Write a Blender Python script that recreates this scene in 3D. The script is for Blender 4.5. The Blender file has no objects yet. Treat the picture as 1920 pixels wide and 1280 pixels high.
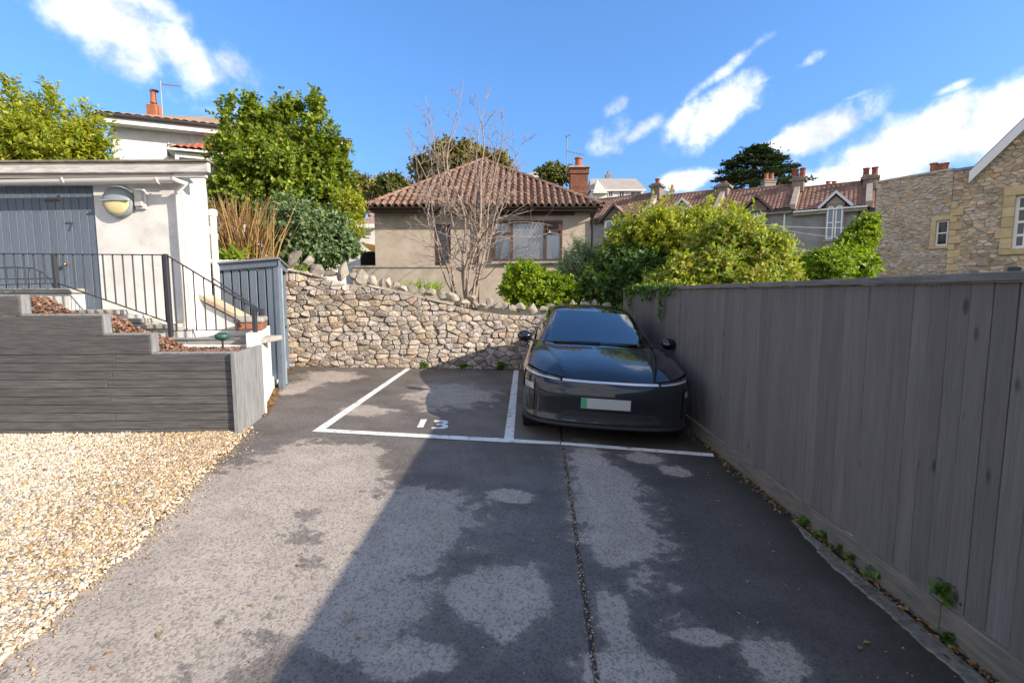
import bpy, bmesh, math, random
import numpy as np
from mathutils import Vector, Matrix, noise as mnoise
random.seed(7); np.random.seed(7)
SC = bpy.context.scene
COL = SC.collection
R_ = math.radians
# ------------------------------------------------------------------ camera
CAM_H = 1.66; FPX = 925.0; SLOPE = 0.055
PITCH = math.atan(91 / FPX); YAW = math.atan(15 / FPX)
cam_data = bpy.data.cameras.new('camera'); cam = bpy.data.objects.new('camera', cam_data); COL.objects.link(cam)
cam_data.sensor_width = 36; cam_data.lens = FPX / 1920 * 36; cam_data.clip_end = 3000; cam_data.clip_start = 0.05
cam.location = (0, 0, CAM_H); cam.rotation_euler = (math.pi / 2 - PITCH, 0, YAW)
SC.camera = cam
_MC = cam.rotation_euler.to_matrix()
def ray(x, y):
    return _MC @ Vector(((x - 960) / FPX, -(y - 640) / FPX, -1))
def P(x, y, Y):                      # the place at distance Y (metres north of the camera) seen in direction x, y
    d = ray(x, y); return Vector((0, 0, CAM_H)) + d * (Y / d.y)
def G(x, y, lift=0.0):               # the place on the sloping car park seen in direction x, y
    d = ray(x, y); t = (-CAM_H + lift) / (d.z + SLOPE * d.x)
    return Vector((0, 0, CAM_H)) + d * t
def gz(x): return -SLOPE * x if x > -3.1 else SLOPE * 3.1
# ------------------------------------------------------------------ light
SUN_FROM = Vector((3.24, -1.45, 1.70))
SUN_EL = math.asin(SUN_FROM.normalized().z)
sd = bpy.data.lights.new('sun', 'SUN'); sd.energy = 3.45; sd.angle = R_(0.55); sd.color = (1, .90, .76)
so = bpy.data.objects.new('sun', sd); COL.objects.link(so)
so.rotation_euler = SUN_FROM.to_track_quat('Z', 'Y').to_euler()
SC.view_settings.view_transform = 'Standard'; SC.view_settings.look = 'None'
SC.view_settings.exposure = 1.27; SC.view_settings.gamma = 1; SC.view_settings.use_curve_mapping = False
W = bpy.data.worlds.new('World'); SC.world = W; W.use_nodes = True

def nd(nt, kind, **kw):
    n = nt.nodes.new('ShaderNode' + kind)
    for k, v in kw.items():
        if k.startswith('i_'):
            key = k[2:]; key = int(key) if key.isdigit() else key.replace('_', ' ')
            if hasattr(v, 'is_output') or isinstance(v, bpy.types.NodeSocket): nt.links.new(v, n.inputs[key])
            else: n.inputs[key].default_value = v
        else: setattr(n, k, v)
    return n
def mth(nt, op, a, b=None, c=None, clamp=False):
    n = nt.nodes.new('ShaderNodeMath'); n.operation = op; n.use_clamp = clamp
    for i, v in enumerate((a, b, c)):
        if v is None: continue
        if isinstance(v, bpy.types.NodeSocket): nt.links.new(v, n.inputs[i])
        else: n.inputs[i].default_value = v
    return n.outputs[0]
def vmt(nt, op, a, b=None, c=None):
    n = nt.nodes.new('ShaderNodeVectorMath'); n.operation = op
    for i, v in enumerate((a, b, c)):
        if v is None: continue
        if isinstance(v, bpy.types.NodeSocket): nt.links.new(v, n.inputs[i])
        else: n.inputs[i].default_value = v
    return n.outputs['Value'] if op in ('LENGTH', 'DOT_PRODUCT') else n.outputs[0]
def mixc(nt, f, a, b, mode='MIX'):
    n = nt.nodes.new('ShaderNodeMix'); n.data_type = 'RGBA'; n.blend_type = mode
    for s, v in ((n.inputs[0], f), (n.inputs[6], a), (n.inputs[7], b)):
        if isinstance(v, bpy.types.NodeSocket): nt.links.new(v, s)
        elif isinstance(v, (int, float)): s.default_value = v
        else: s.default_value = (*v, 1) if len(v) == 3 else v
    return n.outputs[2]
def smooth(nt, v, lo, hi):
    n = nd(nt, 'MapRange', interpolation_type='SMOOTHSTEP')
    nt.links.new(v, n.inputs[0]); n.inputs[1].default_value = lo; n.inputs[2].default_value = hi
    return n.outputs[0]

def make_world():
    nt = W.node_tree; nt.nodes.clear()
    out = nd(nt, 'OutputWorld'); bg = nd(nt, 'Background'); bg.inputs[1].default_value = 0.15
    sky = nd(nt, 'TexSky', sky_type='NISHITA', sun_disc=False, sun_elevation=SUN_EL,
             sun_rotation=math.atan2(SUN_FROM.x, SUN_FROM.y), air_density=1.0, dust_density=0.35, ozone_density=2.2, altitude=30)
    tc = nd(nt, 'TexCoord').outputs['Generated']
    d = vmt(nt, 'NORMALIZE', tc)
    nt.links.new(vmt(nt, 'NORMALIZE', vmt(nt, 'MULTIPLY_ADD', d, (1, 1, .78), (0, 0, .24))), sky.inputs[0])
    hsv = nd(nt, 'HueSaturation'); hsv.inputs['Saturation'].default_value = 1.22; hsv.inputs['Value'].default_value = SKY_GAIN; hsv.inputs['Hue'].default_value = 0.505
    nt.links.new(sky.outputs[0], hsv.inputs['Color'])
    # clouds: wisps and heaps, each at its own place in the sky, edges broken by noise
    nz = nd(nt, 'TexNoise', i_Scale=9.0, i_Detail=9.0, i_Roughness=.6, i_Distortion=.1); nt.links.new(d, nz.inputs['Vector'])
    nz2 = nd(nt, 'TexNoise', i_Scale=24.0, i_Detail=7.0, i_Roughness=.6, i_Distortion=.15); nt.links.new(d, nz2.inputs['Vector'])
    nn = mth(nt, 'ADD', mth(nt, 'MULTIPLY', nz.outputs[0], .6), mth(nt, 'MULTIPLY', nz2.outputs[0], .4))
    acc = None
    blobs = [(205, 50, 105, 70, 25, 1.0), (330, 95, 130, 62, 22, 1.0), (430, 125, 62, 40, 10, .85), (290, 15, 70, 40, 0, .8), (440, 208, 60, 20, -8, .65),
             (675, 290, 16, 30, 0, .35), (1350, 140, 110, 15, -30, .62), (1340, 213, 82, 46, -22, 1.1), (1285, 222, 44, 28, 0, .9), (1210, 238, 58, 18, -28, .8), (1150, 262, 70, 34, -25, .55),
             (1150, 200, 40, 18, -20, .45), (1515, 116, 34, 14, -15, .5), (1440, 148, 24, 10, -15, .5), (1530, 250, 90, 36, -14, 1.1), (1440, 275, 70, 18, -20, .9), (1600, 182, 30, 8, -10, .45), (1785, 165, 34, 12, -12, .75),
             (1735, 250, 125, 58, -10, 1.25), (1865, 235, 120, 70, -12, 1.3), (1700, 300, 130, 45, -8, 1.1), (1560, 335, 150, 30, -5, .95), (1285, 340, 60, 20, -5, 1.0), (1420, 330, 80, 26, 0, .6),
             (2050, 215, 140, 95, -8, 1.3), (2250, 290, 150, 70, 0, 1.1), (-250, 130, 150, 60, 10, 1.0), (-80, 330, 100, 30, 0, .8), (700, -190, 160, 60, 12, .9), (1500, -230, 190, 70, -12, .9)]
    for (x, y, rx, ry, rot, w) in blobs:
        c = ray(x, y).normalized()
        rt = (ray(x + 1, y) - ray(x - 1, y)).normalized(); up = (ray(x, y - 1) - ray(x, y + 1)).normalized()
        a = R_(-rot); u = rt * math.cos(a) + up * math.sin(a); v = up * math.cos(a) - rt * math.sin(a)
        sc_ = ray(x, y).length * FPX
        mm = (vmt(nt, 'DOT_PRODUCT', d, tuple(u * (sc_ / rx))), vmt(nt, 'DOT_PRODUCT', d, tuple(v * (sc_ / ry))))
        du = mth(nt, 'SUBTRACT', mm[0], c.dot(u) * sc_ / rx); dv = mth(nt, 'SUBTRACT', mm[1], c.dot(v) * sc_ / ry)
        l2 = mth(nt, 'ADD', mth(nt, 'MULTIPLY', du, du), mth(nt, 'MULTIPLY', dv, dv))
        front = mth(nt, 'GREATER_THAN', vmt(nt, 'DOT_PRODUCT', d, tuple(c)), 0.3)
        m = mth(nt, 'MULTIPLY', mth(nt, 'MULTIPLY', mth(nt, 'POWER', 2.718, mth(nt, 'MULTIPLY', l2, -1.1)), w), front)
        acc = m if acc is None else mth(nt, 'MAXIMUM', acc, m)
    # unseen cloud added behind and beside the camera to brighten and whiten the shade
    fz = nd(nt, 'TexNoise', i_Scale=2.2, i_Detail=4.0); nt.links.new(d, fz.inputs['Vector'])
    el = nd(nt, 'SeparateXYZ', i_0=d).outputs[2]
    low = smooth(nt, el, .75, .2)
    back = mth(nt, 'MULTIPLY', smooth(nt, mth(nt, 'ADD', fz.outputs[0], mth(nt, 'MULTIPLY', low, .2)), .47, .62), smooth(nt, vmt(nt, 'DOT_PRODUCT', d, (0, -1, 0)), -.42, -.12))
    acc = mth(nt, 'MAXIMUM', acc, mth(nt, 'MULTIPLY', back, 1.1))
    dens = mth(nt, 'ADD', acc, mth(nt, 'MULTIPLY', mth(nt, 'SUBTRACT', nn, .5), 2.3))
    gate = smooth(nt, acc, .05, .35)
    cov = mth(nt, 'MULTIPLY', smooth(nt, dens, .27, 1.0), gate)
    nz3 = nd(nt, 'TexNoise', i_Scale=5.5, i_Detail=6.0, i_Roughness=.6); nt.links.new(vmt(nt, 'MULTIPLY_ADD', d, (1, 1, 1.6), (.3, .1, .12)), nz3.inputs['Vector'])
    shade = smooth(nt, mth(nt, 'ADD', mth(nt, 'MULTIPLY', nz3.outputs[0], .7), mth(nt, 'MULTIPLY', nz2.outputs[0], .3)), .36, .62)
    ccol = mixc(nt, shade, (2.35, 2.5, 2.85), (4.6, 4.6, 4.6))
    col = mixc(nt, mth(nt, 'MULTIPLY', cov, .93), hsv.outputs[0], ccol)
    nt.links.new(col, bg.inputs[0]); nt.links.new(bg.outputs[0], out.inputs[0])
SKY_GAIN = 0.95
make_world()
# ------------------------------------------------------------------ helpers: materials
def new_mat(name):
    m = bpy.data.materials.new(name); m.use_nodes = True; nt = m.node_tree
    return m, nt, nt.nodes['Principled BSDF'], nt.nodes['Material Output']
def M(name, c1, c2=None, scale=6, rough=.8, bump=0, bscale=60, rnd=0, island=0, metal=0, coat=0, spec=.4, stretch=(1, 1, 1), contrast=(.35, .65), dirt=None, dscale=2.0, damt=.6, bdist=.01, huejit=0):
    m, nt, b, out = new_mat(name)
    tc = nd(nt, 'TexCoord').outputs['Object']; oi = nd(nt, 'ObjectInfo')
    off = vmt(nt, 'ADD', vmt(nt, 'MULTIPLY', tc, stretch), vmt(nt, 'MULTIPLY', (37., 17., 53.), nd(nt, 'CombineXYZ', i_0=oi.outputs['Random'], i_1=oi.outputs['Random'], i_2=oi.outputs['Random']).outputs[0]))
    col = None
    if c2 is not None:
        n = nd(nt, 'TexNoise', i_Scale=scale, i_Detail=7.0, i_Roughness=.62); nt.links.new(off, n.inputs['Vector'])
        col = mixc(nt, smooth(nt, n.outputs[0], *contrast), c1, c2)
    if dirt is not None:
        n = nd(nt, 'TexNoise', i_Scale=dscale, i_Detail=8.0, i_Roughness=.7); nt.links.new(off, n.inputs['Vector'])
        col = mixc(nt, mth(nt, 'MULTIPLY', smooth(nt, n.outputs[0], .5, .72), damt), col if col is not None else c1, dirt)
    if col is None: b.inputs['Base Color'].default_value = (*c1, 1)
    if rnd or island or huejit:
        h = nd(nt, 'HueSaturation')
        if col is None: h.inputs['Color'].default_value = (*c1, 1)
        else: nt.links.new(col, h.inputs['Color'])
        src = nd(nt, 'NewGeometry').outputs['Random Per Island'] if island else oi.outputs['Random']
        k = island or rnd
        nt.links.new(mth(nt, 'ADD', mth(nt, 'MULTIPLY', src, 2 * k), 1 - k), h.inputs['Value'])
        if huejit:
            r2 = mth(nt, 'FRACT', mth(nt, 'MULTIPLY', src, 17.31))
            nt.links.new(mth(nt, 'ADD', mth(nt, 'MULTIPLY', r2, huejit), .5 - huejit / 2), h.inputs['Hue'])
            nt.links.new(mth(nt, 'ADD', mth(nt, 'MULTIPLY', mth(nt, 'FRACT', mth(nt, 'MULTIPLY', src, 7.77)), .7), .6), h.inputs['Saturation'])
        col = h.outputs[0]
    if col is not None: nt.links.new(col, b.inputs['Base Color'])
    b.inputs['Roughness'].default_value = rough; b.inputs['Metallic'].default_value = metal
    b.inputs['Specular IOR Level'].default_value = spec
    if coat: b.inputs['Coat Weight'].default_value = coat; b.inputs['Coat Roughness'].default_value = .03
    if bump:
        n = nd(nt, 'TexNoise', i_Scale=bscale, i_Detail=6.0, i_Roughness=.6); nt.links.new(off, n.inputs['Vector'])
        bp = nd(nt, 'Bump', i_Strength=bump, i_Distance=bdist); nt.links.new(n.outputs[0], bp.inputs['Height'])
        nt.links.new(bp.outputs[0], b.inputs['Normal'])
    return m
def leafmat(name, cols, rough=.5, trans=.3, spec=.35):
    m, nt, b, out = new_mat(name)
    g = nd(nt, 'NewGeometry').outputs['Random Per Island']
    r = nd(nt, 'ValToRGB'); nt.links.new(g, r.inputs[0])
    e = r.color_ramp.elements
    while len(e) < len(cols): e.new(.5)
    for i, c in enumerate(cols): e[i].position = i / (len(cols) - 1); e[i].color = (*c, 1)
    nt.links.new(r.outputs[0], b.inputs['Base Color']); b.inputs['Roughness'].default_value = rough; b.inputs['Specular IOR Level'].default_value = spec
    t = nd(nt, 'BsdfTranslucent'); nt.links.new(mixc(nt, 1.0, r.outputs[0], (1.5, 1.5, .6), 'MULTIPLY'), t.inputs[0])
    mx = nd(nt, 'MixShader', i_0=trans); nt.links.new(b.outputs[0], mx.inputs[1]); nt.links.new(t.outputs[0], mx.inputs[2]); nt.links.new(mx.outputs[0], out.inputs[0])
    return m
def glassmat(name, tint=(.1, .12, .13), rough=.02, trans=.0, interior=(.02, .022, .025), rip=0.0):
    m, nt, b, out = new_mat(name)
    b.inputs['Base Color'].default_value = (*interior, 1); b.inputs['Roughness'].default_value = rough; b.inputs['Specular IOR Level'].default_value = .6
    if rip:
        n = nd(nt, 'TexNoise', i_Scale=2.5); bp = nd(nt, 'Bump', i_Strength=rip, i_Distance=.02); nt.links.new(n.outputs[0], bp.inputs['Height']); nt.links.new(bp.outputs[0], b.inputs['Normal'])
    if trans:
        t = nd(nt, 'BsdfTransparent'); t.inputs[0].default_value = (*tint, 1); g = nd(nt, 'BsdfGlossy', i_Roughness=rough)
        fr = nd(nt, 'Fresnel', i_IOR=1.5); mx = nd(nt, 'MixShader'); nt.links.new(mth(nt, 'ADD', fr.outputs[0], trans, clamp=True), mx.inputs[0])
        nt.links.new(t.outputs[0], mx.inputs[1]); nt.links.new(g.outputs[0], mx.inputs[2]); nt.links.new(mx.outputs[0], out.inputs[0])
    return m
# ------------------------------------------------------------------ helpers: geometry
def wm(o):
    m = o.matrix_basis.copy()
    while o.parent: o = o.parent; m = o.matrix_basis @ m
    return m
def root(name, label, cat, loc=(0, 0, 0), rz=0, group=None):
    o = bpy.data.objects.new(name, None); COL.objects.link(o); o.location = loc; o.rotation_euler = (0, 0, rz); o.empty_display_size = .2
    o['label'] = label; o['category'] = cat
    if group: o['group'] = group
    return o
def tag(o, label, cat, group=None):
    o['label'] = label; o['category'] = cat
    if group: o['group'] = group
    return o
def link(name, me, parent=None, loc=(0, 0, 0), rot=(0, 0, 0), scale=(1, 1, 1)):
    o = bpy.data.objects.new(name, me); COL.objects.link(o); o.location = loc; o.rotation_euler = rot; o.scale = scale
    if parent: o.parent = parent
    return o
def npmesh(name, verts, faces, mat, smooth=False):
    """verts (n,3); faces (m,k) all of one size"""
    me = bpy.data.meshes.new(name); verts = np.asarray(verts, np.float32); faces = np.asarray(faces, np.int32)
    me.vertices.add(len(verts)); me.vertices.foreach_set('co', verts.ravel())
    k = faces.shape[1]; me.loops.add(faces.size); me.loops.foreach_set('vertex_index', faces.ravel())
    me.polygons.add(len(faces)); me.polygons.foreach_set('loop_start', np.arange(0, faces.size, k, dtype=np.int32))
    me.update(calc_edges=True)
    if smooth: me.polygons.foreach_set('use_smooth', np.ones(len(faces), bool))
    if mat: me.materials.append(mat)
    return me
class MB:
    def __init__(s): s.v = []; s.f = []
    def add(s, vs, fs):
        n = len(s.v); s.v += [tuple(v) for v in vs]; s.f += [tuple(i + n for i in f) for f in fs]; return s
    def box(s, x0, x1, y0, y1, z0, z1):
        return s.add([(x0, y0, z0), (x1, y0, z0), (x1, y1, z0), (x0, y1, z0), (x0, y0, z1), (x1, y0, z1), (x1, y1, z1), (x0, y1, z1)],
                     [(0, 3, 2, 1), (4, 5, 6, 7), (0, 1, 5, 4), (1, 2, 6, 5), (2, 3, 7, 6), (3, 0, 4, 7)])
    def prism(s, pts, vec):          # polygon (list of 3-D points) swept along vec
        n = len(pts); vec = Vector(vec); a = [Vector(p) for p in pts]
        return s.add(a + [p + vec for p in a], [tuple(range(n))[::-1], tuple(range(n, 2 * n))] + [(i, (i + 1) % n, n + (i + 1) % n, n + i) for i in range(n)])
    def bar(s, a, b, w, h=None, up=(0, 0, 1)):   # square bar from a to b
        a = Vector(a); b = Vector(b); h = h or w; d = (b - a).normalized(); up = Vector(up)
        if abs(d.dot(up)) > .98: up = Vector((0, 1, 0))
        r = d.cross(up).normalized(); u = r.cross(d)
        q = [r * (w / 2) + u * (h / 2), r * (-w / 2) + u * (h / 2), r * (-w / 2) - u * (h / 2), r * (w / 2) - u * (h / 2)]
        return s.prism([a + i for i in q], b - a)
    def tube(s, pts, rad, n=6, cap=True):
        pts = [Vector(p) for p in pts]; k = len(pts)
        rad = [rad] * k if isinstance(rad, (int, float)) else rad
        base = len(s.v); prev = None
        for i, p in enumerate(pts):
            d = (pts[min(i + 1, k - 1)] - pts[max(i - 1, 0)]).normalized()
            if prev is None: u = d.orthogonal().normalized()
            else: u = (prev - d * prev.dot(d)).normalized()
            prev = u; w = d.cross(u)
            for j in range(n):
                a = 2 * math.pi * j / n; s.v.append(tuple(p + (u * math.cos(a) + w * math.sin(a)) * rad[i]))
        for i in range(k - 1):
            for j in range(n):
                a = base + i * n + j; b = base + i * n + (j + 1) % n; s.f.append((a, b, b + n, a + n))
        if cap: s.f.append(tuple(base + j for j in range(n))[::-1]); s.f.append(tuple(base + (k - 1) * n + j for j in range(n)))
        return s
    def lathe(s, prof, axis_o, axis=(0, 0, 1), n=16):   # prof: (radius, along axis)
        o = Vector(axis_o); d = Vector(axis).normalized(); u = d.orthogonal().normalized(); w = d.cross(u); base = len(s.v)
        for r, h in prof:
            for j in range(n):
                a = 2 * math.pi * j / n; s.v.append(tuple(o + d * h + (u * math.cos(a) + w * math.sin(a)) * r))
        for i in range(len(prof) - 1):
            for j in range(n):
                a = base + i * n + j; b = base + i * n + (j + 1) % n; s.f.append((a, b, b + n, a + n))
        s.f.append(tuple(base + j for j in range(n))[::-1]); s.f.append(tuple(base + (len(prof) - 1) * n + j for j in range(n)))
        return s
    def grid(s, g, flip=False):
        R, C = g.shape[:2]; b = len(s.v); s.v += [tuple(map(float, p)) for p in g.reshape(-1, 3)]
        for i in range(R - 1):
            for j in range(C - 1):
                a = b + i * C + j; q = (a, a + 1, a + C + 1, a + C); s.f.append(q[::-1] if flip else q)
        return s
    def build(s, name, mat, parent=None, smooth=False, world=False, bevel=0, seg=1, kind=None, label=None):
        me = bpy.data.meshes.new(name); v = s.v
        if world and parent is not None:
            inv = np.array(wm(parent).inverted()); a = np.c_[np.array(v), np.ones(len(v))] @ inv.T; v = [tuple(p[:3]) for p in a.tolist()]
        me.from_pydata(v, [], s.f); me.update()
        if mat: me.materials.append(mat)
        if smooth: me.polygons.foreach_set('use_smooth', [True] * len(me.polygons))
        o = link(name, me, parent)
        if bevel:
            b = o.modifiers.new('bevel', 'BEVEL'); b.width = bevel; b.segments = seg; b.limit_method = 'ANGLE'; b.angle_limit = R_(40)
        if kind: o['kind'] = kind
        if label: o['label'] = label
        return o
def chbox(sx, sy, sz, c, name='plank', mat=None):     # chamfered box centred at the origin
    vs = []; 
    for x in (-1, 1):
        for y in (-1, 1):
            for z in (-1, 1):
                X, Y_, Z = x * sx / 2, y * sy / 2, z * sz / 2
                vs += [(X, Y_ - y * c, Z - z * c), (X - x * c, Y_, Z - z * c), (X - x * c, Y_ - y * c, Z)]
    bm = bmesh.new(); bv = [bm.verts.new(v) for v in vs]; bmesh.ops.convex_hull(bm, input=bv)
    bmesh.ops.dissolve_limit(bm, angle_limit=.02, verts=bm.verts, edges=bm.edges)
    me = bpy.data.meshes.new(name); bm.to_mesh(me); bm.free()
    if mat: me.materials.append(mat)
    return me
def wall_holes(mb, x0, x1, z0, z1, y, holes, depth=.12):
    """front skin at y facing -y with rectangular openings (hx0,hx1,hz0,hz1) and reveals going back"""
    xs = sorted({x0, x1, *[h[0] for h in holes], *[h[1] for h in holes]}); zs = sorted({z0, z1, *[h[2] for h in holes], *[h[3] for h in holes]})
    for a, b in zip(xs, xs[1:]):
        for c, d in zip(zs, zs[1:]):
            mx, mz = (a + b) / 2, (c + d) / 2
            if any(h[0] < mx < h[1] and h[2] < mz < h[3] for h in holes): continue
            mb.add([(a, y, c), (b, y, c), (b, y, d), (a, y, d)], [(0, 1, 2, 3)])
    for h in holes:
        q = [(h[0], h[2]), (h[1], h[2]), (h[1], h[3]), (h[0], h[3])]
        for i in range(4):
            p, r = q[i], q[(i + 1) % 4]
            mb.add([(p[0], y, p[1]), (r[0], y, r[1]), (r[0], y + depth, r[1]), (p[0], y + depth, p[1])], [(0, 3, 2, 1)])
    return mb
def tiled(a, b, c, d, ncol, nrow, amp=.03, step=.025, sub=4):
    """pantile roof slope: a,b the eave ends (left, right), d,c the ridge ends; returns an MB with a rolled, stepped surface"""
    a, b, c, d = map(Vector, (a, b, c, d)); nrm = (b - a).cross(d - a).normalized()
    mb = MB(); nu = ncol * sub
    rows = []
    for r in range(nrow):
        for (t, lift) in ((r / nrow, step), ((r + 1) / nrow, 0.0)):
            L = a.lerp(d, t); Rr = b.lerp(c, t)
            rows.append([tuple(L.lerp(Rr, i / nu) + nrm * (lift + amp * abs(math.sin(math.pi * i / sub)))) for i in range(nu + 1)])
    return mb.grid(np.array(rows))
_ico = None
def rock(name, size, seed, mat, sub=2, rough=.28):
    bm = bmesh.new(); bmesh.ops.create_icosphere(bm, subdivisions=sub, radius=.5)
    o = Vector((seed * 3.1, seed * 1.7, seed * .9))
    # cut by a few random planes so faces are flat like split stone
    rs = random.Random(seed); planes = [(Vector((rs.gauss(0, 1), rs.gauss(0, 1), rs.gauss(0, 1))).normalized(), rs.uniform(.20, .38)) for _ in range(12)]
    for v in bm.verts:
        p = v.co * (1 + rough * mnoise.noise(v.co * 2.2 + o)) * 1.1
        for n_, h in planes:
            e = p.dot(n_) - h
            if e > 0: p -= n_ * e * .97
        v.co = Vector((p.x * size[0], p.y * size[1], p.z * size[2])) * 1.15
    me = bpy.data.meshes.new(name); bm.to_mesh(me); bm.free(); me.materials.append(mat)
    return me
# foliage: shoots of leaves through a crown's volume, one mesh
def leaves(base, tip, width, fold, nrm):
    """arrays of leaf base, tip (n,3), half width (n,), fold; returns verts, faces"""
    ax = tip - base; L = np.linalg.norm(ax, axis=1, keepdims=True) + 1e-9; d = ax / L
    s = np.cross(d, nrm); s /= np.linalg.norm(s, axis=1, keepdims=True) + 1e-9; n = np.cross(s, d)
    mid = base + ax * .48
    l = mid + s * width[:, None] + n * (fold * width)[:, None]; r = mid - s * width[:, None] + n * (fold * width)[:, None]
    tip2 = tip - n * (L * .12)
    v = np.stack([base, r, tip2, l], 1).reshape(-1, 3); k = np.arange(len(base))[:, None] * 4
    return v, np.concatenate([k + [0, 1, 2], k + [0, 2, 3]], 0)
def unit(a): return a / (np.linalg.norm(a, axis=1, keepdims=True) + 1e-9)
def shoots(lobes, n, leaf=.09, width=.3, per=9, length=.22, up=.6, inner=.35, rng=None, spread=.8, lump=.3, clump=.72, extra=None):
    rng = rng or np.random.default_rng(1)
    w = np.array([l[6] if len(l) > 6 else l[3] * l[4] + l[4] * l[5] + l[3] * l[5] for l in lobes]); w = w / w.sum()
    def sample(n, inner):
        which = rng.choice(len(lobes), n, p=w); L = np.array([l[:6] for l in lobes])[which]
        dr = unit(rng.normal(size=(n, 3)))
        rad = np.where(rng.random(n) < inner, rng.random(n) ** .5 * .9, 1 - np.abs(rng.normal(0, .10, n)))
        lumps = np.array([mnoise.noise(Vector(q) * 2.6 + Vector((int(i) * 5.3, 0, 0))) for q, i in zip(dr, which)])
        return L[:, :3] + dr * L[:, 3:6] * (rad * (1 + lump * lumps))[:, None], dr, L
    p, dr, L = sample(n, inner)
    m = max(6, n // 45); cc, cd, cL = sample(m, .12)                 # clumps: shoots gather round boughs, leaving gaps between
    cl = rng.random(n) < clump; k = rng.integers(0, m, n)
    cr = np.minimum(cL[k, 3:6].min(1) * .5, .42) * rng.uniform(.35, 1.1, m)[k]
    off = rng.normal(size=(n, 3)) * cr[:, None] * .55
    p = np.where(cl[:, None], cc[k] + off, p); dr = np.where(cl[:, None], unit(cd[k] * .6 + unit(off) * .7), dr)
    if extra is not None:
        p = np.concatenate([p, extra[0]]); dr = np.concatenate([dr, extra[1]]); n = len(p)
    ax = unit(dr + np.array([0, 0, up]) + rng.normal(0, .45, (n, 3)))
    sl = length * rng.uniform(.6, 1.3, n)
    t = (np.arange(per) + .5) / per
    base = p[:, None, :] + ax[:, None, :] * (t[None, :, None] * sl[:, None, None])
    rd = rng.normal(size=(n, per, 3)); rd -= (rd * ax[:, None, :]).sum(-1, keepdims=True) * ax[:, None, :]
    rd /= np.linalg.norm(rd, axis=-1, keepdims=True) + 1e-9
    ld = rd * spread + ax[:, None, :] * (.35 + .5 * t[None, :, None]); ld /= np.linalg.norm(ld, axis=-1, keepdims=True)
    ll = leaf * rng.uniform(.45, 1.45, (n, per, 1)) * (1 - .35 * t[None, :, None] ** 2)
    b = base.reshape(-1, 3); tp = (base + ld * ll).reshape(-1, 3)
    nr = unit(ax[:, None, :].repeat(per, 1).reshape(-1, 3) + rng.normal(0, .35, (n * per, 3)))
    return leaves(b, tp, (ll.reshape(-1) * width), rng.uniform(.1, .5, n * per), nr), (p, ax, sl)
def bush(name, label, cat, lobes, n, mat, stem_mat, base, leaf=.09, width=.3, per=9, length=.22, up=.6, inner=.35, seed=1, group=None, spread=.8, lump=.3, stems=14, stem_r=.02, trunk=None, part='foliage', spikes=()):
    rng = np.random.default_rng(seed); r = root(name, label, cat, base, 0, group)
    ext = length * .75 + leaf * .3; lobes = [(*l[:3], *(max(q - ext, .38 * q) for q in l[3:6]), *l[6:]) for l in lobes]      # the shoots themselves fill the rest
    ex = None
    if spikes:                            # leading shoots that stand up out of the crown
        E, D = [], []
        for (x, y0_, y1_, Y, k) in spikes:
            a, b_ = np.array(P(x, y0_, Y)), np.array(P(x + rng.normal(0, 4), y1_, Y)); L_ = np.linalg.norm(b_ - a)
            t = rng.random(k); E.append(a + (b_ - a) * t[:, None] + rng.normal(0, 1, (k, 3)) * (.20 * L_ * (1 - t) ** 1.0 + .02)[:, None] * [1, 1, .3]); d_ = rng.normal(0, .6, (k, 3)); d_[:, 2] += .9; D.append(unit(d_))
        ex = (np.concatenate(E), np.concatenate(D))
    (v, f), (p, ax, sl) = shoots(lobes, n, leaf, width, per, length, up, inner, rng, spread, lump, extra=ex)
    me = npmesh(part, v - np.array(base), f, mat); link(part, me, r)
    mb = MB(); b = Vector(base); rs = random.Random(seed)
    idx = rng.choice(n, min(stems, n), replace=False)
    st = trunk or b
    for i in idx:
        e = Vector(p[i]); m1 = b.lerp(e, .45) + Vector((rs.uniform(-.1, .1), rs.uniform(-.1, .1), .12 * (e - b).length))
        mb.tube([b, m1, e], [stem_r * 1.6, stem_r, stem_r * .3], 5)
    if mb.v: mb.build('stem', stem_mat, r, world=True)
    return r
# ------------------------------------------------------------------ materials
m_render = M('pale_render', (.47, .395, .325), (.395, .325, .26), 2.5, .9, .35, 120, dirt=(.24, .21, .175), damt=.45)
m_white = M('white_masonry', (.72, .70, .665), (.63, .60, .56), 3, .85, .35, 90, dirt=(.42, .38, .32), damt=.5, dscale=2.2)
m_whitepaint = M('white_paint', (.78, .77, .75), (.70, .68, .65), 9, .6)
m_trim = M('weathered_white_board', (.60, .57, .53), (.42, .39, .36), 5, .8, .3, 30, stretch=(1, 1, 6))
m_upvc = M('white_plastic', (.74, .70, .66), rough=.35)
m_blue = M('slate_blue_paint', (.125, .155, .20), (.105, .13, .165), 10, .55, .15, 50, rnd=.10, stretch=(6, 6, 1))
m_timber = M('grey_stained_timber', (.112, .105, .102), (.064, .061, .060), 4, .78, .55, 22, rnd=.13, stretch=(1, 8, 14), dirt=(.045, .043, .042), damt=.6, dscale=3, bdist=.006)
m_timber_end = M('sunlit_grey_timber', (.25, .25, .25), (.18, .18, .182), 4, .8, .5, 22, rnd=.1, stretch=(8, 8, 1), dirt=(.1, .1, .1), damt=.4)  # planter timber made paler: sunlight on tops and end faces put into colour
m_cap = M('fence_cap_timber', (.19, .178, .168), (.135, .125, .118), 4, .8, .5, 22, rnd=.08, stretch=(8, 1, 8), dirt=(.09, .085, .08), damt=.5)
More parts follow.
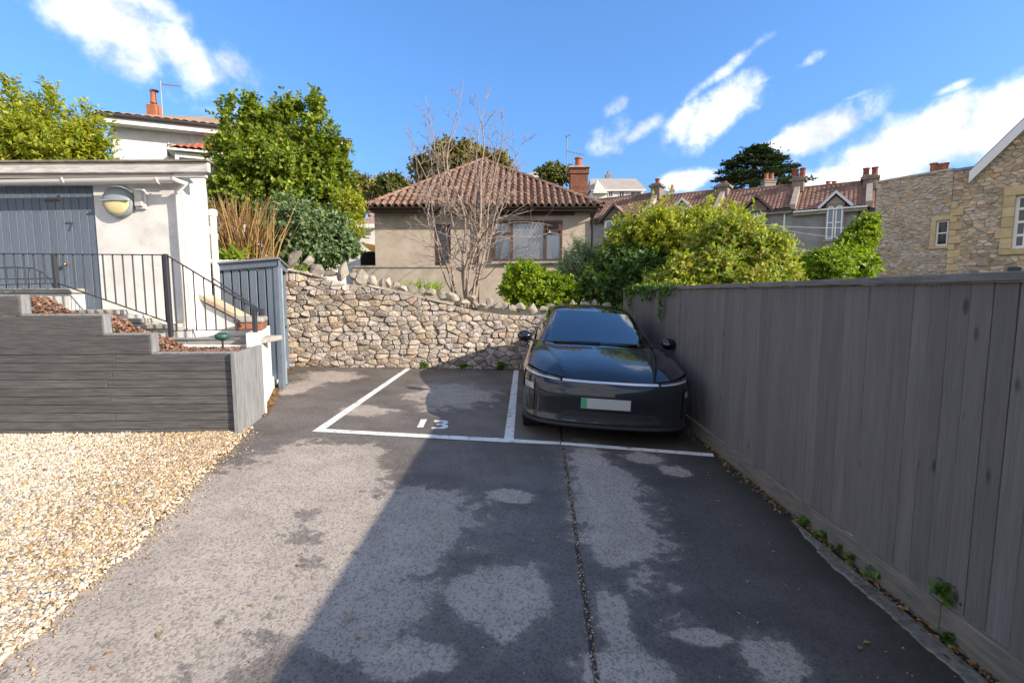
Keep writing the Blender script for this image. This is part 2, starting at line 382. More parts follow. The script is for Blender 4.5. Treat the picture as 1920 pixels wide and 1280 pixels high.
def fence_mat():
    m, nt, b, out = new_mat('charcoal_fence_stain')
    tc = nd(nt, 'TexCoord').outputs['Object']; rn = nd(nt, 'ObjectInfo').outputs['Random']
    o = vmt(nt, 'ADD', vmt(nt, 'MULTIPLY', tc, (11, 11, 1)), nd(nt, 'CombineXYZ', i_0=mth(nt, 'MULTIPLY', rn, 91), i_1=mth(nt, 'MULTIPLY', rn, 57), i_2=mth(nt, 'MULTIPLY', rn, 33)).outputs[0])
    n = nd(nt, 'TexNoise', i_Scale=1.5, i_Detail=8.0, i_Roughness=.65); nt.links.new(o, n.inputs[0])
    gr = nd(nt, 'TexNoise', i_Scale=7.0, i_Detail=4.0, i_Roughness=.7, i_Distortion=1.2); nt.links.new(vmt(nt, 'MULTIPLY', o, (1.5, 1.5, .35)), gr.inputs[0])
    col = mixc(nt, smooth(nt, n.outputs[0], .25, .75), (.122, .109, .102), (.162, .146, .137))
    col = mixc(nt, mth(nt, 'MULTIPLY', smooth(nt, gr.outputs[0], .46, .72), .5), col, (.078, .069, .065))
    vo = nd(nt, 'TexVoronoi', i_Scale=1.0, i_Randomness=1.0); nt.links.new(vmt(nt, 'MULTIPLY', o, (.7, .7, 2.9)), vo.inputs[0])
    knot = smooth(nt, vo.outputs['Distance'], .17, .06)
    gate = smooth(nt, nd(nt, 'SeparateColor', i_0=vo.outputs['Color']).outputs[0], .40, .44)
    kk = mth(nt, 'MULTIPLY', knot, gate)
    col = mixc(nt, mth(nt, 'MULTIPLY', kk, .75), col, (.024, .023, .024))
    h = nd(nt, 'HueSaturation'); nt.links.new(col, h.inputs['Color']); nt.links.new(mth(nt, 'ADD', mth(nt, 'MULTIPLY', rn, .22), .98), h.inputs['Value'])
    nt.links.new(h.outputs[0], b.inputs['Base Color']); b.inputs['Roughness'].default_value = .72
    bp = nd(nt, 'Bump', i_Strength=.8, i_Distance=.008); nt.links.new(mth(nt, 'SUBTRACT', gr.outputs[0], mth(nt, 'MULTIPLY', kk, .6)), bp.inputs['Height']); nt.links.new(bp.outputs[0], b.inputs['Normal'])
    return m
m_fence = fence_mat()
m_board = M('weathered_gravel_board', (.20, .175, .14), (.13, .118, .10), 5, .85, .4, 25, stretch=(8, 1, 8), dirt=(.07, .068, .05), damt=.7)
m_iron = M('black_painted_iron', (.035, .037, .042), rough=.45)
m_stone = M('rubble_stone', (.46, .375, .295), (.275, .225, .18), 7, .92, 1.0, 20, rnd=.22, dirt=(.17, .155, .125), damt=.5, dscale=7, bdist=.045, huejit=.03)
m_mortar = M('old_mortar', (.33, .275, .21), (.20, .165, .125), 14, .95, .8, 60)
m_slab = M('stone_slab', (.40, .37, .32), (.30, .275, .24), 6, .9, .5, 40, dirt=(.17, .15, .12), damt=.5, dscale=4, rnd=.08)
m_brick = M('red_brick', (.30, .115, .065), (.22, .085, .055), 9, .9, .5, 50, rnd=.18)
m_terra = M('terracotta', (.42, .14, .065), (.33, .11, .06), 7, .85, .3, 40, rnd=.12)
m_tile = M('brown_concrete_tile', (.265, .155, .105), (.15, .085, .058), 7, .88, .5, 40, rnd=.26, dirt=(.10, .075, .055), damt=.5, dscale=6)
m_tileold = M('terrace_pantile', (.31, .175, .12), (.175, .10, .075), 1.6, .9, .3, 10, dirt=(.09, .065, .055), damt=.55, dscale=.9)
m_tiletan = M('tan_roof_tile', (.42, .30, .215), (.33, .235, .175), 2, .9, .3, 14, dirt=(.22, .18, .15), damt=.4)
m_tilered = M('red_clay_tile', (.42, .13, .07), (.30, .095, .06), 3, .9, .3, 14)
m_brown = M('brown_frame_paint', (.075, .040, .027), rough=.5)
m_dark = M('dark_void', (.012, .012, .013), rough=.9)
m_gut = M('dark_gutter', (.045, .036, .032), rough=.5)
m_curtain = M('net_curtain', (.80, .82, .86), (.58, .61, .66), 5, .9, stretch=(7, 7, .4))
m_glass = glassmat('window_glass', rough=.03, interior=(.02, .022, .026), rip=.15)
m_glasst = glassmat('clear_glass', tint=(.85, .88, .9), trans=.08)
m_line = M('worn_white_line', (.74, .73, .70), (.62, .61, .58), 6, .75, .2, 90, dirt=(.10, .098, .095), damt=.9, dscale=9)
m_bark = M('grey_bark', (.36, .275, .225), (.235, .175, .14), 12, .9, .4, 40)
m_stem = M('shrub_stem', (.10, .075, .05), (.06, .045, .03), 8, .9)
m_soil = M('garden_soil', (.06, .045, .032), (.04, .03, .022), 5, .95, .6, 20)
m_lead = M('grey_lead', (.22, .23, .25), (.17, .18, .2), 5, .6)
L_olive = leafmat('olive_leaf', [(.06, .105, .012), (.14, .21, .02), (.24, .31, .03), (.40, .43, .055), (.05, .09, .014), (.19, .265, .024)], trans=.40)
L_deep = leafmat('deep_green_leaf', [(0.042, 0.084, 0.023), (0.075, 0.146, 0.033), (0.113, 0.199, 0.045), (0.048, 0.094, 0.026)], trans=.25)
L_grey = leafmat('grey_green_leaf', [(0.092, 0.159, 0.070), (0.151, 0.230, 0.103), (0.225, 0.300, 0.141), (0.083, 0.141, 0.056), (0.200, 0.233, 0.067)], trans=.28)
L_yellow = leafmat('yellow_green_leaf', [(.15, .21, .018), (.31, .36, .026), (.46, .46, .045), (.12, .18, .018), (.50, .44, .07), (.23, .30, .024)], trans=.46)
L_mix = leafmat('autumn_climber_leaf', [(.12, .19, .022), (.28, .34, .03), (.40, .42, .045), (.42, .29, .09), (.11, .18, .024), (.24, .32, .03), (.19, .27, .024), (.44, .42, .09)], trans=.42)
L_lime = leafmat('lime_leaf', [(0.127, 0.207, 0.014), (0.218, 0.310, 0.020), (0.310, 0.391, 0.030), (0.092, 0.161, 0.014)], trans=.42)
L_straw = leafmat('straw_blade', [(.33, .19, .07), (.42, .27, .12), (.25, .13, .05), (.36, .28, .12)], trans=.25)
L_pine = leafmat('cedar_needle', [(.03, .055, .024), (.05, .08, .034), (.075, .11, .045)], trans=.15)
L_silver = leafmat('silver_leaf', [(0.256, 0.320, 0.192), (0.352, 0.416, 0.256), (0.192, 0.264, 0.136)], trans=.3)
L_ivy = leafmat('ivy_leaf', [(0.053, 0.106, 0.018), (0.088, 0.167, 0.022), (0.132, 0.220, 0.026), (0.040, 0.075, 0.018)], trans=.3)
L_dead = leafmat('dead_leaf', [(.28, .13, .06), (.18, .085, .04), (.36, .21, .10), (.24, .19, .08), (.10, .055, .035)], trans=.15)

def asphalt_mat():
    m, nt, b, out = new_mat('patched_asphalt')
    pos = nd(nt, 'TexCoord').outputs['Object']
    big = nd(nt, 'TexNoise', i_Scale=1.1, i_Detail=9.0, i_Roughness=.62); nt.links.new(pos, big.inputs[0])
    mid = nd(nt, 'TexNoise', i_Scale=4.2, i_Detail=8.0, i_Roughness=.66, i_Distortion=.4); nt.links.new(pos, mid.inputs[0])
    fine = nd(nt, 'TexNoise', i_Scale=95.0, i_Detail=3.0, i_Roughness=.6); nt.links.new(pos, fine.inputs[0])
    agg = nd(nt, 'TexVoronoi', i_Scale=80.0); nt.links.new(pos, agg.inputs[0])
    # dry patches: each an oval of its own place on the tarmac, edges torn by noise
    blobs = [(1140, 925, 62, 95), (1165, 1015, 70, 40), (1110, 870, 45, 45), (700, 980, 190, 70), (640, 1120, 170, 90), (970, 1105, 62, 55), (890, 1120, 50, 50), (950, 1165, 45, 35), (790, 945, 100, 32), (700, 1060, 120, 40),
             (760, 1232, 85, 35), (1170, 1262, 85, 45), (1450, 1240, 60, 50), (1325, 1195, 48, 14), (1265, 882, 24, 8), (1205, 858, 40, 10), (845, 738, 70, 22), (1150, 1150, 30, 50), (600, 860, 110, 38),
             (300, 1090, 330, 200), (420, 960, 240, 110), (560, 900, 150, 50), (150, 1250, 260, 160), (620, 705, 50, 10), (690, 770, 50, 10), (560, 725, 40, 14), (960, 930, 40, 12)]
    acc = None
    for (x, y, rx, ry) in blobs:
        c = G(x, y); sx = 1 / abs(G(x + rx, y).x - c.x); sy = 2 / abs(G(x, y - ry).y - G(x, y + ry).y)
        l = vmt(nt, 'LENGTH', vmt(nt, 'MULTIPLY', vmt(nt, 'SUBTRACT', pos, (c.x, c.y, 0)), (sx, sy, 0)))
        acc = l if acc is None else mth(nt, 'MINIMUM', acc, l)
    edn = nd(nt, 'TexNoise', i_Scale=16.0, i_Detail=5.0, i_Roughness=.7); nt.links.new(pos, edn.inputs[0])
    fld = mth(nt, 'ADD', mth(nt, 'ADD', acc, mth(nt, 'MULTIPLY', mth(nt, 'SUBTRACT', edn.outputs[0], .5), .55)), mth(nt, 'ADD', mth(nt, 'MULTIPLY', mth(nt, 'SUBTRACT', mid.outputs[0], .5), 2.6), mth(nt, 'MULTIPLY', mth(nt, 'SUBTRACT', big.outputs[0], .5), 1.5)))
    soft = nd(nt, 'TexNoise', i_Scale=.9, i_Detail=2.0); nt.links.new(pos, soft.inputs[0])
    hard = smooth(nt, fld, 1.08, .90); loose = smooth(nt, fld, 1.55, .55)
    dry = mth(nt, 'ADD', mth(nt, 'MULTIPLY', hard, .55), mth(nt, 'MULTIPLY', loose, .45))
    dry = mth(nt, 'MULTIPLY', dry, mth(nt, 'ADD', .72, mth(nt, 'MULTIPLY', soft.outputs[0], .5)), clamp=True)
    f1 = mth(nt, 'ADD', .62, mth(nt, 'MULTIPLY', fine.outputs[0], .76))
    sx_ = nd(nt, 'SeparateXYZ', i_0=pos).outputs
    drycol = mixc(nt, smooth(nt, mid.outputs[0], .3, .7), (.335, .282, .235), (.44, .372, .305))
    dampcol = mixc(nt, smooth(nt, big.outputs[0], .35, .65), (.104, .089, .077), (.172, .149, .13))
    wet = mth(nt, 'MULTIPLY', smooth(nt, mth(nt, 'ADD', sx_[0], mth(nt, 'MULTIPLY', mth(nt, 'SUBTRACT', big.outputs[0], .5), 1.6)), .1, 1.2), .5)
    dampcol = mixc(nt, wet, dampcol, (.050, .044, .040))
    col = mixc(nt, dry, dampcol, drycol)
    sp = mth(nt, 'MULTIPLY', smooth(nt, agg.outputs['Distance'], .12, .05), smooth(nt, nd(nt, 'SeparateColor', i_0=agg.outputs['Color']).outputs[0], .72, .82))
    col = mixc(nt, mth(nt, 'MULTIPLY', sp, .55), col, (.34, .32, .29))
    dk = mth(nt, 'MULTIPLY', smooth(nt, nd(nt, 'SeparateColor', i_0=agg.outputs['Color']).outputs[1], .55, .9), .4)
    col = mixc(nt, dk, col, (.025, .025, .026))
    # moss along the fence side and the edges
    ms = mth(nt, 'MULTIPLY', smooth(nt, mth(nt, 'ADD', sx_[0], mth(nt, 'MULTIPLY', mid.outputs[0], .5)), 1.95, 2.35), .7)
    col = mixc(nt, ms, col, (.03, .03, .018))
    # long construction joint
    j0 = G(1055, 830); j1 = G(1120, 1280)
    kx = (j1.x - j0.x) / (j1.y - j0.y)
    jx = mth(nt, 'ADD', mth(nt, 'SUBTRACT', mth(nt, 'SUBTRACT', sx_[0], j0.x), mth(nt, 'MULTIPLY', mth(nt, 'SUBTRACT', sx_[1], j0.y), kx)), mth(nt, 'MULTIPLY', mth(nt, 'SUBTRACT', mid.outputs[0], .5), .05))
    jl = mth(nt, 'MULTIPLY', smooth(nt, mth(nt, 'ABSOLUTE', jx), .022, .006), .85)
    col = mixc(nt, jl, col, (.018, .018, .014))
    vm = nd(nt, 'Mix', data_type='RGBA', blend_type='MULTIPLY'); vm.inputs[0].default_value = 1
    nt.links.new(col, vm.inputs[6]); cc = nd(nt, 'CombineColor', i_0=f1, i_1=f1, i_2=f1); nt.links.new(cc.outputs[0], vm.inputs[7])
    nt.links.new(vm.outputs[2], b.inputs['Base Color'])
    nt.links.new(mth(nt, 'ADD', .52, mth(nt, 'MULTIPLY', dry, .38)), b.inputs['Roughness']); b.inputs['Specular IOR Level'].default_value = .22
    bp = nd(nt, 'Bump', i_Strength=.5, i_Distance=.010)
    nt.links.new(mth(nt, 'SUBTRACT', mth(nt, 'ADD', mth(nt, 'MULTIPLY', fine.outputs[0], .6), mth(nt, 'MULTIPLY', agg.outputs['Distance'], -.5)), mth(nt, 'MULTIPLY', jl, 1.2)), bp.inputs['Height']); nt.links.new(bp.outputs[0], b.inputs['Normal'])
    return m
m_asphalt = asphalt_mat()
m_gravelbase = M('gravel_bed', (.24, .18, .11), (.13, .10, .06), 30, .95, .6, 60)
m_gravel = M('gravel_chips', (.62, .515, .385), (.54, .435, .315), 20, .9, .2, 80, island=.4, huejit=.03)
m_grit = M('grit', (.42, .30, .19), rough=.9, island=.5, huejit=.04)
m_mulch = M('bark_mulch', (.25, .125, .07), (.13, .065, .04), 12, .9, .5, 40, island=.6, huejit=.03)
m_earth = M('earth', (.07, .065, .035), (.05, .05, .025), .4, .95, .4, 10)
m_hill = M('grassy_hill', (.07, .10, .03), (.05, .075, .025), .2, .95)

# ------------------------------------------------------------------ the ground
def struct(o): o['kind'] = 'structure'; return o
FX = .5 * (G(1360, 860).x + G(1888, 1280).x)          # fence face
WA = G(531, 685); WB = G(1000, 693)                    # foot of the stone wall
wu = (WB - WA); wu.z = 0; wu.normalize(); wn = Vector((-wu.y, wu.x, 0))   # along the wall, into the wall
g = MB(); g.add([(-500, -300, -.45), (500, -300, -.45), (500, 12.4, -.45), (-500, 12.4, -.45)], [(0, 1, 2, 3)]); struct(g.build('ground', m_earth))
# garden level behind the stone wall, rising to the far hill
xs = np.r_[np.linspace(-500, -40, 14), np.linspace(-30, 60, 40), np.linspace(80, 500, 14)]; ys = np.r_[12.0, 13, 16, 20, 26, 32, 38, 44, 50, 56, 62, 70, 80, 100, 140, 200, 300, 450, 700]
def hill_z(x, y): return 1.28 + 15.5 * (1 / (1 + math.exp(-(y - 62) / 8)) - 1 / (1 + math.exp(50 / 8))) * (0.75 + .25 * math.sin(x * .02 + 1)) - (max(0, x - 22) * .03 if x < 80 else 1.74)
gg = np.array([[(x, y, hill_z(x, y)) for x in xs] for y in ys]); struct(MB().grid(gg).build('hill', m_hill, smooth=True))
edge = [(-2.12, -5.0), (-2.13, 0.5)] + [tuple(G(x, y)[:2]) for x, y in ((-20, 1262), (60, 1190), (110, 1148), (225, 1052), (330, 950), (400, 872), (443, 830))]
inner = [tuple(G(x, y)[:2]) for x, y in ((487, 778), (512, 733), (533, 690))]
def densify(pts, step, amp):
    out = []; 
    for a, b in zip(pts, pts[1:]):
        n = max(1, int(math.dist(a, b) / step))
        for i in range(n):
            t = i / n; x = a[0] + (b[0] - a[0]) * t; y = a[1] + (b[1] - a[1]) * t
            out.append((x + amp * mnoise.noise(Vector((x * 6, y * 6, 3))), y))
    return out + [pts[-1]]
ring = densify(edge, .07, .05) + densify(inner, .2, .01)
we = WA + wu * ((FX + .02 - WA.x) / wu.x)
ring += [(WA.x + wn.x * .1, WA.y + wn.y * .1), (we.x, we.y + .1), (FX + .02, -5.0)]
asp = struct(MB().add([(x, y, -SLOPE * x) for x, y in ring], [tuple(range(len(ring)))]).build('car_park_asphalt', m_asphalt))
road = MB().add([(-9, -40, -.03), (9, -40, -.03), (9, -5.0, -.03), (-9, -5.0, -.03)], [(0, 1, 2, 3)]); 
def flat(px, name, mat, lift, parent, label=None):
    pts = [G(x, y, lift) for x, y in px]
    mb = MB().prism([p - Vector((0, 0, .003)) for p in pts], (0, 0, .003))
    return mb.build(name, mat, parent, label=label)
flat([(586, 807.5), (609, 803.5), (770, 690.5), (761, 690.5)], 'painted_line', m_line, .0045, asp)
flat([(945, 823), (963, 823), (972.5, 694), (963.5, 694)], 'painted_line', m_line, .0045, asp)
flat([(586, 808), (608, 803.5), (945, 821.5), (1050, 828), (1050, 832.5), (945, 828)], 'painted_line', m_line, .009, asp)
flat([(1052, 828.2), (1336, 849.6), (1339, 855.2), (1052, 832.8)], 'painted_line', m_line, .009, asp)
num = root('bay_number', 'white painted 13 on the tarmac of the empty bay', 'number'); num.parent = asp; del num['category']; del num['label']
c2p = lambda q: [(560 + x / 2.4, 640 + y / 2.4) for x, y in q]
flat(c2p([(550, 349), (577, 349), (560, 384), (533, 384)]), 'digit_one', m_line, .0045, num)
flat(c2p([(610, 354), (660, 354), (673, 359), (673, 366), (660, 371.5), (673, 377), (671, 385), (655, 391), (597, 391), (599, 384.5), (638, 384.5), (648, 381), (648, 377.5), (640, 374.5), (620, 374.5), (622, 368.5), (641, 368.5), (650, 365.5), (650, 362.5), (642, 360.5), (609, 360.5)]), 'digit_three', m_line, .0045, num)
# gravel
gv = densify(edge, .07, .05)
gl = [(-9, -5), *[(x + .03, y) for x, y in gv], (-3.02, 5.35), (-9, 5.0)]
gm = MB(); K = len(gv)
rows = np.array([[(x + .03 + (-9 - x) * t, y, gz(x + .03 + (-9 - x) * t) - .012) for t in (0, .05, .12, .25, .5, 1)] for x, y in gv + [(-3.04, 5.6)]])
gravel = struct(gm.grid(rows).build('gravel_bed', m_gravelbase))
def chips(n, poly_fn, zfn, size, mat, name, flat_=.6, parent=None, seed=3, lift=.3):
    rng = np.random.default_rng(seed); pts = poly_fn(rng, n); n = len(pts)
    octa = np.array([[1, 0, 0], [-1, 0, 0], [0, 1, 0], [0, -1, 0], [0, 0, 1], [0, 0, -1]], float)
    fc = np.array([[0, 2, 4], [2, 1, 4], [1, 3, 4], [3, 0, 4], [2, 0, 5], [1, 2, 5], [3, 1, 5], [0, 3, 5]])
    s = size * rng.uniform(.55, 1.35, (n, 1, 1)); sc_ = np.stack([rng.uniform(.7, 1.25, n), rng.uniform(.5, .9, n), rng.uniform(.3, .7, n)], 1)[:, None, :]
    v = octa[None] * sc_ * s * .5 + rng.normal(0, .09, (n, 6, 3)) * s
    q = rng.normal(size=(n, 4)); q[:, 0:1] *= 1; q = q / np.linalg.norm(q, axis=1, keepdims=True)
    tilt = .45; q[:, 1:3] *= tilt; q = q / np.linalg.norm(q, axis=1, keepdims=True); w, x, y, z = q.T
    Rm = np.stack([1 - 2 * (y * y + z * z), 2 * (x * y - z * w), 2 * (x * z + y * w), 2 * (x * y + z * w), 1 - 2 * (x * x + z * z), 2 * (y * z - x * w), 2 * (x * z - y * w), 2 * (y * z + x * w), 1 - 2 * (x * x + y * y)], 1).reshape(n, 3, 3)
    v = np.einsum('nij,nkj->nki', Rm, v)
    zz = np.array([zfn(a, b_) for a, b_ in pts]); v += np.c_[pts, zz + s[:, 0, 0] * lift][:, None, :]
    f = (np.arange(n)[:, None, None] * 6 + fc[None]).reshape(-1, 3)
    o = link(name, npmesh(name, v.reshape(-1, 3), f, mat), parent); o['kind'] = 'stuff'; return o
ex = np.array([p[0] for p in gv] + [-3.02]); ey = np.array([p[1] for p in gv] + [5.6])
def gravel_pts(rng, n):
    y = 1.2 + 4.1 * rng.random(n); xe = np.interp(y, ey, ex)
    w = np.clip(y * 1.1 - .0, 2.2, 5.9) + xe + .2; x = xe - np.abs(w) * rng.random(n) + .02
    d = xe - x; keep = (x > -1.13 * y - .3) & (rng.random(n) < .12 + np.clip((d + .03 * rng.normal(size=n)) / .16, 0, 1)); return np.stack([x, y], 1)[keep]
o = chips(52000, gravel_pts, lambda x, y: gz(x) + .012 * mnoise.noise(Vector((x * 3, y * 3, 0))), .033, m_gravel, 'gravel', seed=3)
m_gravel2 = M('dirty_gravel_chips', (.46, .325, .185), (.34, .235, .13), 20, .9, .2, 80, island=.42, huejit=.03)
def near_edge(rng, n):
    y = 1.2 + 4.1 * rng.random(n); d = np.abs(rng.normal(0, .55, n)); x = np.interp(y, ey, ex) - d; return np.stack([x, y], 1)[rng.random(n) < .1 + np.clip((d + .03 * rng.normal(size=n)) / .2, 0, 1)]
chips(20000, near_edge, lambda x, y: gz(x) + .006 + .012 * mnoise.noise(Vector((x * 3, y * 3, 0))), .031, m_gravel2, 'gravel', seed=6)
def edge_pts(rng, n):
    y = rng.uniform(1.6, 5.2, n); x = np.interp(y, ey, ex) + np.abs(rng.normal(0, .11, n)) ** 1.2 - .02; return np.stack([x, y], 1)
chips(900, edge_pts, lambda x, y: gz(x), .017, m_gravel2, 'spilled_gravel', seed=4)
def litter_pts(rng, n):
    k = int(n * .5); x = rng.uniform(-2.1, 2.1, k); y = 1.6 + 9 * rng.random(k) ** 1.4
    j0, j1 = G(1055, 830), G(1120, 1280); t = rng.random(n - k); xj = j0.x + (j1.x - j0.x) * t + rng.normal(0, .012, n - k); yj = j0.y + (j1.y - j0.y) * t
    return np.r_[np.stack([x, y], 1), np.stack([xj, yj], 1)]
chips(1100, litter_pts, lambda x, y: -SLOPE * x, .011, m_grit, 'grit', seed=5)
def leaf_litter(name, pts, size, mat, seed, flat_=.25, lift=.012):
    rng = np.random.default_rng(seed); n = len(pts); d = unit(np.c_[rng.normal(size=(n, 2)), rng.normal(0, flat_, n)]); L = size * rng.uniform(.6, 1.4, (n, 1))
    b = np.asarray(pts) + np.array([0, 0, lift]); v, f = leaves(b - d * L / 2, b + d * L / 2, L[:, 0] * .32, rng.uniform(.2, .6, n), unit(np.c_[rng.normal(0, .3, (n, 2)), np.ones(n)]))
    o = link(name, npmesh(name, v, f, mat)); o['kind'] = 'stuff'; return o
rng = np.random.default_rng(11)
y = rng.uniform(1.5, 10.5, 900); x = FX - .03 - np.abs(rng.normal(0, .05, 900)); leaf_litter('leaf_litter', np.stack([x, y, -SLOPE * x], 1), .034, L_dead, 12)
t = rng.random(700) ** .8; px = 487 + (536 - 487) * t; py = 782 + (692 - 782) * t
q = np.array([G(a + abs(rng.normal(0, 6)), b) for a, b in zip(px, py)]); leaf_litter('leaf_litter', q, .05, L_dead, 13)
t = rng.random(420) ** .9; q = np.array([WA + wu * (6.8 * a) - wn * abs(rng.normal(.04, .05)) for a in t]); q[:, 2] = -SLOPE * q[:, 0]; leaf_litter('leaf_litter', q, .045, L_dead, 14)
spots = [(660, 1160), (672, 1196), (648, 1150), (1045, 1008), (1385, 1150), (1612, 1215), (1345, 940), (1450, 1034), (175, 1252), (205, 1225), (560, 1060), (935, 910), (1280, 1000), (470, 1135), (730, 1208), (1625, 1205), (300, 1190)]
me = npmesh('leaf', np.array([(-.022, 0, .002), (0, -.011, .008), (.022, 0, .004), (0, .011, .009), (-.03, 0, .001)]), np.array([(0, 1, 2), (0, 2, 3)]), L_dead)
for i, (x, y) in enumerate(spots):
    p = G(x, y, .003); o = link('fallen_leaf', me, None, p, (0, random.uniform(-.2, .2), random.uniform(0, 6.28)), (random.uniform(.7, 1.2),) * 3)
    tag(o, 'small dry brown leaf lying alone on the tarmac', 'leaf', 'fallen leaves scattered on the tarmac')
# concrete edging beside the fence
ed = MB(); n = 150
rw = []
for i in range(n):
    yy = 1.2 + (3.75 - 1.2) * i / (n - 1); ww = (.105 if yy < 3.2 else .105 * (3.85 - yy) / .65) + .02 * mnoise.noise(Vector((yy * 7, 0, 0))) + .014 * mnoise.noise(Vector((yy * 31, 2, 0))); x1 = FX - .085; x0 = x1 - ww
    rw.append([(x0, yy, -SLOPE * x0 - .002), (x0 + .012, yy, -SLOPE * x0 + .008), (x1, yy, -SLOPE * x1 + .012), (x1 + .006, yy, -SLOPE * x1 - .02)])
ed.grid(np.array(rw), True).build('concrete_edging', M('mossy_concrete', (.20, .18, .15), (.11, .10, .08), 14, .9, .5, 60, dirt=(.04, .045, .02), damt=.7), asp)

# ------------------------------------------------------------------ boundary fence
fence = root('boundary_fence', 'long charcoal stained close board fence running beside the parked car', 'fence', (FX, 4.5, 0))
gx = -SLOPE * FX; FT = CAM_H + FX * .0444
ph = FT - .055 - (gx + .165)
pl = [chbox(.018, .1130 + .001 * random.random(), ph + .01, .003, 'plank', m_fence) for _ in range(4)]
yy = -2.3; k = 0
while yy < 10.62:
    o = link('plank', pl[k % 4], fence, (.012 + random.uniform(-.002, .002), yy - 4.5, gx + .165 + ph / 2), (random.uniform(-.003, .003), random.uniform(-.004, .004), .035 + random.uniform(-.03, .03)))
    if k % 3 == 1: o.rotation_euler.z += math.pi
    yy += .118 + random.uniform(-.0015, .002); k += 1
for a, b in ((-2.4, .05), (.055, 2.47), (2.475, 4.9), (4.905, 7.3), (7.305, 10.68)):
    me = chbox(.03, b - a, .17, .006, 'gravel_board', m_board); link('gravel_board', me, fence, (.0 - .012, (a + b) / 2 - 4.5, gx + .08))
for a, b in ((-2.4, 1.2), (1.203, 4.3), (4.303, 7.6), (7.603, 10.68)):
    me = chbox(.085, b - a, .045, .006, 'cap_rail', m_cap); link('cap_rail', me, fence, (.012, (a + b) / 2 - 4.5, FT - .025))
for a in np.arange(-2.35, 10.6, 2.17): link('light_stop_board', chbox(.012, 2.165, ph, .002, 'light_stop_board', m_fence), fence, (.034, a + 1.085 - 4.5, gx + .165 + ph / 2))  # added backing that stops sun leaking through the plank gaps
for yy in np.arange(-2, 10.7, 1.8): link('fence_post', chbox(.1, .1, FT - gx - .06, .006, 'fence_post', m_fence), fence, (.094, yy - 4.5, (FT + gx) / 2))
link('fence_post', chbox(.1, .1, FT - gx + .02, .006, 'fence_post', m_fence), fence, (.05, 10.70 - 4.5, (FT + gx) / 2))

# ------------------------------------------------------------------ dry stone wall
wall = root('stone_wall', 'rubble stone boundary wall with upright coping stones behind the parking bays', 'wall', (WA.x, WA.y, 0), math.atan2(wu.y, wu.x))
def on_wall(x, y):
    d = ray(x, y); o = Vector((0, 0, CAM_H)); t = (WA - o).dot(wn) / d.dot(wn); p = o + d * t
    return (p - WA).dot(wu), p.z
prof = [on_wall(*q) for q in ((505, 500), (540, 505), (575, 513), (640, 530), (700, 538), (760, 552), (830, 567), (880, 579), (940, 589), (1040, 592))]
WL = (FX + .05 - WA.x) / wu.x; prof.append((WL, prof[-1][1] - .03))
pu = np.array([p[0] for p in prof]); pz = np.array([p[1] for p in prof])
topz = lambda u: float(np.interp(u, pu, pz))
def wall_ground(u): return -SLOPE * (WA.x + wu.x * u)
def clip(poly, n, c):                     # keep points with n.p <= c
    out = []
    for i in range(len(poly)):
        a, b = poly[i], poly[(i + 1) % len(poly)]; da = a[0] * n[0] + a[1] * n[1] - c; db = b[0] * n[0] + b[1] * n[1] - c
        if da <= 0: out.append(a)
        if da * db < 0: t = da / (da - db); out.append((a[0] + (b[0] - a[0]) * t, a[1] + (b[1] - a[1]) * t))
    return out
def voronoi(seeds, box, an=1.35, near=16):
    S = np.array(seeds); A = S / [an, 1]; cells = []
    for i in range(len(S)):
        d = ((A - A[i]) ** 2).sum(1); idx = np.argsort(d)[1:near + 1]
        poly = [(box[0], box[2]), (box[1], box[2]), (box[1], box[3]), (box[0], box[3])]
        for j in idx:
            n = ((A[j] - A[i]) / [an, 1]); c = (A[j] @ A[j] - A[i] @ A[i]) / 2
            poly = clip(poly, n, c)
            if len(poly) < 3: break
        cells.append(poly)
    return cells
def jitter_seeds(rs, u0, u1, z0, z1, w, h, jx=.4, jz=.38, course=0.0):
    out = []; z = z0 + h / 2; r = 0
    while z < z1:
        hh = h * rs.uniform(.62, 1.4); u = u0 + w * rs.uniform(0, 1)
        while u < u1:
            ww = w * rs.uniform(.42, 1.65); out.append((u, z + hh * rs.uniform(-jz, jz))); u += ww
        z += hh; r += 1
    return out
def stone_mesh(poly, gap, depth, rs, mat, name='stone', rot=0, chaikin=.91):
    c = np.mean(poly, 0); p = np.array(poly) - c
    if chaikin:
        q = []
        for i in range(len(p)):
            a, b = p[i], p[(i + 1) % len(p)]
            if np.hypot(*(b - a)) < .015: q.append((a + b) / 2); continue
            q += [a * chaikin + b * (1 - chaikin), a * (1 - chaikin) + b * chaikin]
        p = np.array(q)
    r = np.hypot(p[:, 0], p[:, 1]).mean(); s = max(.5, 1 - gap / max(r, .01)); n = len(p)
    tx, tz = rs.uniform(-.30, .30), rs.uniform(-.35, .35); dd = depth * rs.uniform(.3, 1.35)
    v = []; 
    for (k, y) in ((s, .05), (s * 1.0, -dd * .25), (s * .955, -dd * .82), (s * .80, -dd)):
        for a in p: 
            j = 1 + rs.uniform(-.06, .06); v.append((a[0] * k * j, y + (a[0] * tx + a[1] * tz) * (0 if y > 0 else .8), a[1] * k * j))
    v.append((0, -dd * 1.04, 0)); f = []
    for L in range(3):
        for i in range(n):
            a = L * n + i; b = L * n + (i + 1) % n; f.append((a, b, b + n, a + n))
    for i in range(n): f.append((3 * n + i, 3 * n + (i + 1) % n, 4 * n))
    me = bpy.data.meshes.new(name); me.from_pydata(v, [], f); me.materials.append(mat)
    me.polygons.foreach_set('use_smooth', [True] * len(me.polygons)); me.set_sharp_from_angle(angle=R_(38))
    return me, c
rs = random.Random(5)
sd_ = [s for s in jitter_seeds(rs, -.2, WL, .0, 2.3, .205, .104, .42, .26) if s[1] < topz(s[0]) - .03]
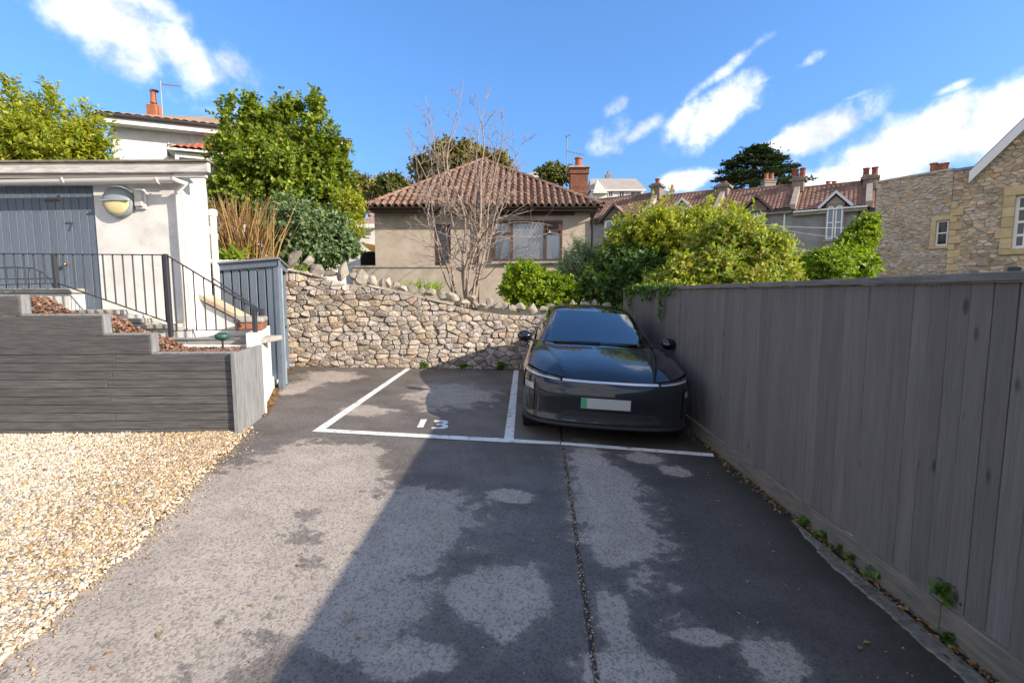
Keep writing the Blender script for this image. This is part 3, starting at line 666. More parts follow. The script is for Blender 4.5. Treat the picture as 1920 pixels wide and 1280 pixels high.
cells = voronoi(sd_, (-.3, WL + .02, -.16, 2.4), 1.7)
st = []
for s, poly in zip(sd_, cells):
    for u in (s[0],):
        z0 = topz(u - .1) - .01; z1 = topz(u + .1) - .01; n = (-(z1 - z0), .2); poly = clip(poly, n, n[0] * (u - .1) + n[1] * z0) if len(poly) > 2 else poly
    if len(poly) < 3: continue
    a = np.array(poly); 
    if np.ptp(a[:, 0]) < .05 or np.ptp(a[:, 1]) < .04: continue
    st.append((s, poly))
print('wall stones', len(st))
def area(p): return abs(sum(p[i][0] * p[(i + 1) % len(p)][1] - p[(i + 1) % len(p)][0] * p[i][1] for i in range(len(p)))) / 2
def lay(polys, parent, gap, depth, rs, mat, y=0.0):
    """the 300 largest stones each an object, the small rest joined"""
    polys = sorted(polys, key=area, reverse=True); mb = MB()
    for i, poly in enumerate(polys):
        me, c = stone_mesh(poly, gap, depth, rs, mat)
        if i < 300: link('stone', me, parent, (c[0], y, c[1]))
        else: mb.add([(v.co.x + c[0], v.co.y + y, v.co.z + c[1]) for v in me.vertices], [tuple(p.vertices) for p in me.polygons]); bpy.data.meshes.remove(me)
    if mb.v: mb.build('stone', mat, parent, kind='stuff')
lay([p for s_, p in st], wall, .0045, .06, rs, m_stone)
core = MB(); pts = [(-.3, .012, -.2)] + [(WL, .012, -.2)] + [(u, .012, z - .012) for u, z in zip(pu[::-1], pz[::-1])]
core.prism(pts, (0, .42, 0)).build('mortar', m_mortar, wall)
# upright coping stones
cop = [(549, 484, 20, 44, .7), (575, 490, 22, 30, -.3), (594, 503, 27, 30, .1), (618, 511, 30, 26, .1), (643, 508, 22, 40, .25), (661, 517, 16, 24, 0), (678, 520, 26, 30, .1), (699, 527, 20, 22, -.2), (715, 529, 10, 26, 0), (728, 530, 12, 26, .05),
       (743, 537, 17, 22, 0), (758, 541, 21, 22, -.1), (777, 544, 22, 22, .1), (793, 547, 11, 22, -.2), (809, 549, 19, 24, 0), (830, 555, 22, 24, .2), (851, 558, 26, 24, .1), (870, 566, 28, 18, -.1), (885, 560, 15, 24, .1), (896, 571, 16, 16, .6),
       (908, 573, 15, 18, .1), (920, 570, 17, 22, .1), (934, 574, 17, 21, -.1), (949, 571, 20, 26, .1), (964, 577, 18, 20, 0), (980, 577, 22, 26, .1), (1000, 579, 22, 30, 0), (1020, 579, 20, 26, .1), (1040, 577, 18, 26, 0), (1058, 577, 18, 26, .1), (1078, 576, 20, 26, 0), (1098, 575, 20, 26, 0), (1120, 574, 20, 26, 0), (1142, 573, 20, 26, 0)]
m_cope = M('coping_stone', (.36, .315, .255), (.235, .205, .17), 8, .92, .8, 28, rnd=.18, dirt=(.22, .21, .13), damt=.45, dscale=5, bdist=.02)
for k, (x, y, w, h, tl) in enumerate(cop):
    u, z = on_wall(x, y); s = 10.6 / FPX
    z = max(z, topz(u) + h * s * .30)
    link('coping_stone', rock('coping_stone', (w * s * random.uniform(.95, 1.3), .22, h * s * random.uniform(.62, .95)), k + 3, m_cope), wall, (u, .14 + random.uniform(-.05, .05), z), (random.uniform(-.3, .3), tl + random.uniform(-.45, .45) * (k > 0), random.uniform(-.6, .6)))
for (a, b, h) in ((540, 610, .05), (690, 850, .05)):     # thin projecting bed slabs under the coping
    u0, z0 = on_wall(a, np.interp(a, [505, 575, 700, 880], [500, 513, 538, 579])); u1, z1 = on_wall(b, np.interp(b, [505, 575, 700, 880], [500, 513, 538, 579]))
    n = 3
    for i in range(n):
        ua, ub = u0 + (u1 - u0) * i / n, u0 + (u1 - u0) * (i + .97) / n
        me, c = chbox(ub - ua, .34, .05, .012, 'bed_slab', m_cope), None
        link('bed_slab', me, wall, ((ua + ub) / 2, .10, topz((ua + ub) / 2) + .0), (random.uniform(-.05, .05), math.atan2(topz(ua) - topz(ub), ub - ua), 0))
# ------------------------------------------------------------------ stepped timber planter
PA = G(443, 813); PA.z = SLOPE * 3.02
pd = Vector((-1, .045, 0)).normalized(); pd = Vector((-1, -.05, 0)).normalized()      # along the front face, away from the corner
planter = root('timber_planter', 'stepped raised planter of grey stained timber boards on the gravel', 'planter', PA, math.atan2(-pd.y, -pd.x))
def on_plane(x, y, o, n):
    d = ray(x, y); c = Vector((0, 0, CAM_H)); return c + d * ((o - c).dot(n) / d.dot(n))
pn = Vector((-pd.y, pd.x, 0))
def pl_loc(x, y):                          # (distance left of the corner, height above its foot)
    p = on_plane(x, y, PA, pn); return (p - PA).dot(pd), p.z - PA.z
H1 = pl_loc(430, 664)[1]; LV = [(pl_loc(275, 630)[0], pl_loc(150, 606)[1]), (pl_loc(189, 560)[0], pl_loc(120, 600)[1]), (pl_loc(36, 590)[0], pl_loc(20, 569)[1])]
LEN = 3.1
zs = list(np.linspace(-.03, H1, 11)); rs = random.Random(4)
def pboard(u0, u1, z0, z1, th=.05, proud=0):
    me = chbox(u1 - u0 - .003, th, z1 - z0 - .004, .004, 'board', m_timber)
    return link('board', me, planter, (-(u0 + u1) / 2, proud + th / 2 + random.uniform(-.003, .003), (z0 + z1) / 2))
jts = [1.0, None, 1.25, None, 1.28, None, 1.3, 1.24, None, 1.2, 1.26]
for i in range(10):
    j = jts[i]
    if j: pboard(.0, j, zs[i], zs[i + 1]); pboard(j, LEN, zs[i], zs[i + 1])
    else: pboard(.0, LEN, zs[i], zs[i + 1])
z2 = pl_loc(200, 633)[1]; z3 = pl_loc(100, 606)[1]
ht = [H1, H1 + .2, H1 + .4, H1 + .6]
us = [0, pl_loc(281, 640)[0], pl_loc(190, 600)[0], pl_loc(36, 570)[0]]
for k in (1, 2, 3): pboard(us[k], LEN, ht[k - 1], ht[k], .05)
# return end facing the car park, vertical boards
PB = G(490, 776); PB.z = PA.z; e = (PB - PA); e.z = 0; EL = e.length
er = root('tmp', 'x', 'x'); bpy.data.objects.remove(er)
ev = Matrix.Rotation(-planter.rotation_euler.z, 3, 'Z') @ e.normalized()
ang = math.atan2(ev.y, ev.x)
n = 4
for i in range(n):
    t = (i + .5) / n * EL; hgt = H1 + .015
    me = chbox(EL / n - .006, .045, hgt + .05, .004, 'end_board', m_timber_end)
    link('end_board', me, planter, (ev.x * t + .024 * math.sin(ang), ev.y * t - .024 * math.cos(ang) + .0, hgt / 2 - .025), (0, 0, ang))
link('corner_trim', chbox(.05, .06, H1 + .06, .005, 'corner_trim', m_timber_end), planter, (.028, -.012, H1 / 2 - .01))
# top cappings and risers of each step
for k in range(3):
    u0, u1 = us[k], us[k + 1]; link('top_board', chbox(u1 - u0, .10, .02, .004, 'top_board', m_timber_end), planter, (-(u0 + u1) / 2, .055, ht[k] + .0105))
    link('riser_board', chbox(.022, .10, .2, .003, 'riser_board', m_timber_end), planter, (-u1 + .0115, .055, ht[k] + .1215))
link('top_board', chbox(LEN - us[3], .10, .02, .004, 'top_board', m_timber_end), planter, (-(LEN + us[3]) / 2, .055, ht[3] + .0105))
# bark beds behind the boards
def bed_z(x, y):
    u = -x; b = float(np.interp(u, [0, us[1] + .12, us[1] + .5, us[2] + .1, us[2] + .5, us[3] + .1, us[3] + .4, LEN], [ht[0], ht[0], ht[1], ht[1], ht[2], ht[2], ht[3], ht[3]]))
    near = float(np.interp(u, [0, us[1] - .001, us[1] + .001, us[2] - .001, us[2] + .001, us[3] - .001, us[3] + .001, LEN], [ht[0], ht[0], ht[1], ht[1], ht[2], ht[2], ht[3], ht[3]]))
    return b - .012 - .03 * (y - .1)
def bed_pts(rng, n):
    y = .11 + .72 * rng.random(n); lim = ev.x / ev.y * y - .04; return np.stack([lim - (LEN + lim) * rng.random(n), y], 1)
chips(2600, bed_pts, bed_z, .05, m_mulch, 'bark_mulch', parent=planter, seed=21, lift=.2)
gs = np.array([[(ev.x / ev.y * y - .03 - (LEN - .03) * t, y, bed_z(ev.x / ev.y * y - .03 - (LEN - .03) * t, y) - .012) for t in np.linspace(0, 1, 60)] for y in (.09, .3, .6, .85)])
MB().grid(gs, True).build('soil', m_soil, planter)

# solar spot light standing in the bark
q = P(418, 651, 5.62); lamp = root('solar_garden_light', 'small green mushroom shaped garden light staked in the bark mulch', 'garden light', q)
m_green = M('dark_green_plastic', (.03, .09, .075), rough=.4)
MB().tube([(0, 0, -.12), (0, 0, .12)], .012, 8).build('stake', m_iron, lamp)
MB().lathe([(.02, .08), (.075, .105), (.08, .13), (.072, .155), (.02, .162)], (0, 0, 0), n=20).build('lamp_head', m_green, lamp, smooth=True)
MB().lathe([(.05, .163), (.045, .168)], (0, 0, 0), n=16).build('solar_panel', m_iron, lamp)

# ------------------------------------------------------------------ white rendered retaining wall with a ledge slab, pier and steps
YL = 6.1
ledge_z = P(400, 636, YL).z
rw = root('rendered_wall', 'white rendered retaining wall edging the tarmac below the railing', 'wall', (G(487, 780).x, G(487, 780).y, 0))
A0 = G(490, 779); A1 = G(512, 733); A2 = G(541, 688)
y0 = A0.y
# front return (towards the planter) and the long face along the tarmac
f0 = A0 + Vector((-1.9, .05, 0))
def vwall(pts, z0, z1, th, name, mat, parent):
    a, b = Vector(pts[0]), Vector(pts[1]); d = (b - a); d.z = 0; n = Vector((-d.y, d.x, 0)).normalized() * th
    return MB().prism([(a.x, a.y, z0), (b.x, b.y, z0), (b.x + n.x, b.y + n.y, z0), (a.x + n.x, a.y + n.y, z0)], (0, 0, z1 - z0)).build(name, mat, parent, world=True, bevel=.008)
vwall((f0, A0), -.1, ledge_z - .05, .14, 'front_face', m_white, rw)
vwall((A0 + Vector((.003, .003, 0)), A1), -.1, ledge_z + .10, .13, 'side_face', m_white, rw)
vwall((A1 + Vector((0, .003, 0)), A2), -.1, .40, .12, 'plinth', m_white, rw)
kx = (A1 - A0); kx.z = 0; kx.normalize(); kn = Vector((-kx.y, kx.x, 0))
def obox(o, d, L, w, z0, z1, name, mat, parent, bevel=.008):
    d = Vector(d).normalized(); n = Vector((-d.y, d.x, 0)); o = Vector(o)
    return MB().prism([(*(o)[:2], z0), (*(o + d * L)[:2], z0), (*(o + d * L + n * w)[:2], z0), (*(o + n * w)[:2], z0)], (0, 0, z1 - z0)).build(name, mat, parent, world=True, bevel=bevel)
obox(A0 + kx * .42 - kn * .012, kx, .50, .30, ledge_z + .102, ledge_z + .20, 'pier_brick', m_brick, rw)
obox(A0 + kx * .40 - kn * .03, kx, .54, .34, ledge_z + .203, ledge_z + .265, 'pier_cap', m_slab, rw, .015)
# ledge slabs
l0 = P(283, 640, YL); l1 = P(487, 640, YL); nsl = 3
for i in range(nsl):
    xa = l0.x + (l1.x - l0.x) * i / nsl; xb = l0.x + (l1.x - l0.x) * (i + 1) / nsl - .006
    link('ledge_slab', chbox(xb - xa, .62, .065, .008, 'ledge_slab', m_slab), rw, ((xa + xb) / 2 - rw.location.x, YL + .30 - rw.location.y + .0, ledge_z - .03))
# rising steps
stairs = root('stone_steps', 'short flight of pale stone steps rising to the blue door', 'steps', (P(260, 620, 6.3).x, 6.3, ledge_z))
sp = [((243, 316), 608, 6.25, .30), ((204, 268), 597, 6.3, .30), ((108, 222), 581, 6.35, .45)]
for (xa, xb), ytop, Y, dp in sp:
    a, b = P(xa, ytop, Y), P(xb, ytop, Y)
    link('tread', chbox(b.x - a.x, dp + .3, .06, .008, 'tread', m_slab), stairs, ((a.x + b.x) / 2 - stairs.location.x, Y + dp / 2 + .15 - 6.3, a.z - .03 - ledge_z))
    MB().box(a.x + .03, b.x + .25, Y + .06, Y + dp + .3, ledge_z - .1, a.z - .062).build('riser', m_white, stairs, world=True)
# upper landing with a white side
lt = P(0, 541, 6.35); lx1 = P(130, 541, 6.35).x
landing = root('upper_landing', 'raised landing slab in front of the blue door with a white painted side', 'landing', (lx1, 6.35, lt.z))
MB().box(-2.2, -.04, .04, .9, -.9, -.062).build('side', m_white, landing, bevel=.008)
for i in range(3): link('landing_slab', chbox(.73, .9, .06, .01, 'landing_slab', m_slab), landing, (-.37 - i * .735, .45, -.03))

# ------------------------------------------------------------------ railings
def railing(name, label, plane_Y, top, bottom, posts, bal, post_w=.045, r=.0085, cat='railing', yf=None):
    """top / bottom: picture polylines of the rails; bal: spacing of balusters in metres"""
    Yf = yf or (lambda x: plane_Y)
    tp = [P(x, y, Yf(x)) for x, y in top]; bp = [P(x, y, Yf(x)) for x, y in bottom]
    o = root(name, label, cat, (tp[0].x, tp[0].y, bp[-1].z))
    for a, b in zip(tp, tp[1:]): MB().bar(a, b, .03, .012, up=(0, 0, 1)).build('top_rail', m_iron, o, world=True)
    for a, b in zip(bp, bp[1:]): MB().bar(a, b, .03, .010).build('bottom_rail', m_iron, o, world=True)
    for x, y0_, y1_ in posts:
        a, b = P(x, y0_, Yf(x)), P(x, y1_, Yf(x)); a.x = b.x = (a.x + b.x) / 2; a.y -= .002; b.y = a.y
        MB().box(a.x - post_w / 2, a.x + post_w / 2, a.y - post_w / 2, a.y + post_w / 2, b.z, a.z + .012).build('post', m_iron, o, world=True, bevel=.003)
    tx = [p.x for p in tp]; tz = [p.z for p in tp]; bx = [p.x for p in bp]; bz = [p.z for p in bp]
    x = max(tx[0], bx[0]) + bal * .6
    while x < min(tx[-1], bx[-1]):
        if all(abs(x - P(q[0], 500, Yf(q[0])).x) > .03 for q in posts):
            yy = float(np.interp(x, tx, [p.y for p in tp]))
            MB().tube([(x, yy, np.interp(x, bx, bz)), (x, yy, np.interp(x, tx, tz) - .004)], r, 6, False).build('baluster', m_iron, o, world=True)
        x += bal
    return o
rail = railing('step_railing', 'black iron railing with thin balusters stepping down beside the stone steps', 5.98, [(-60, 475), (312, 478), (490, 586)], [(-60, 536), (109, 531), (316, 604), (322, 620), (478, 617)],
               [(104, 477, 540), (316, 478, 632), (478, 580, 632)], .122)
rail2 = railing('stair_railing', 'second black iron handrail sloping down in front of the blue bin store', 7.0, [(338, 481), (495, 586)], [(338, 530), (495, 640)], [(357, 494, 545), (493, 580, 636)], .155, .04)
arch = root('arched_border_fence', 'low arched wire border fence standing on the upper landing', 'border fence', P(50, 540, 6.3))
a = [P(x, y, 6.3) for x, y in ((-40, 503), (0, 502), (30, 501), (62, 503), (82, 512), (96, 526), (101, 540))]; MB().tube(a, .008, 6).build('top_wire', m_iron, arch, world=True, smooth=True)
for y_ in (524,): MB().tube([P(-40, y_, 6.3), P(99, y_ - 2, 6.3)], .006, 6).build('cross_wire', m_iron, arch, world=True)
for x in range(-30, 95, 21): MB().tube([P(x, 541, 6.3), P(x, np.interp(x, [-40, 62, 82, 96, 101], [503, 503, 512, 526, 540]), 6.3)], .006, 6).build('upright_wire', m_iron, arch, world=True)

# sloping stair wall behind the railing
sw = root('stair_wall', 'white stair wall topped by a sloping buff stone coping', 'wall', P(400, 640, 6.75))
a, b, c, d = P(338, 545, 6.75), P(476, 617, 6.75), P(476, 660, 6.75), P(338, 660, 6.75)
MB().prism([a, b, c, d], (0, .16, 0)).build('rendered_face', m_white, sw, world=True)
m_buff = M('buff_stone', (.50, .40, .26), (.40, .31, .20), 6, .85, .3, 40, dirt=(.25, .2, .14), damt=.4)
MB().prism([P(336, 531, 6.7), P(480, 609, 6.7), P(480, 617, 6.7), P(336, 541, 6.7)], (0, .26, 0)).build('sloping_coping', m_buff, sw, world=True, bevel=.006)

# ------------------------------------------------------------------ shed with blue door
YS = 6.6
sx0 = P(-160, 400, YS).x; sx1 = P(345, 400, YS).x
roof_z = P(200, 303, YS - .2).z; fl = .85
shed = root('white_outbuilding', 'flat roofed white outbuilding with a slate blue boarded door', 'outbuilding', ((sx0 + sx1) / 2, YS, fl))
dx1 = P(183, 460, YS).x; dz1 = P(90, 348, YS).z
fw = MB(); wall_holes(fw, sx0, sx1, fl, roof_z - .05, YS, [(sx0 + .02, dx1, fl + .01, dz1)], .07); fw.build('front_wall', m_white, shed, world=True)
cx, cy = P(388, 400, 6.85).x, 6.85
sidew = MB().add([(sx1, YS, fl), (cx, cy, fl), (cx, cy, roof_z), (sx1, YS, roof_z)], [(0, 1, 2, 3)]).add([(cx, cy, fl), (cx - .95, 8.4, fl), (cx - .95, 8.4, roof_z), (cx, cy, roof_z)], [(0, 1, 2, 3)]).add([(cx - .95, 8.4, fl), (sx0, 8.4, fl), (sx0, 8.4, roof_z), (cx - .95, 8.4, roof_z)], [(0, 1, 2, 3)])
sidew.build('side_wall', m_white, shed, world=True)
# roof edge: white upstand band, lead coloured cap
def band(pts, z0, z1, name, mat, out=0.0, th=.06):
    mb = MB()
    for (p, q) in zip(pts, pts[1:]):
        p, q = Vector((*p, 0)), Vector((*q, 0)); d = (q - p).normalized(); n = Vector((d.y, -d.x, 0))
        mb.prism([(*(p + n * out)[:2], z0), (*(q + n * out)[:2], z0), (*(q - n * th)[:2], z0), (*(p - n * th)[:2], z0)], (0, 0, z1 - z0))
    return mb.build(name, mat, shed, world=True, bevel=.006)
zc = P(200, 298, YS - .22).z; zb0 = P(200, 322, YS - .2).z
xe = P(388, 300, YS - .17).x
band([(sx0, YS), (xe, YS)], zb0, zc - .03, 'parapet_board', m_trim, .16, -.10)
band([(sx0, YS), (xe - .06, YS)], zb0 - .06, zb0 - .003, 'parapet_underboard', m_trim, .12, -.07)
band([(sx0, YS), (xe + .02, YS)], zc - .028, zc, 'roof_cap', M('mossy_felt_edge', (.24, .20, .14), (.15, .125, .09), 6, .9, .4, 30), .19, -.06)
MB().prism([(sx0, YS - .1, zc - .05), (sx1, YS - .1, zc - .05), (cx, cy, zc - .05), (cx - .95, 8.4, zc - .05), (sx0, 8.4, zc - .05)], (0, 0, .03)).build('flat_roof', m_lead, shed, world=True)
zf0, zf1 = P(200, 333, YS - .18).z, P(200, 323, YS - .18).z
MB().box(sx0, P(322, 330, YS - .14).x, YS - .13, YS - .003, zf0, zf1 + .005).build('fascia_board', M('bare_grey_board', (.22, .20, .18), (.15, .135, .12), 5, .85, stretch=(.5, 1, 6)), shed, world=True, bevel=.004)
# half-round gutter and downpipe
gz0 = P(160, 340, YS - .2).z; gx1 = P(326, 340, YS - .2).x
gt = MB(); rr = .062; prof_ = [(math.cos(t) * rr, -abs(math.sin(t)) * rr) for t in np.linspace(math.pi, 0, 9)]
gt.grid(np.array([[(x_, YS - .20 + a_, gz0 + .035 + b_ + (x_ - gx1) * .012) for a_, b_ in prof_ + [(rr * .8, 0), (-rr * .8, .001)]] for x_ in np.linspace(sx0, gx1, 8)]), True); gt.build('gutter', m_upvc, shed, smooth=True, world=True)
for px in (125, 300, -40):
    q = P(px, 340, YS - .2); MB().tube([(q.x, YS - .20 + rr * 1.12 * math.cos(t), q.z + .035 - rr * 1.15 * math.sin(t)) for t in np.linspace(0, math.pi, 9)], .010, 6).build('gutter_bracket', m_upvc, shed, world=True)
MB().tube([(gx1 - .02, YS - .2, gz0 + .02), (gx1 + .12, YS - .16, gz0 - .02), (sx1 - .04, YS - .05, gz0 - .10), (sx1 - .035, YS - .045, gz0 - .25), (sx1 - .035, YS - .045, fl)], .034, 10).build('downpipe', m_upvc, shed, smooth=True, world=True)
# boarded door
ddoor = MB().box(sx0 + .022, dx1 - .012, YS + .035, YS + .06, fl + .02, dz1 - .012).build('door', m_blue, shed, world=True)
def dpart(mb, name, mat, **k): return mb.build(name, mat, ddoor, world=True, **k)
bx = dx1 - .012; i = 0
while bx > sx0 + .1:
    w = .106 + (.004 if i % 3 else -.006); b = MB().box(bx - w + .005, bx, YS + .013, YS + .037, fl + .02, dz1 - .012); dpart(b, 'plank', m_blue, bevel=.004); bx -= w; i += 1
hx = P(82, 376, YS).x; dpart(MB().box(hx, hx + .20, YS + .006, YS + .014, P(82, 377.5, YS).z, P(82, 374, YS).z), 'hinge_strap', M('rusty_strap', (.12, .07, .05), rough=.8))
q = P(129, 424, YS); 
seven = [(-.045, .055), (.045, .055), (.045, .035), (.0, -.06), (-.022, -.06), (.02, .033), (-.045, .033)]
dpart(MB().prism([(q.x + a_, YS + .012, q.z + b_) for a_, b_ in seven], (0, -.006, 0)), 'number_seven', M('dull_zinc', (.06, .065, .075), rough=.5))
q = P(124, 496, YS); dpart(MB().lathe([(.012, 0), (.012, .03), (.026, .035), (.028, .05), (.015, .06)], (q.x, YS + .012, q.z), (0, -1, 0), 14), 'door_knob', M('brass', (.45, .25, .08), rough=.3, metal=.9), smooth=True)
# bulkhead lamp: round, hooded
q = P(227, 379, YS); RL = .205
bl = root('bulkhead_lamp', 'round grey bulkhead lamp with half hooded cream diffuser on the white wall', 'wall lamp', (q.x, YS, q.z))
m_lampgrey = M('lamp_grey', (.26, .29, .31), rough=.45)
MB().lathe([(RL, -.002), (RL, -.05), (RL * .93, -.075), (RL * .86, -.08)], (0, 0, 0), (0, 1, 0), 36).build('rim', m_lampgrey, bl, smooth=False)
def dome(half, rad, hgt, n=14, m=20):
    rows = []
    for i in range(n + 1):
        row = []
        for j in range(m + 1):
            a = (math.pi * j / m) * (1 if half > 0 else -1); r = rad * math.sin(math.pi / 2 * i / n); row.append((r * math.cos(a), -.078 - hgt * math.cos(math.pi / 2 * i / n), r * math.sin(a)))
        rows.append(row)
    return MB().grid(np.array(rows), half < 0)
dome(1, RL * .90, .055).build('hood', m_lampgrey, bl, smooth=True)
dome(-1, RL * .84, .04).build('diffuser', M('cream_diffuser', (.74, .62, .32), (.66, .53, .26), 3, .35), bl, smooth=True)
MB().box(-RL * .9, RL * .9, -.128, -.1, -.006, .012).build('hood_edge', m_lampgrey, bl, bevel=.003)
q = P(266, 374, YS); jb = root('sensor_box', 'small clear cased sensor box beside the round wall lamp', 'sensor box', (q.x, YS, q.z))
MB().box(-.07, .07, -.035, -.001, -.13, .13).build('back_plate', m_upvc, jb, bevel=.008)
MB().box(-.052, .052, -.075, -.036, -.10, .115).build('lens_cover', M('milky_lens', (.55, .54, .50), (.45, .44, .40), 8, .25), jb, bevel=.012, seg=2)
# white vent pipe at the wall's end
q = P(399, 402, 7.3); vp = root('vent_pipe', 'short white plastic pipe rising beside the white outbuilding corner', 'pipe', (q.x, q.y, .9))
MB().tube([(0, 0, 0), (0, 0, q.z - .9)], .045, 12).build('pipe', m_upvc, vp, smooth=True); MB().lathe([(.06, -.02), (.062, .05), (.045, .07)], (0, 0, q.z - .9), n=12).build('cap', m_upvc, vp)

# ------------------------------------------------------------------ blue bin store
B0 = P(368, 500, 7.35); B1 = P(513, 500, 7.35); Bz0 = .35; zt_l, zt_r = P(368, 499, 7.35).z, P(515, 486, 7.35).z
store = root('bin_store', 'slate blue timber bin store with vertical slats and an open end', 'bin store', ((B0.x + B1.x) / 2, 7.6, Bz0))
Lb = B1.x - B0.x; nsl = 9
for i in range(nsl):
    xa = B0.x + Lb * i / nsl; w = Lb / nsl
    zt = zt_l + (zt_r - zt_l) * (i + .5) / nsl - .05
    MB().box(xa + .014, xa + w - .010, 7.35, 7.375, Bz0, zt).build('slat', m_blue, store, world=True, bevel=.004)
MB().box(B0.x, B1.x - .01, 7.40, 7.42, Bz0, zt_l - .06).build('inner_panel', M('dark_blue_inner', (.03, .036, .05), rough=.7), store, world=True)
farp = G(539, 690); fy = 9.1; fx = P(534, 600, fy).x
MB().box(B1.x - .005, B1.x + .075, 7.335, 7.42, .2, zt_r - .02).build('corner_post', m_blue, store, world=True, bevel=.004)
MB().box(fx - .05, fx + .03, fy - .04, fy + .04, .2, zt_r - .1).build('corner_post', m_blue, store, world=True, bevel=.004)
MB().prism([(B0.x - .04, 7.31, zt_l - .10), (B1.x + .09, 7.31, zt_r - .10), (B1.x + .09, 7.31, zt_r - .005), (B0.x - .04, 7.31, zt_l - .005)], (0, .024, 0)).build('front_fascia', m_blue, store, world=True, bevel=.003)
MB().prism([(B1.x + .092, 7.31, zt_r - .10), (fx + .06, fy + .05, zt_r - .14), (fx + .06, fy + .05, zt_r - .05), (B1.x + .092, 7.31, zt_r - .005)], (-.024, 0, 0)).build('end_fascia', m_blue, store, world=True, bevel=.003)
MB().prism([(B0.x - .08, 7.27, zt_l - .003), (B1.x + .13, 7.27, zt_r - .003), (fx + .09, fy + .1, zt_r - .045), (fx - 2.1, fy + .1, zt_l - .045)], (0, 0, .03)).build('roof_sheet', m_lead, store, world=True, bevel=.004)
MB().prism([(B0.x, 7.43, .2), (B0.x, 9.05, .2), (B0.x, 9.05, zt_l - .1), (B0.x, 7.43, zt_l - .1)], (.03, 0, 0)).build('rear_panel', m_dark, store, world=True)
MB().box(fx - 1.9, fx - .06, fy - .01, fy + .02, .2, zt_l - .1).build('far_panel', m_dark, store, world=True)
dm = MB().prism([(B1.x + .04, 7.42, .25), (B1.x + .03, 7.56, .25), (B1.x + .03, 7.56, zt_r - .12), (B1.x + .04, 7.42, zt_r - .12)], (-.03, 0, 0)).build('open_door', M('pale_teal_door_edge', (.27, .34, .34), (.2, .26, .27), 5, .6), store, world=True, bevel=.003)
MB().box(fx - .02, fx + .06, fy - .09, fy - .045, 1.02, 1.05).build('latch', m_iron, store, world=True)
# rocks and a dark pot by the far post
for k, (x, y, s) in enumerate(((566, 676, .22), (553, 680, .16), (575, 684, .14), (548, 670, .18))):
    p = G(x, y); o = link('loose_stone', rock('loose_stone', (s * 1.4, s, s * .8), 90 + k, m_cope), None, (p.x, p.y - .06, p.z + s * .3), (0, .2 * k, k)); 
    tag(o, ['largest pale boulder lying at the foot of the stone wall beside the bin store', 'rounded stone between the boulder and the blue bin store post', 'flat stone lying in front of the boulders by the wall foot', 'grey stone tucked behind the others at the wall corner'][k], 'stone', 'loose stones at the wall corner')
p = G(541, 682); pot = root('black_plant_pot', 'black plastic pot tipped on its side by the bin store post', 'plant pot', (p.x - .02, p.y - .3, p.z + .09)); pot.rotation_euler = (R_(75), .2, .5)
MB().lathe([(.085, -.1), (.11, .1), (.12, .1), (.12, .125), (.10, .125), (.09, -.08)], (0, 0, 0), n=18).build('pot', m_iron, pot, smooth=False)
MB().lathe([(.09, .05), (.088, .06)], (0, 0, 0), n=14).build('soil', m_soil, pot)
# ------------------------------------------------------------------ bungalow
YB = 16.0
def bx_(x): return P(x, 450, YB).x
def bz_(y): return P(900, y, YB).z
X0, X1 = bx_(703), bx_(1106); bgz = 1.25; ez = bz_(398)
bung = root('bungalow', 'pale rendered bungalow with brown tiled hipped roof behind the stone wall', 'bungalow', ((X0 + X1) / 2, YB, bgz))
def B(mb, name, mat, par=None, **k): return mb.build(name, mat, par or bung, world=True, **k)
win = (bx_(926), bx_(1051), bz_(487), bz_(418)); dr = (bx_(814), bx_(845), bz_(500), bz_(420))
mb = MB(); wall_holes(mb, X0, X1, bgz - .3, ez + .1, YB, [win, dr], .14)
mb.add([(X1, YB, bgz - .3), (X1, YB + 8, bgz - .3), (X1, YB + 8, ez + .1), (X1, YB, ez + .1)], [(0, 1, 2, 3)]).add([(X0, YB, bgz - .3), (X0, YB + 8, bgz - .3), (X0, YB + 8, ez + .1), (X0, YB, ez + .1)], [(3, 2, 1, 0)])
B(mb, 'wall', m_render)
B(MB().box(bx_(893), X1 + .02, YB - .055, YB - .002, bgz - .3, bz_(522)), 'plinth', m_render)
B(MB().box(X0 - .6, bx_(893) - .01, YB - .45, YB - .30, bgz - .3, bz_(503)), 'low_garden_wall', m_render); B(MB().box(X0 - .65, bx_(893), YB - .48, YB - .27, bz_(503) + .002, bz_(499)), 'wall_coping', m_slab)
# roof
eL, eR = P(684, 388, YB - .42), P(1130, 385, YB - .42); eL.z = eR.z = (eL.z + eR.z) / 2
ap = P(905, 301, YB + 3.7)
roof = B(MB().add([eL + Vector((0, 0, -.02)), eR + Vector((0, 0, -.02)), ap + Vector((0, .02, -.03)), (eR.x, YB + 8.2, eR.z - .02), (eL.x, YB + 8.2, eL.z - .02), (ap.x, YB + 4.6, ap.z - .03)], [(0, 1, 2), (1, 3, 5, 2), (3, 4, 5), (4, 0, 2, 5)]), 'roof', m_dark)
for (a, b, c, d) in ((eR, Vector((eR.x, YB + 8.2, eR.z)), Vector((ap.x, YB + 4.6, ap.z)), ap), (Vector((eL.x, YB + 8.2, eL.z)), eL, ap, Vector((ap.x, YB + 4.6, ap.z)))):
    tiled(a, b, c, d, 30, 14, .03, .03).build('side_slope', m_tile, roof, world=True)
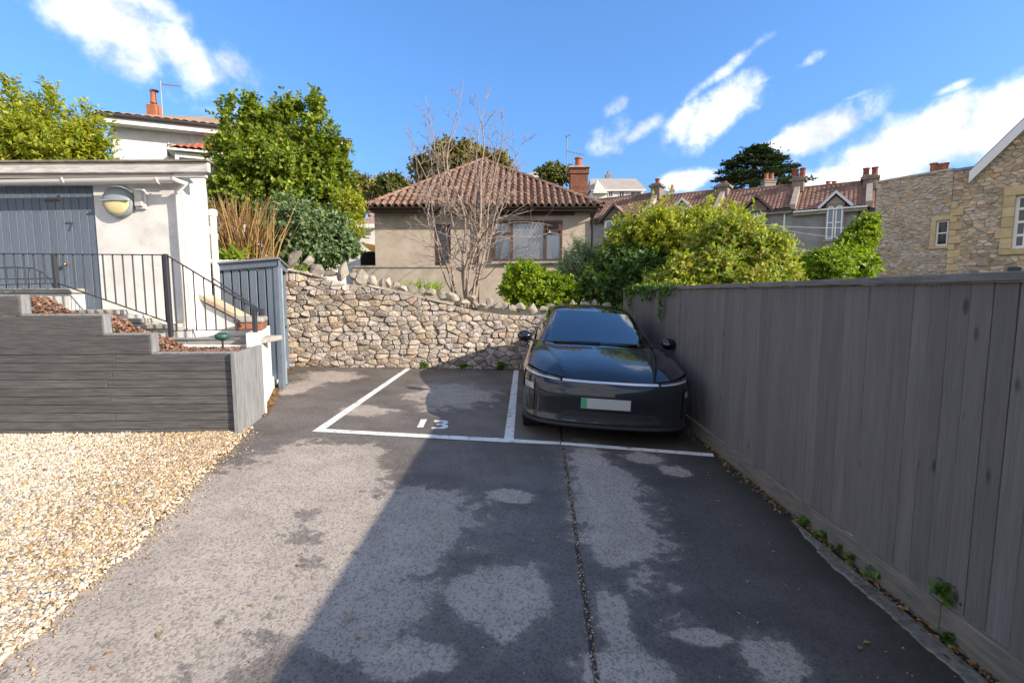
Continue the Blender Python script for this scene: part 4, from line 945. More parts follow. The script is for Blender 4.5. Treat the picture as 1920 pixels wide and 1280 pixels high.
# front slope: single interlocking tiles, each a piece of its own
slope_v = ap - (eL + eR) / 2; slope_v.x = 0; SL = slope_v.length; sv = slope_v.normalized(); nv = Vector((0, -sv.z, sv.y))
TW, TH = .215, SL / 14
def tile_mesh(w, h, name='roof_tile', mat=m_tile):
    xs_ = np.array([-.5, -.36, -.16, .04, .26, .42, .5]) * w * 1.02; pr = np.array([-.01, .058, .080, .058, -.01, -.022, -.016])
    v = []; 
    for (t, l) in ((-.04, .038), (1.08, .002)):
        for x_, z_ in zip(xs_, pr): v.append((x_, t * h, z_ + l))
    for x_, z_ in zip(xs_, pr): v.append((x_, -.04 * h, z_ - .004))
    n = len(xs_); f = [(i, i + 1, n + i + 1, n + i) for i in range(n - 1)] + [(2 * n + i, 2 * n + i + 1, i + 1, i) for i in range(n - 1)]
    me = bpy.data.meshes.new(name); me.from_pydata(v, [], f); me.materials.append(mat); me.polygons.foreach_set('use_smooth', [True] * len(f)); me.set_sharp_from_angle(angle=R_(50)); return me
tme = tile_mesh(TW, TH); rmat = Matrix((Vector((1, 0, 0)), sv, nv)).transposed(); reul = rmat.to_euler()
half0 = (eR.x - eL.x) / 2; cxm = (eL.x + eR.x) / 2; tl = []
for r in range(14):
    t = r / 14; zc = eL + sv * (SL * t); hl = (ap.x - eL.x) * (1 - t); hr = (eR.x - ap.x) * (1 - t)
    k = -int(hl / TW); 
    while k * TW < hr - TW * .35:
        if k * TW > -hl + TW * .35: tl.append((ap.x + k * TW, r))
        k += 1
print('bungalow tiles', len(tl))
rs = random.Random(3)
for i, (x, r) in enumerate(tl[:300]):
    p = Vector((x, eL.y, eL.z)) + sv * (SL * r / 14) + nv * rs.uniform(-.004, .006)
    link('roof_tile', tme, roof, p - bung.location, (reul.x + rs.uniform(-.012, .012), reul.y + rs.uniform(-.01, .01), reul.z + rs.uniform(-.012, .012)))
if len(tl) > 300:
    mb = MB()
    for (x, r) in tl[300:]:
        p = Vector((x, eL.y, eL.z)) + sv * (SL * r / 14)
        mb.add([p + rmat @ v.co for v in tme.vertices], [tuple(q.vertices) for q in tme.polygons])
    mb.build('roof_tile', m_tile, roof, world=True, kind='stuff', smooth=True)
# hip tiles
for (a, b) in ((eL, ap), (eR, ap)):
    n = 15
    for i in range(n):
        p, q = a.lerp(b, i / n), a.lerp(b, (i + 1.06) / n); d = (q - p).normalized(); s = d.cross(Vector((0, 0, 1))).normalized(); u = s.cross(d)
        g2 = np.array([[p_ + s * (.11 * math.cos(t)) + u * (.075 * math.sin(t) + l) for t in np.linspace(0, math.pi, 7)] for p_, l in ((p, .045), (q, .025))])
        MB().grid(g2).build('hip_tile', M_hip if i or 'M_hip' in globals() else m_tile, roof, world=True, smooth=True) if False else MB().grid(g2).build('hip_tile', m_tile, roof, world=True, smooth=True)
# eaves: soffit, fascia, gutter
B(MB().box(eL.x + .04, eR.x - .04, eL.y + .03, YB + .05, eL.z - .13, eL.z - .11), 'soffit', m_brown); B(MB().box(eL.x + .03, eR.x - .03, eL.y + .01, eL.y + .034, eL.z - .15, eL.z - .02), 'fascia', m_brown)
B(MB().box(bx_(905), X1 - .5, YB - .06, YB - .005, ez - .11, ez - .005), 'wall_plate', m_brown)
gt = MB(); gt.grid(np.array([[(x_, eL.y - .05 + .055 * math.cos(t), eL.z - .03 - .055 * math.sin(t)) for t in np.linspace(math.pi, 0, 7)] for x_ in np.linspace(eL.x, eR.x, 4)]), True); B(gt, 'gutter', m_gut, smooth=True)
B(MB().tube([(eR.x - .1, eL.y - .05, eL.z - .08), (eR.x - .25, eL.y + .05, eL.z - .2), (X1 + .06, YB - .06, eL.z - .35), (X1 + .06, YB - .06, bgz)], .038, 8), 'downpipe', m_gut, smooth=True)
B(MB().tube([(bx_(896), eL.y - .04, eL.z - .08), (bx_(896), YB - .07, eL.z - .3), (bx_(896), YB - .07, bgz)], .04, 8), 'downpipe', m_brown, smooth=True)
# big window: box bay frame in brown, leaded middle pane, side lights
w0, w1, z0, z1 = win
def frame_rect(mb, x0, x1, z0, z1, y0, y1, t):
    mb.box(x0, x0 + t, y0, y1, z0, z1).box(x1 - t, x1, y0, y1, z0, z1).box(x0 + t, x1 - t, y0, y1, z1 - t, z1).box(x0 + t, x1 - t, y0, y1, z0, z0 + t); return mb
wf = B(frame_rect(MB(), w0 - .05, w1 + .05, z0 - .05, z1 + .06, YB - .10, YB + .03, .07), 'window', m_brown)
m1, m2 = bx_(959), bx_(1022)
for x in (m1, m2): wf2 = MB().box(x - .045, x + .045, YB - .085, YB + .03, z0 + .02, z1 - .01).build('mullion', m_brown, wf, world=True)
zt = bz_(438)
MB().box(w0 + .02, m1 - .045, YB - .08, YB + .02, zt - .03, zt + .03).build('transom', m_brown, wf, world=True); MB().box(m2 + .045, w1 - .02, YB - .08, YB + .02, zt - .03, zt + .03).build('transom', m_brown, wf, world=True)
for (a, b, c, d) in ((w0 + .02, m1 - .045, z0 + .02, zt - .03), (w0 + .02, m1 - .045, zt + .03, z1), (m1 + .045, m2 - .045, z0 + .02, z1), (m2 + .045, w1 - .02, z0 + .02, zt - .03)):
    MB().add([(a, YB - .02, c), (b, YB - .02, c), (b, YB - .02, d), (a, YB - .02, d)], [(0, 1, 2, 3)]).build('pane', m_glasst, wf, world=True)
op = MB().prism([(m2 + .045, YB - .10, z1 - .01), (w1 - .01, YB - .10, z1 - .01), (w1 - .01, YB - .30, zt + .06), (m2 + .045, YB - .30, zt + .06)], (0, .035, .012)).build('open_sash', m_brown, wf, world=True)
MB().prism([(m2 + .12, YB - .13, z1 - .06), (w1 - .08, YB - .13, z1 - .06), (w1 - .08, YB - .29, zt + .12), (m2 + .12, YB - .29, zt + .12)], (0, -.006, .004)).build('sash_pane', m_glass, wf, world=True)
ld = MB(); a, b, c, d = m1 + .045, m2 - .045, z0 + .02, z1; s = .155
for sg in (1, -1):
    k = -40
    while k < 40:
        p = []
        for t in np.linspace(0, 1, 61):
            x_ = a + (b - a) * t; z_ = c + sg * (x_ - a) * 1.35 + k * s
            if c <= z_ <= d: p.append((x_, YB - .026, z_))
        if len(p) > 1: ld.bar(p[0], p[-1], .015, .004, up=(0, 1, 0))
        k += 1
ld.build('diamond_lead', M('window_lead', (.32, .34, .36), rough=.6), wf, world=True)
cu = np.array([[(x_, YB + .02 + .018 * math.sin(x_ * 34), z_) for x_ in np.linspace(w0 + .03, w1 - .03, 120)] for z_ in (z0 + .02, z1)]); B(MB().grid(cu), 'net_curtain', m_curtain, smooth=True)
B(MB().box(w0 - .08, w1 + .08, YB - .12, YB - .005, z0 - .12, z0 - .053), 'window_sill', m_slab)
# narrow dark window
a, b, c, d = dr
nw = B(frame_rect(MB(), a, b, c, d, YB + .03, YB + .10, .06), 'narrow_window', m_brown)
MB().add([(a + .06, YB + .07, c + .06), (b - .06, YB + .07, c + .06), (b - .06, YB + .07, d - .06), (a + .06, YB + .07, d - .06)], [(0, 1, 2, 3)]).build('pane', m_glass, nw, world=True)
MB().box(a + .06, b - .06, YB + .05, YB + .075, (c + d) / 2 + .15, (c + d) / 2 + .2).build('glazing_bar', m_brown, nw, world=True)
B(MB().box(w0 - .3, w1 + .1, YB + .6, YB + .62, z0 - .2, z1 + .2), 'room_back', m_dark)
# chimney of the bungalow
m_brick2 = M('sooty_red_brick', (.22, .085, .05), (.14, .055, .035), 9, .9, .5, 50, rnd=.22, dirt=(.07, .045, .035), damt=.5)
YC = 20.0
def chimney(parent, cx, cy, w, d, z0, z1, pots, brick=m_brick, pot=m_terra, ph=.35, pr=.11, name='chimney', oversail=True):
    c = MB().box(cx - w / 2, cx + w / 2, cy - d / 2, cy + d / 2, z0, z1).build(name, brick, parent, world=True, bevel=.01)
    if oversail:
        MB().box(cx - w / 2 - .05, cx + w / 2 + .05, cy - d / 2 - .05, cy + d / 2 + .05, z1 - .22, z1 - .10).build('oversailing_course', brick, c, world=True)
        MB().box(cx - w / 2 - .08, cx + w / 2 + .08, cy - d / 2 - .08, cy + d / 2 + .08, z1 + .002, z1 + .07).build('capping', m_slab if brick != m_brick else brick, c, world=True)
    for i in range(pots):
        px = cx + (i - (pots - 1) / 2) * (w / max(pots, 1)) * .95
        MB().lathe([(pr * 1.15, 0), (pr * 1.15, .06), (pr, .08), (pr * .85, ph - .06), (pr * 1.1, ph - .05), (pr * 1.1, ph), (pr * .8, ph), (pr * .8, ph - .04)], (px, cy, z1 + .06), n=12).build('chimney_pot', pot, c, world=True)
    return c
a, b = P(1066, 365, YC), P(1102, 365, YC); zt = P(1085, 318, YC).z
ch = chimney(bung, (a.x + b.x) / 2, YC, b.x - a.x - .1, .6, P(1085, 375, YC).z - .8, zt, 1, brick=m_brick2, ph=.38, pr=.15)
bz0, bz1 = P(1085, 375, YC).z, zt; mbj = 14
for i in range(mbj):        # brick courses, recessed joints
    z = bz0 - .1 + i * .085
    if z < zt - .26: MB().box(a.x + .045, b.x - .045, YC - .307, YC + .307, z, z + .072).build('brick_course', m_brick2, ch, world=True)
def aerial(x, ytop, ybot, Y, label, arms, kind='aerial'):
    p, q = P(x, ybot, Y), P(x, ytop, Y); o = root('television_aerial', label, 'aerial', p)
    MB().tube([(0, 0, 0), (0, 0, q.z - p.z)], .018, 6).build('mast', M('galvanised', (.22, .23, .25), rough=.5, metal=.3) if 'm_galv' not in globals() else m_galv, o)
    for (dx0, dy0, dx1, dy1, ne) in arms:
        a, b = P(x + dx0, ytop + dy0, Y), P(x + dx1, ytop + dy1, Y); bo = MB().tube([a, b], .011, 5); bo.build('boom', m_galv, o, world=True)
        for i in range(ne):
            c = a.lerp(b, (i + .5) / ne); MB().tube([c + Vector((0, -.14, .0)), c + Vector((0, .14, 0))], .006, 4).tube([c + Vector((0, 0, -.06)), c + Vector((0, 0, .06))], .006, 4).build('element', m_galv, o, world=True)
m_galv = M('galvanised_metal', (.22, .23, .25), rough=.5, metal=.3)
aerial(1062, 253, 330, YC, 'tall thin television aerial strapped to the red brick bungalow chimney', [(-2, 4, 8, 0, 3), (0, 30, 34, 38, 6)])

# ------------------------------------------------------------------ bare multi-stemmed tree
TY = 12.9; tb = P(880, 560, TY); tb.z = 1.1
tree = root('bare_tree', 'leafless pale grey multi stemmed tree standing in front of the bungalow', 'tree', tb)
rs = random.Random(12); TR, BR, TW_ = MB(), MB(), MB()
def limb(p0, p1, r0, r1, wob, n, mb, sides=6, sag=0):
    p0, p1 = Vector(p0), Vector(p1); L = (p1 - p0).length; pts = []
    ox = Vector((rs.uniform(-9, 9), rs.uniform(-9, 9), rs.uniform(-9, 9)))
    for i in range(n + 1):
        t = i / n; w = math.sin(math.pi * min(t * 1.2, 1)) if t < 1 else 0
        nz = Vector((mnoise.noise(ox + Vector((t * 3, 0, 0))), mnoise.noise(ox + Vector((0, t * 3, 5))), mnoise.noise(ox + Vector((4, 0, t * 3)))))
        pts.append(p0.lerp(p1, t) + nz * (L * wob * (t > 0)) + Vector((0, 0, -sag * L * math.sin(math.pi * t))))
    mb.tube(pts, [r0 + (r1 - r0) * (i / n) for i in range(n + 1)], sides, False); return pts
def twigs(pts, depth, L, r, droop=0):
    for _ in range(2):
        k = rs.randrange(len(pts) // 3, len(pts)); p = pts[k]; d = (pts[k] - pts[k - 1]).normalized() if k else Vector((0, 0, 1))
        side = Vector((rs.gauss(0, 1), rs.gauss(0, .8), rs.gauss(0, .5))).normalized()
        nd_ = (d * .75 + side * .75 + Vector((0, 0, .45 - droop))).normalized(); l = L * rs.uniform(.55, 1.2)
        q = limb(p, p + nd_ * l, r, r * .45, .10, 5, TW_ if depth <= 1 else BR, 4)
        if depth > 0: twigs(q, depth - 1, L * .58, r * .62, droop)
mains = [((876, 556), (985, 245), .028), ((870, 557), (748, 235), .026), ((888, 556), (915, 150), .035), ((868, 556), (800, 182), .045), ((874, 556), (848, 150), .05), ((880, 558), (905, 172), .06), ((886, 558), (942, 215), .045), ((890, 556), (872, 240), .05), ((884, 556), (825, 250), .04), ((862, 556), (765, 262), .032), ((892, 558), (962, 290), .03), ((880, 556), (925, 250), .035), ((872, 557), (784, 215), .035)]
for (a, b, r) in mains:
    p, q = P(a[0], a[1] + 12, TY + rs.uniform(-.1, .1)), P(b[0], b[1], TY + rs.uniform(-1.0, 1.0)); p.z = 1.0
    tm = MB(); pts = limb(p, q, r * .78, .007, .075, 14, tm, 7); tm.build('trunk_stem', m_bark, tree, world=True, smooth=True)
    for j in range(4, 14):
        for _k in range(2 if j > 6 else 1):
            d = Vector((rs.gauss(0, 1), rs.gauss(0, .8), .9)).normalized(); l = rs.uniform(.6, 1.3) * (1 - j / 20)
            qq = limb(pts[j], pts[j] + d * l, r * .42 * (1 - j / 17), .006, .15, 6, BR, 5); twigs(qq, 1, l * .6, .0065)
for k in range(24):           # lower side branches arching outwards
    a = rs.uniform(0, 6.28); st_ = Vector((tb.x + rs.uniform(-.35, .35), tb.y, rs.uniform(1.9, 3.9))); l = rs.uniform(1.0, 2.7)
    d = Vector((math.cos(a), .6 * math.sin(a), rs.uniform(-.02, .42))).normalized()
    qq = limb(st_, st_ + d * l, .016, .006, .08, 8, BR, 5, -.10); twigs(qq, 1, l * .42, .0075, .25)
BR.build('branch', m_bark, tree, world=True, smooth=True, kind='stuff'); TW_.build('twig', m_bark, tree, world=True, smooth=True, kind='stuff')

# ------------------------------------------------------------------ shrubs behind the wall
def lob(x, y, Y, rx, ry, rd=None, w=None):      # a lobe of foliage at its place: half width / half height as seen, depth in metres
    c = P(x, y, Y); s = Y / FPX; r = (c.x, c.y, c.z, rx * s, rd or rx * s * .8, ry * s); return r if w is None else (*r, w)
big = [lob(508, 335, 11.6, 86, 88), lob(580, 335, 11.9, 66, 84), lob(608, 390, 11.6, 46, 56), lob(450, 350, 11.2, 55, 80), lob(430, 300, 11.3, 30, 60), lob(428, 232, 11.3, 13, 42, .2), lob(480, 240, 11.6, 30, 45), lob(520, 225, 11.7, 24, 42, .3), lob(590, 228, 11.8, 22, 50, .3), lob(552, 205, 11.8, 14, 26, .2), lob(622, 305, 11.8, 22, 38), lob(470, 205, 11.6, 12, 20, .15), lob(410, 400, 11.0, 30, 60), lob(634, 360, 11.7, 22, 50)]
bush('evergreen_tree', 'large leafy olive green evergreen tree with upright spires beside the white outbuilding', 'tree', big, 4300, L_olive, m_stem, tuple(P(540, 500, 11.6)), leaf=.115, width=.34, per=10, length=.26, up=.8, inner=.22, seed=2, stems=40, stem_r=.03, spikes=[(430, 300, 182, 11.3, 46), (482, 290, 208, 11.6, 40), (520, 280, 200, 11.7, 34), (546, 270, 190, 11.8, 40), (592, 280, 178, 11.8, 54), (622, 300, 240, 11.8, 30), (642, 330, 262, 11.8, 30), (455, 300, 225, 11.4, 26), (572, 270, 205, 11.9, 26), (652, 370, 310, 11.7, 26), (408, 330, 262, 11.2, 24)])
mid = [lob(560, 440, 10.7, 70, 55), lob(620, 450, 10.7, 52, 55), lob(650, 475, 10.6, 28, 30), lob(520, 415, 10.8, 45, 45), lob(600, 480, 10.5, 60, 24)]
bush('grey_green_shrub', 'dense grey green shrub spilling over the stone wall below the evergreen tree', 'shrub', mid, 2700, L_grey, m_stem, tuple(P(590, 520, 10.8)), leaf=.12, width=.24, per=9, length=.22, up=.5, seed=3)
bush('feathery_shrub', 'yellowish feathery shrub between the grey green shrub and the bungalow', 'shrub', [lob(655, 400, 11.2, 30, 45), lob(640, 440, 11.1, 24, 40), lob(668, 440, 11.0, 10, 30)], 700, L_yellow, m_stem, tuple(P(650, 500, 11.2)), leaf=.10, width=.2, per=9, length=.26, seed=31)
hed = [lob(30, 275, 9.8, 95, 70), lob(120, 285, 9.8, 85, 62), lob(180, 300, 9.8, 46, 50), lob(-60, 270, 9.8, 70, 80), lob(80, 260, 9.8, 50, 60)]
bush('laurel_hedge', 'loose light green hedge rising behind the flat roofed outbuilding', 'hedge', hed, 3000, L_yellow, m_stem, tuple(P(60, 330, 9.8)), leaf=.115, width=.2, per=9, length=.26, up=1.0, seed=4, stems=8, spikes=[(10, 250, 152, 9.8, 34), (24, 250, 168, 9.8, 26), (44, 250, 178, 9.8, 26), (70, 250, 186, 9.8, 30), (92, 250, 168, 9.8, 36), (108, 250, 185, 9.8, 26), (132, 260, 215, 9.8, 22), (158, 270, 205, 9.8, 26), (178, 280, 226, 9.8, 22), (200, 290, 240, 9.8, 22), (-20, 250, 165, 9.8, 30)])
big2 = [lob(1290, 475, 12.2, 145, 84), lob(1185, 500, 12.0, 85, 66), lob(1230, 445, 12.2, 85, 52), lob(1330, 435, 12.3, 85, 44), lob(1285, 425, 12.2, 50, 40), lob(1150, 535, 11.8, 64, 42)]
bush('rounded_green_bush', 'large rounded evergreen bush with yellow green top behind the end of the fence', 'bush', big2, 4200, L_yellow, m_stem, tuple(P(1250, 590, 12.2)), leaf=.10, width=.32, per=9, length=.2, up=.5, seed=5, stems=30)
dk = [lob(1190, 520, 11.75, 85, 60), lob(1130, 545, 11.6, 50, 32), lob(1250, 500, 11.9, 60, 60), lob(1080, 548, 11.5, 30, 26)]
bush('dark_green_bush', 'dark green glossy bush growing over the stone wall behind the car roof', 'bush', dk, 3000, L_deep, m_stem, tuple(P(1170, 590, 11.8)), leaf=.10, width=.36, per=9, length=.2, up=.4, seed=6)
cl = [lob(1395, 485, 10.2, 95, 62), lob(1330, 515, 9.8, 85, 44), lob(1455, 515, 10.0, 62, 36), lob(1360, 455, 10.4, 70, 46), lob(1270, 535, 9.7, 70, 28), lob(1400, 535, 9.7, 90, 22)]
bush('climbing_shrub', 'tangled yellow and bronze climber sprawling over the top of the charcoal fence', 'climber', cl, 3000, L_mix, m_stem, tuple(P(1390, 560, 10.2)), leaf=.11, width=.3, per=9, length=.26, up=.35, seed=7, spread=.9)
sm = [lob(1040, 552, 11.4, 40, 34), lob(985, 540, 11.4, 46, 40), lob(950, 555, 11.3, 22, 18), lob(1020, 545, 11.4, 26, 26), lob(985, 510, 11.4, 20, 20)]
bush('small_green_shrub', 'small bright green laurel shrub below the leaded bungalow window', 'shrub', sm, 1300, L_lime, m_stem, tuple(P(990, 580, 11.4)), leaf=.12, width=.34, per=9, length=.22, up=.6, seed=8)
sl = [lob(1085, 510, 12.6, 46, 58), lob(1110, 528, 12.5, 36, 46), lob(1060, 535, 12.5, 28, 40)]
bush('silvery_shrub', 'pale silvery green shrub against the corner of the bungalow wall', 'shrub', sl, 1500, L_silver, m_stem, tuple(P(1085, 570, 12.6)), leaf=.09, width=.16, per=10, length=.30, up=1.2, seed=9)
lm = [lob(1545, 508, 14.0, 58, 40), lob(1600, 503, 14.0, 46, 42), lob(1508, 512, 14.0, 34, 28)]
bush('lime_green_hedge', 'bright lime green hedge beyond the fence beside the stone house', 'hedge', lm, 1500, L_lime, m_stem, tuple(P(1570, 560, 14.0)), leaf=.13, width=.34, per=9, length=.26, up=.8, seed=10)
lm2 = [lob(1612, 450, 16.5, 32, 36), lob(1630, 425, 16.5, 18, 28), lob(1592, 462, 16.5, 24, 26)]
bush('leafy_shrub', 'mid green leafy shrub above the lime green hedge against the stone house', 'shrub', lm2, 800, L_lime, m_stem, tuple(P(1612, 510, 16.5)), leaf=.13, width=.34, per=9, length=.26, up=.6, seed=14)
# straw coloured grass and a spiky green plant above the bin store
def blades(name, label, cat, x, y, Y, wpx, hpx, n, mat, seed, wid=.012, lean=.35, group=None):
    rng = np.random.default_rng(seed); c = P(x, y, Y); s = Y / FPX; o = root(name, label, cat, c)
    b = np.c_[rng.normal(0, wpx * s * .3, n), rng.normal(0, .12, n), np.zeros(n)]; h = hpx * s * rng.uniform(.5, 1.08, n)
    d = unit(np.c_[rng.normal(0, lean, n) + b[:, 0] * .5, rng.normal(0, lean, n), np.ones(n)]); vs, fs = [], []
    side = unit(np.cross(d, unit(rng.normal(size=(n, 3))))); w = wid * rng.uniform(.6, 1.5, n)
    k = 4
    for i in range(k + 1):
        t = i / k; ce = b + d * (h * t)[:, None] + np.c_[d[:, :2] * (h * .35 * t * t)[:, None], -(h * .18 * t ** 3) * (lean > .3)]
        ww = (w * (1 - t) ** .6 + .0008)[:, None]; vs += [ce - side * ww, ce + side * ww]
    V = np.stack(vs, 1).reshape(-1, 3); base = np.arange(n)[:, None] * (2 * (k + 1))
    F = np.concatenate([base + [2 * i, 2 * i + 1, 2 * i + 3, 2 * i + 2] for i in range(k)], 0)
    link('blades', npmesh('blades', V, F, mat), o); return o
blades('ornamental_grass', 'tall straw coloured ornamental grass clump above the blue bin store', 'grass clump', 455, 485, 9.6, 95, 118, 330, L_straw, 1, .012, .14)
blades('spiky_plant', 'bright green spiky leaved plant beside the straw coloured grass', 'plant', 425, 486, 9.3, 50, 45, 70, L_lime, 2, .022, .8)
for i, (x, y, s) in enumerate(((780, 534, 30), (812, 540, 34), (842, 556, 24), (560, 500, 26))):
    blades('wall_weed', ['light green weed tuft growing from the wall top, far side of the bare tree', 'tallest light green weed tuft on the wall top near the bare tree', 'small weed tuft between coping stones at the foot of the bare tree', 'green weed tuft beside the big tilted coping stone'][i], 'weed', x, y + 8, 10.75 if i < 3 else 10.0, 30, s, 60, L_lime, 30 + i, .008, .5, 'weeds on the stone wall')
# weeds at the foot of the wall and along the fence
def clump(name, label, cat, p, r, n, mat, leaf, seed, group=None):
    return bush(name, label, cat, [(p.x, p.y, p.z + r * .5, r, r * .7, r * .55)], n, mat, m_stem, (p.x, p.y, p.z), leaf=leaf, width=.38, per=6, length=r * .6, seed=seed, stems=0, stem_r=.004)
for i, (x, y, r, n) in enumerate(((680, 683, .09, 40), (795, 690, .13, 60), (870, 691, .10, 40), (940, 693, .13, 60))):
    q = G(x, y); clump('weed', ['bright green leafy weed at the foot of the sunlit stone wall', 'low green weed by the end of the painted bay line', 'small weed at the shaded wall foot, middle of the bay', 'green weed at the shaded wall foot beside the car'][i], 'weed', q, r, n, L_ivy, .05, 50 + i)
for i, yy in enumerate((3.65, 3.45, 3.28, 3.12, 2.92, 2.38, 2.02)):
    q = Vector((FX - .05, yy, gx + .02)); clump('ivy_plant', ['ivy sprig at the far end of the row of ivy along the gravel board', 'ivy sprig second from the far end along the gravel board', 'ivy sprig in the middle of the row along the gravel board', 'ivy sprig next to the middle one along the gravel board', 'larger ivy sprig at the near end of the row along the gravel board', 'lone small ivy sprig halfway along the concrete edging', 'ivy sprig in the gutter closest to the camera'][i], 'ivy', q, (.045, .05, .04, .04, .055, .025, .045)[i], 8, L_ivy, .036, 60 + i, None)
q = Vector((FX - .01, 2.47, gx + .19)); clump('ivy_plant', 'bright ivy sprig growing out of the gap above the gravel board', 'ivy', q, .07, 10, L_ivy, .05, 71)
# trailing ivy hanging over the fence
rng = np.random.default_rng(8); o = root('trailing_ivy', 'green ivy strands trailing down over the fence cap', 'ivy', (FX, 8, FT)); vs, fs, nb = [], [], 0; mb = MB()
for k in range(46):
    yy = rng.uniform(6.9, 10.2) if k > 3 else (7.62, 7.68, 9.7, 9.9)[k]; L = (.50, .42, .42, .34)[k] if k < 4 else abs(rng.normal(.05, .07)) + .03
    pts = [Vector((FX + .02, yy, FT + .04)), Vector((FX - .05, yy + .02, FT + .015))]; n = max(2, int(L / .05))
    for i in range(n): pts.append(Vector((FX - .045 - .01 * rng.random(), yy + .02 + .03 * math.sin(i * .9 + k), FT - L * (i + 1) / n)))
    mb.tube(pts, .003, 4, False)
    for p in pts:
        for _ in range(4): 
            d = Vector((rng.normal(-.5, .3), rng.normal(0, .7), rng.normal(-.2, .5))).normalized(); b = p + Vector((0, 0, 0)); vs.append((b, b + d * rng.uniform(.04, .075)))
b_ = np.array([v[0] for v in vs]); t_ = np.array([v[1] for v in vs]); V, F = leaves(b_, t_, np.linalg.norm(t_ - b_, axis=1) * .4, np.full(len(b_), .3), unit(np.c_[-np.ones(len(b_)), rng.normal(0, .4, (len(b_), 2))]))
link('leaves', npmesh('leaves', V - np.array(o.location), F, L_ivy), o); mb.build('strand', m_stem, o, world=True)
# ------------------------------------------------------------------ generic house kit in a local frame: x along the front, y back, z up
m_paleglass = glassmat('painted_sky_glass', rough=.05, interior=(.16, .20, .26))  # pale blue body colour stands in for reflected sky
def sash(parent, x0, x1, z0, z1, y, frame_m, bars=1, arched=False, depth=.06, t=.05, name='window', vbars=0):
    mb = MB()
    if arched:
        n = 10; r = (x1 - x0) / 2; cx = (x0 + x1) / 2; zc = z1 - r
        o_ = [(x0, z0), (x1, z0)] + [(cx + r * math.cos(a), zc + r * math.sin(a)) for a in np.linspace(0, math.pi, n)]; q = [(x0 + t, z0 + t), (x1 - t, z0 + t)] + [(cx + (r - t) * math.cos(a), zc + (r - t) * math.sin(a)) for a in np.linspace(0, math.pi, n)]
        k = len(o_); vs = [(a, y, b) for a, b in o_] + [(a, y, b) for a, b in q] + [(a, y + depth, b) for a, b in o_] + [(a, y + depth, b) for a, b in q]
        fs = [(i, (i + 1) % k, k + (i + 1) % k, k + i) for i in range(k)] + [(2 * k + i, 2 * k + (i + 1) % k, (i + 1) % k, i) for i in range(k)] + [(k + i, k + (i + 1) % k, 3 * k + (i + 1) % k, 3 * k + i) for i in range(k)]
        mb.add(vs, fs); gl = MB().add([(a, y + depth * .6, b) for a, b in q], [tuple(range(k))])
    else:
        frame_rect(mb, x0, x1, z0, z1, y, y + depth, t); gl = MB().add([(x0 + t, y + depth * .6, z0 + t), (x1 - t, y + depth * .6, z0 + t), (x1 - t, y + depth * .6, z1 - t), (x0 + t, y + depth * .6, z1 - t)], [(0, 1, 2, 3)])
    for i in range(bars): z = z0 + (z1 - z0) * (i + 1) / (bars + 1); mb.box(x0 + t, x1 - t, y + .004, y + depth * .55, z - t * .45, z + t * .45)
    for i in range(vbars): x = x0 + (x1 - x0) * (i + 1) / (vbars + 1); mb.box(x - t * .3, x + t * .3, y + .006, y + depth * .53, z0 + t, z1 - t)
    w = mb.build(name, frame_m, parent); gl.build('pane', m_paleglass if arched else m_glass, w); return w
# ------------------------------------------------------------------ white house beyond the outbuilding
hl = P(197, 222, 14.0); hr = P(470, 258, 15.4); hrz = math.atan2(hr.y - hl.y, hr.x - hl.x); HW = 6.2
wh = root('white_house', 'white rendered house with shallow tan tiled roof behind the hedge', 'house', (hl.x, hl.y, 1.3), hrz)
ez_ = hl.z - 1.3; inv = wm(wh).inverted()
def in_house(x, y, o=wh, yl=0.0):       # local x, z on the facade plane
    i = wm(o).inverted(); n = (wm(o).to_3x3() @ Vector((0, 1, 0))); q = on_plane(x, y, wm(o) @ Vector((0, yl, 0)), n); return i @ q
L0 = in_house(212, 300)
MB().box(L0.x, HW, 0, 6, -.2, ez_ - .05).build('wall', m_white, wh, bevel=.01)
MB().box(-.05, HW, -.46, -.44, ez_ - .22, ez_ - .02).build('fascia', m_upvc, wh); MB().box(-.02, HW, -.43, .0, ez_ - .2, ez_ - .185).build('soffit', m_upvc, wh)
MB().tube([(-.1, -.52, ez_ - .03), (HW, -.52, ez_ - .03)], .05, 8).build('gutter', m_gut, wh)
rl_, rr_ = in_house(199, 212, yl=2.2), in_house(388, 221, yl=2.2); rz1 = rl_.z + .5
tiled((-.1, -.5, ez_), (HW + .3, -.5, ez_), (rr_.x, 2.2, rr_.z), (-.1, 2.2, rl_.z), 30, 9, .03, .03).build('roof', m_tiletan, wh)
MB().add([(HW + .3, -.5, ez_), (HW + .3, 5, ez_), (rr_.x, 2.2, rr_.z)], [(0, 1, 2)]).build('roof_hip', m_tiletan, wh)
MB().prism([(-.10, -.5, ez_ - .03), (-.10, 2.2, rl_.z - .03), (-.10, 2.2, rl_.z - .2), (-.10, -.5, ez_ - .22)], (-.04, 0, 0)).build('bargeboard', m_brown, wh)
MB().prism([(-.06, 0, ez_ - .25), (-.06, 3.4, rz1 - .75), (-.06, 3.4, -.1), (-.06, 0, -.1)], (.02, 0, 0)).build('gable_boarding', m_brown, wh) if False else None
q = in_house(290, 218, yl=2.0); chz = q.z
ch = chimney(wh, *(wm(wh) @ Vector((q.x, 2.0, 0)))[:2], .30, .30, 1.3 + chz - .6, 1.3 + in_house(290, 198, yl=2.0).z, 1, m_terra, m_terra, .40, .085, oversail=False)
q2 = in_house(290, 172, yl=2.0); c = wm(wh) @ Vector((q2.x, 2.0, q2.z)); 
MB().lathe([(.11, 0), (.12, .03), (.05, .05)], c, n=14).build('cowl', m_iron, ch, world=True)
aerial(305, 152, 220, P(305, 200, 15).y + 1.0, 'slim television aerial on the roof of the white house', [(-2, 6, 34, 10, 6)])
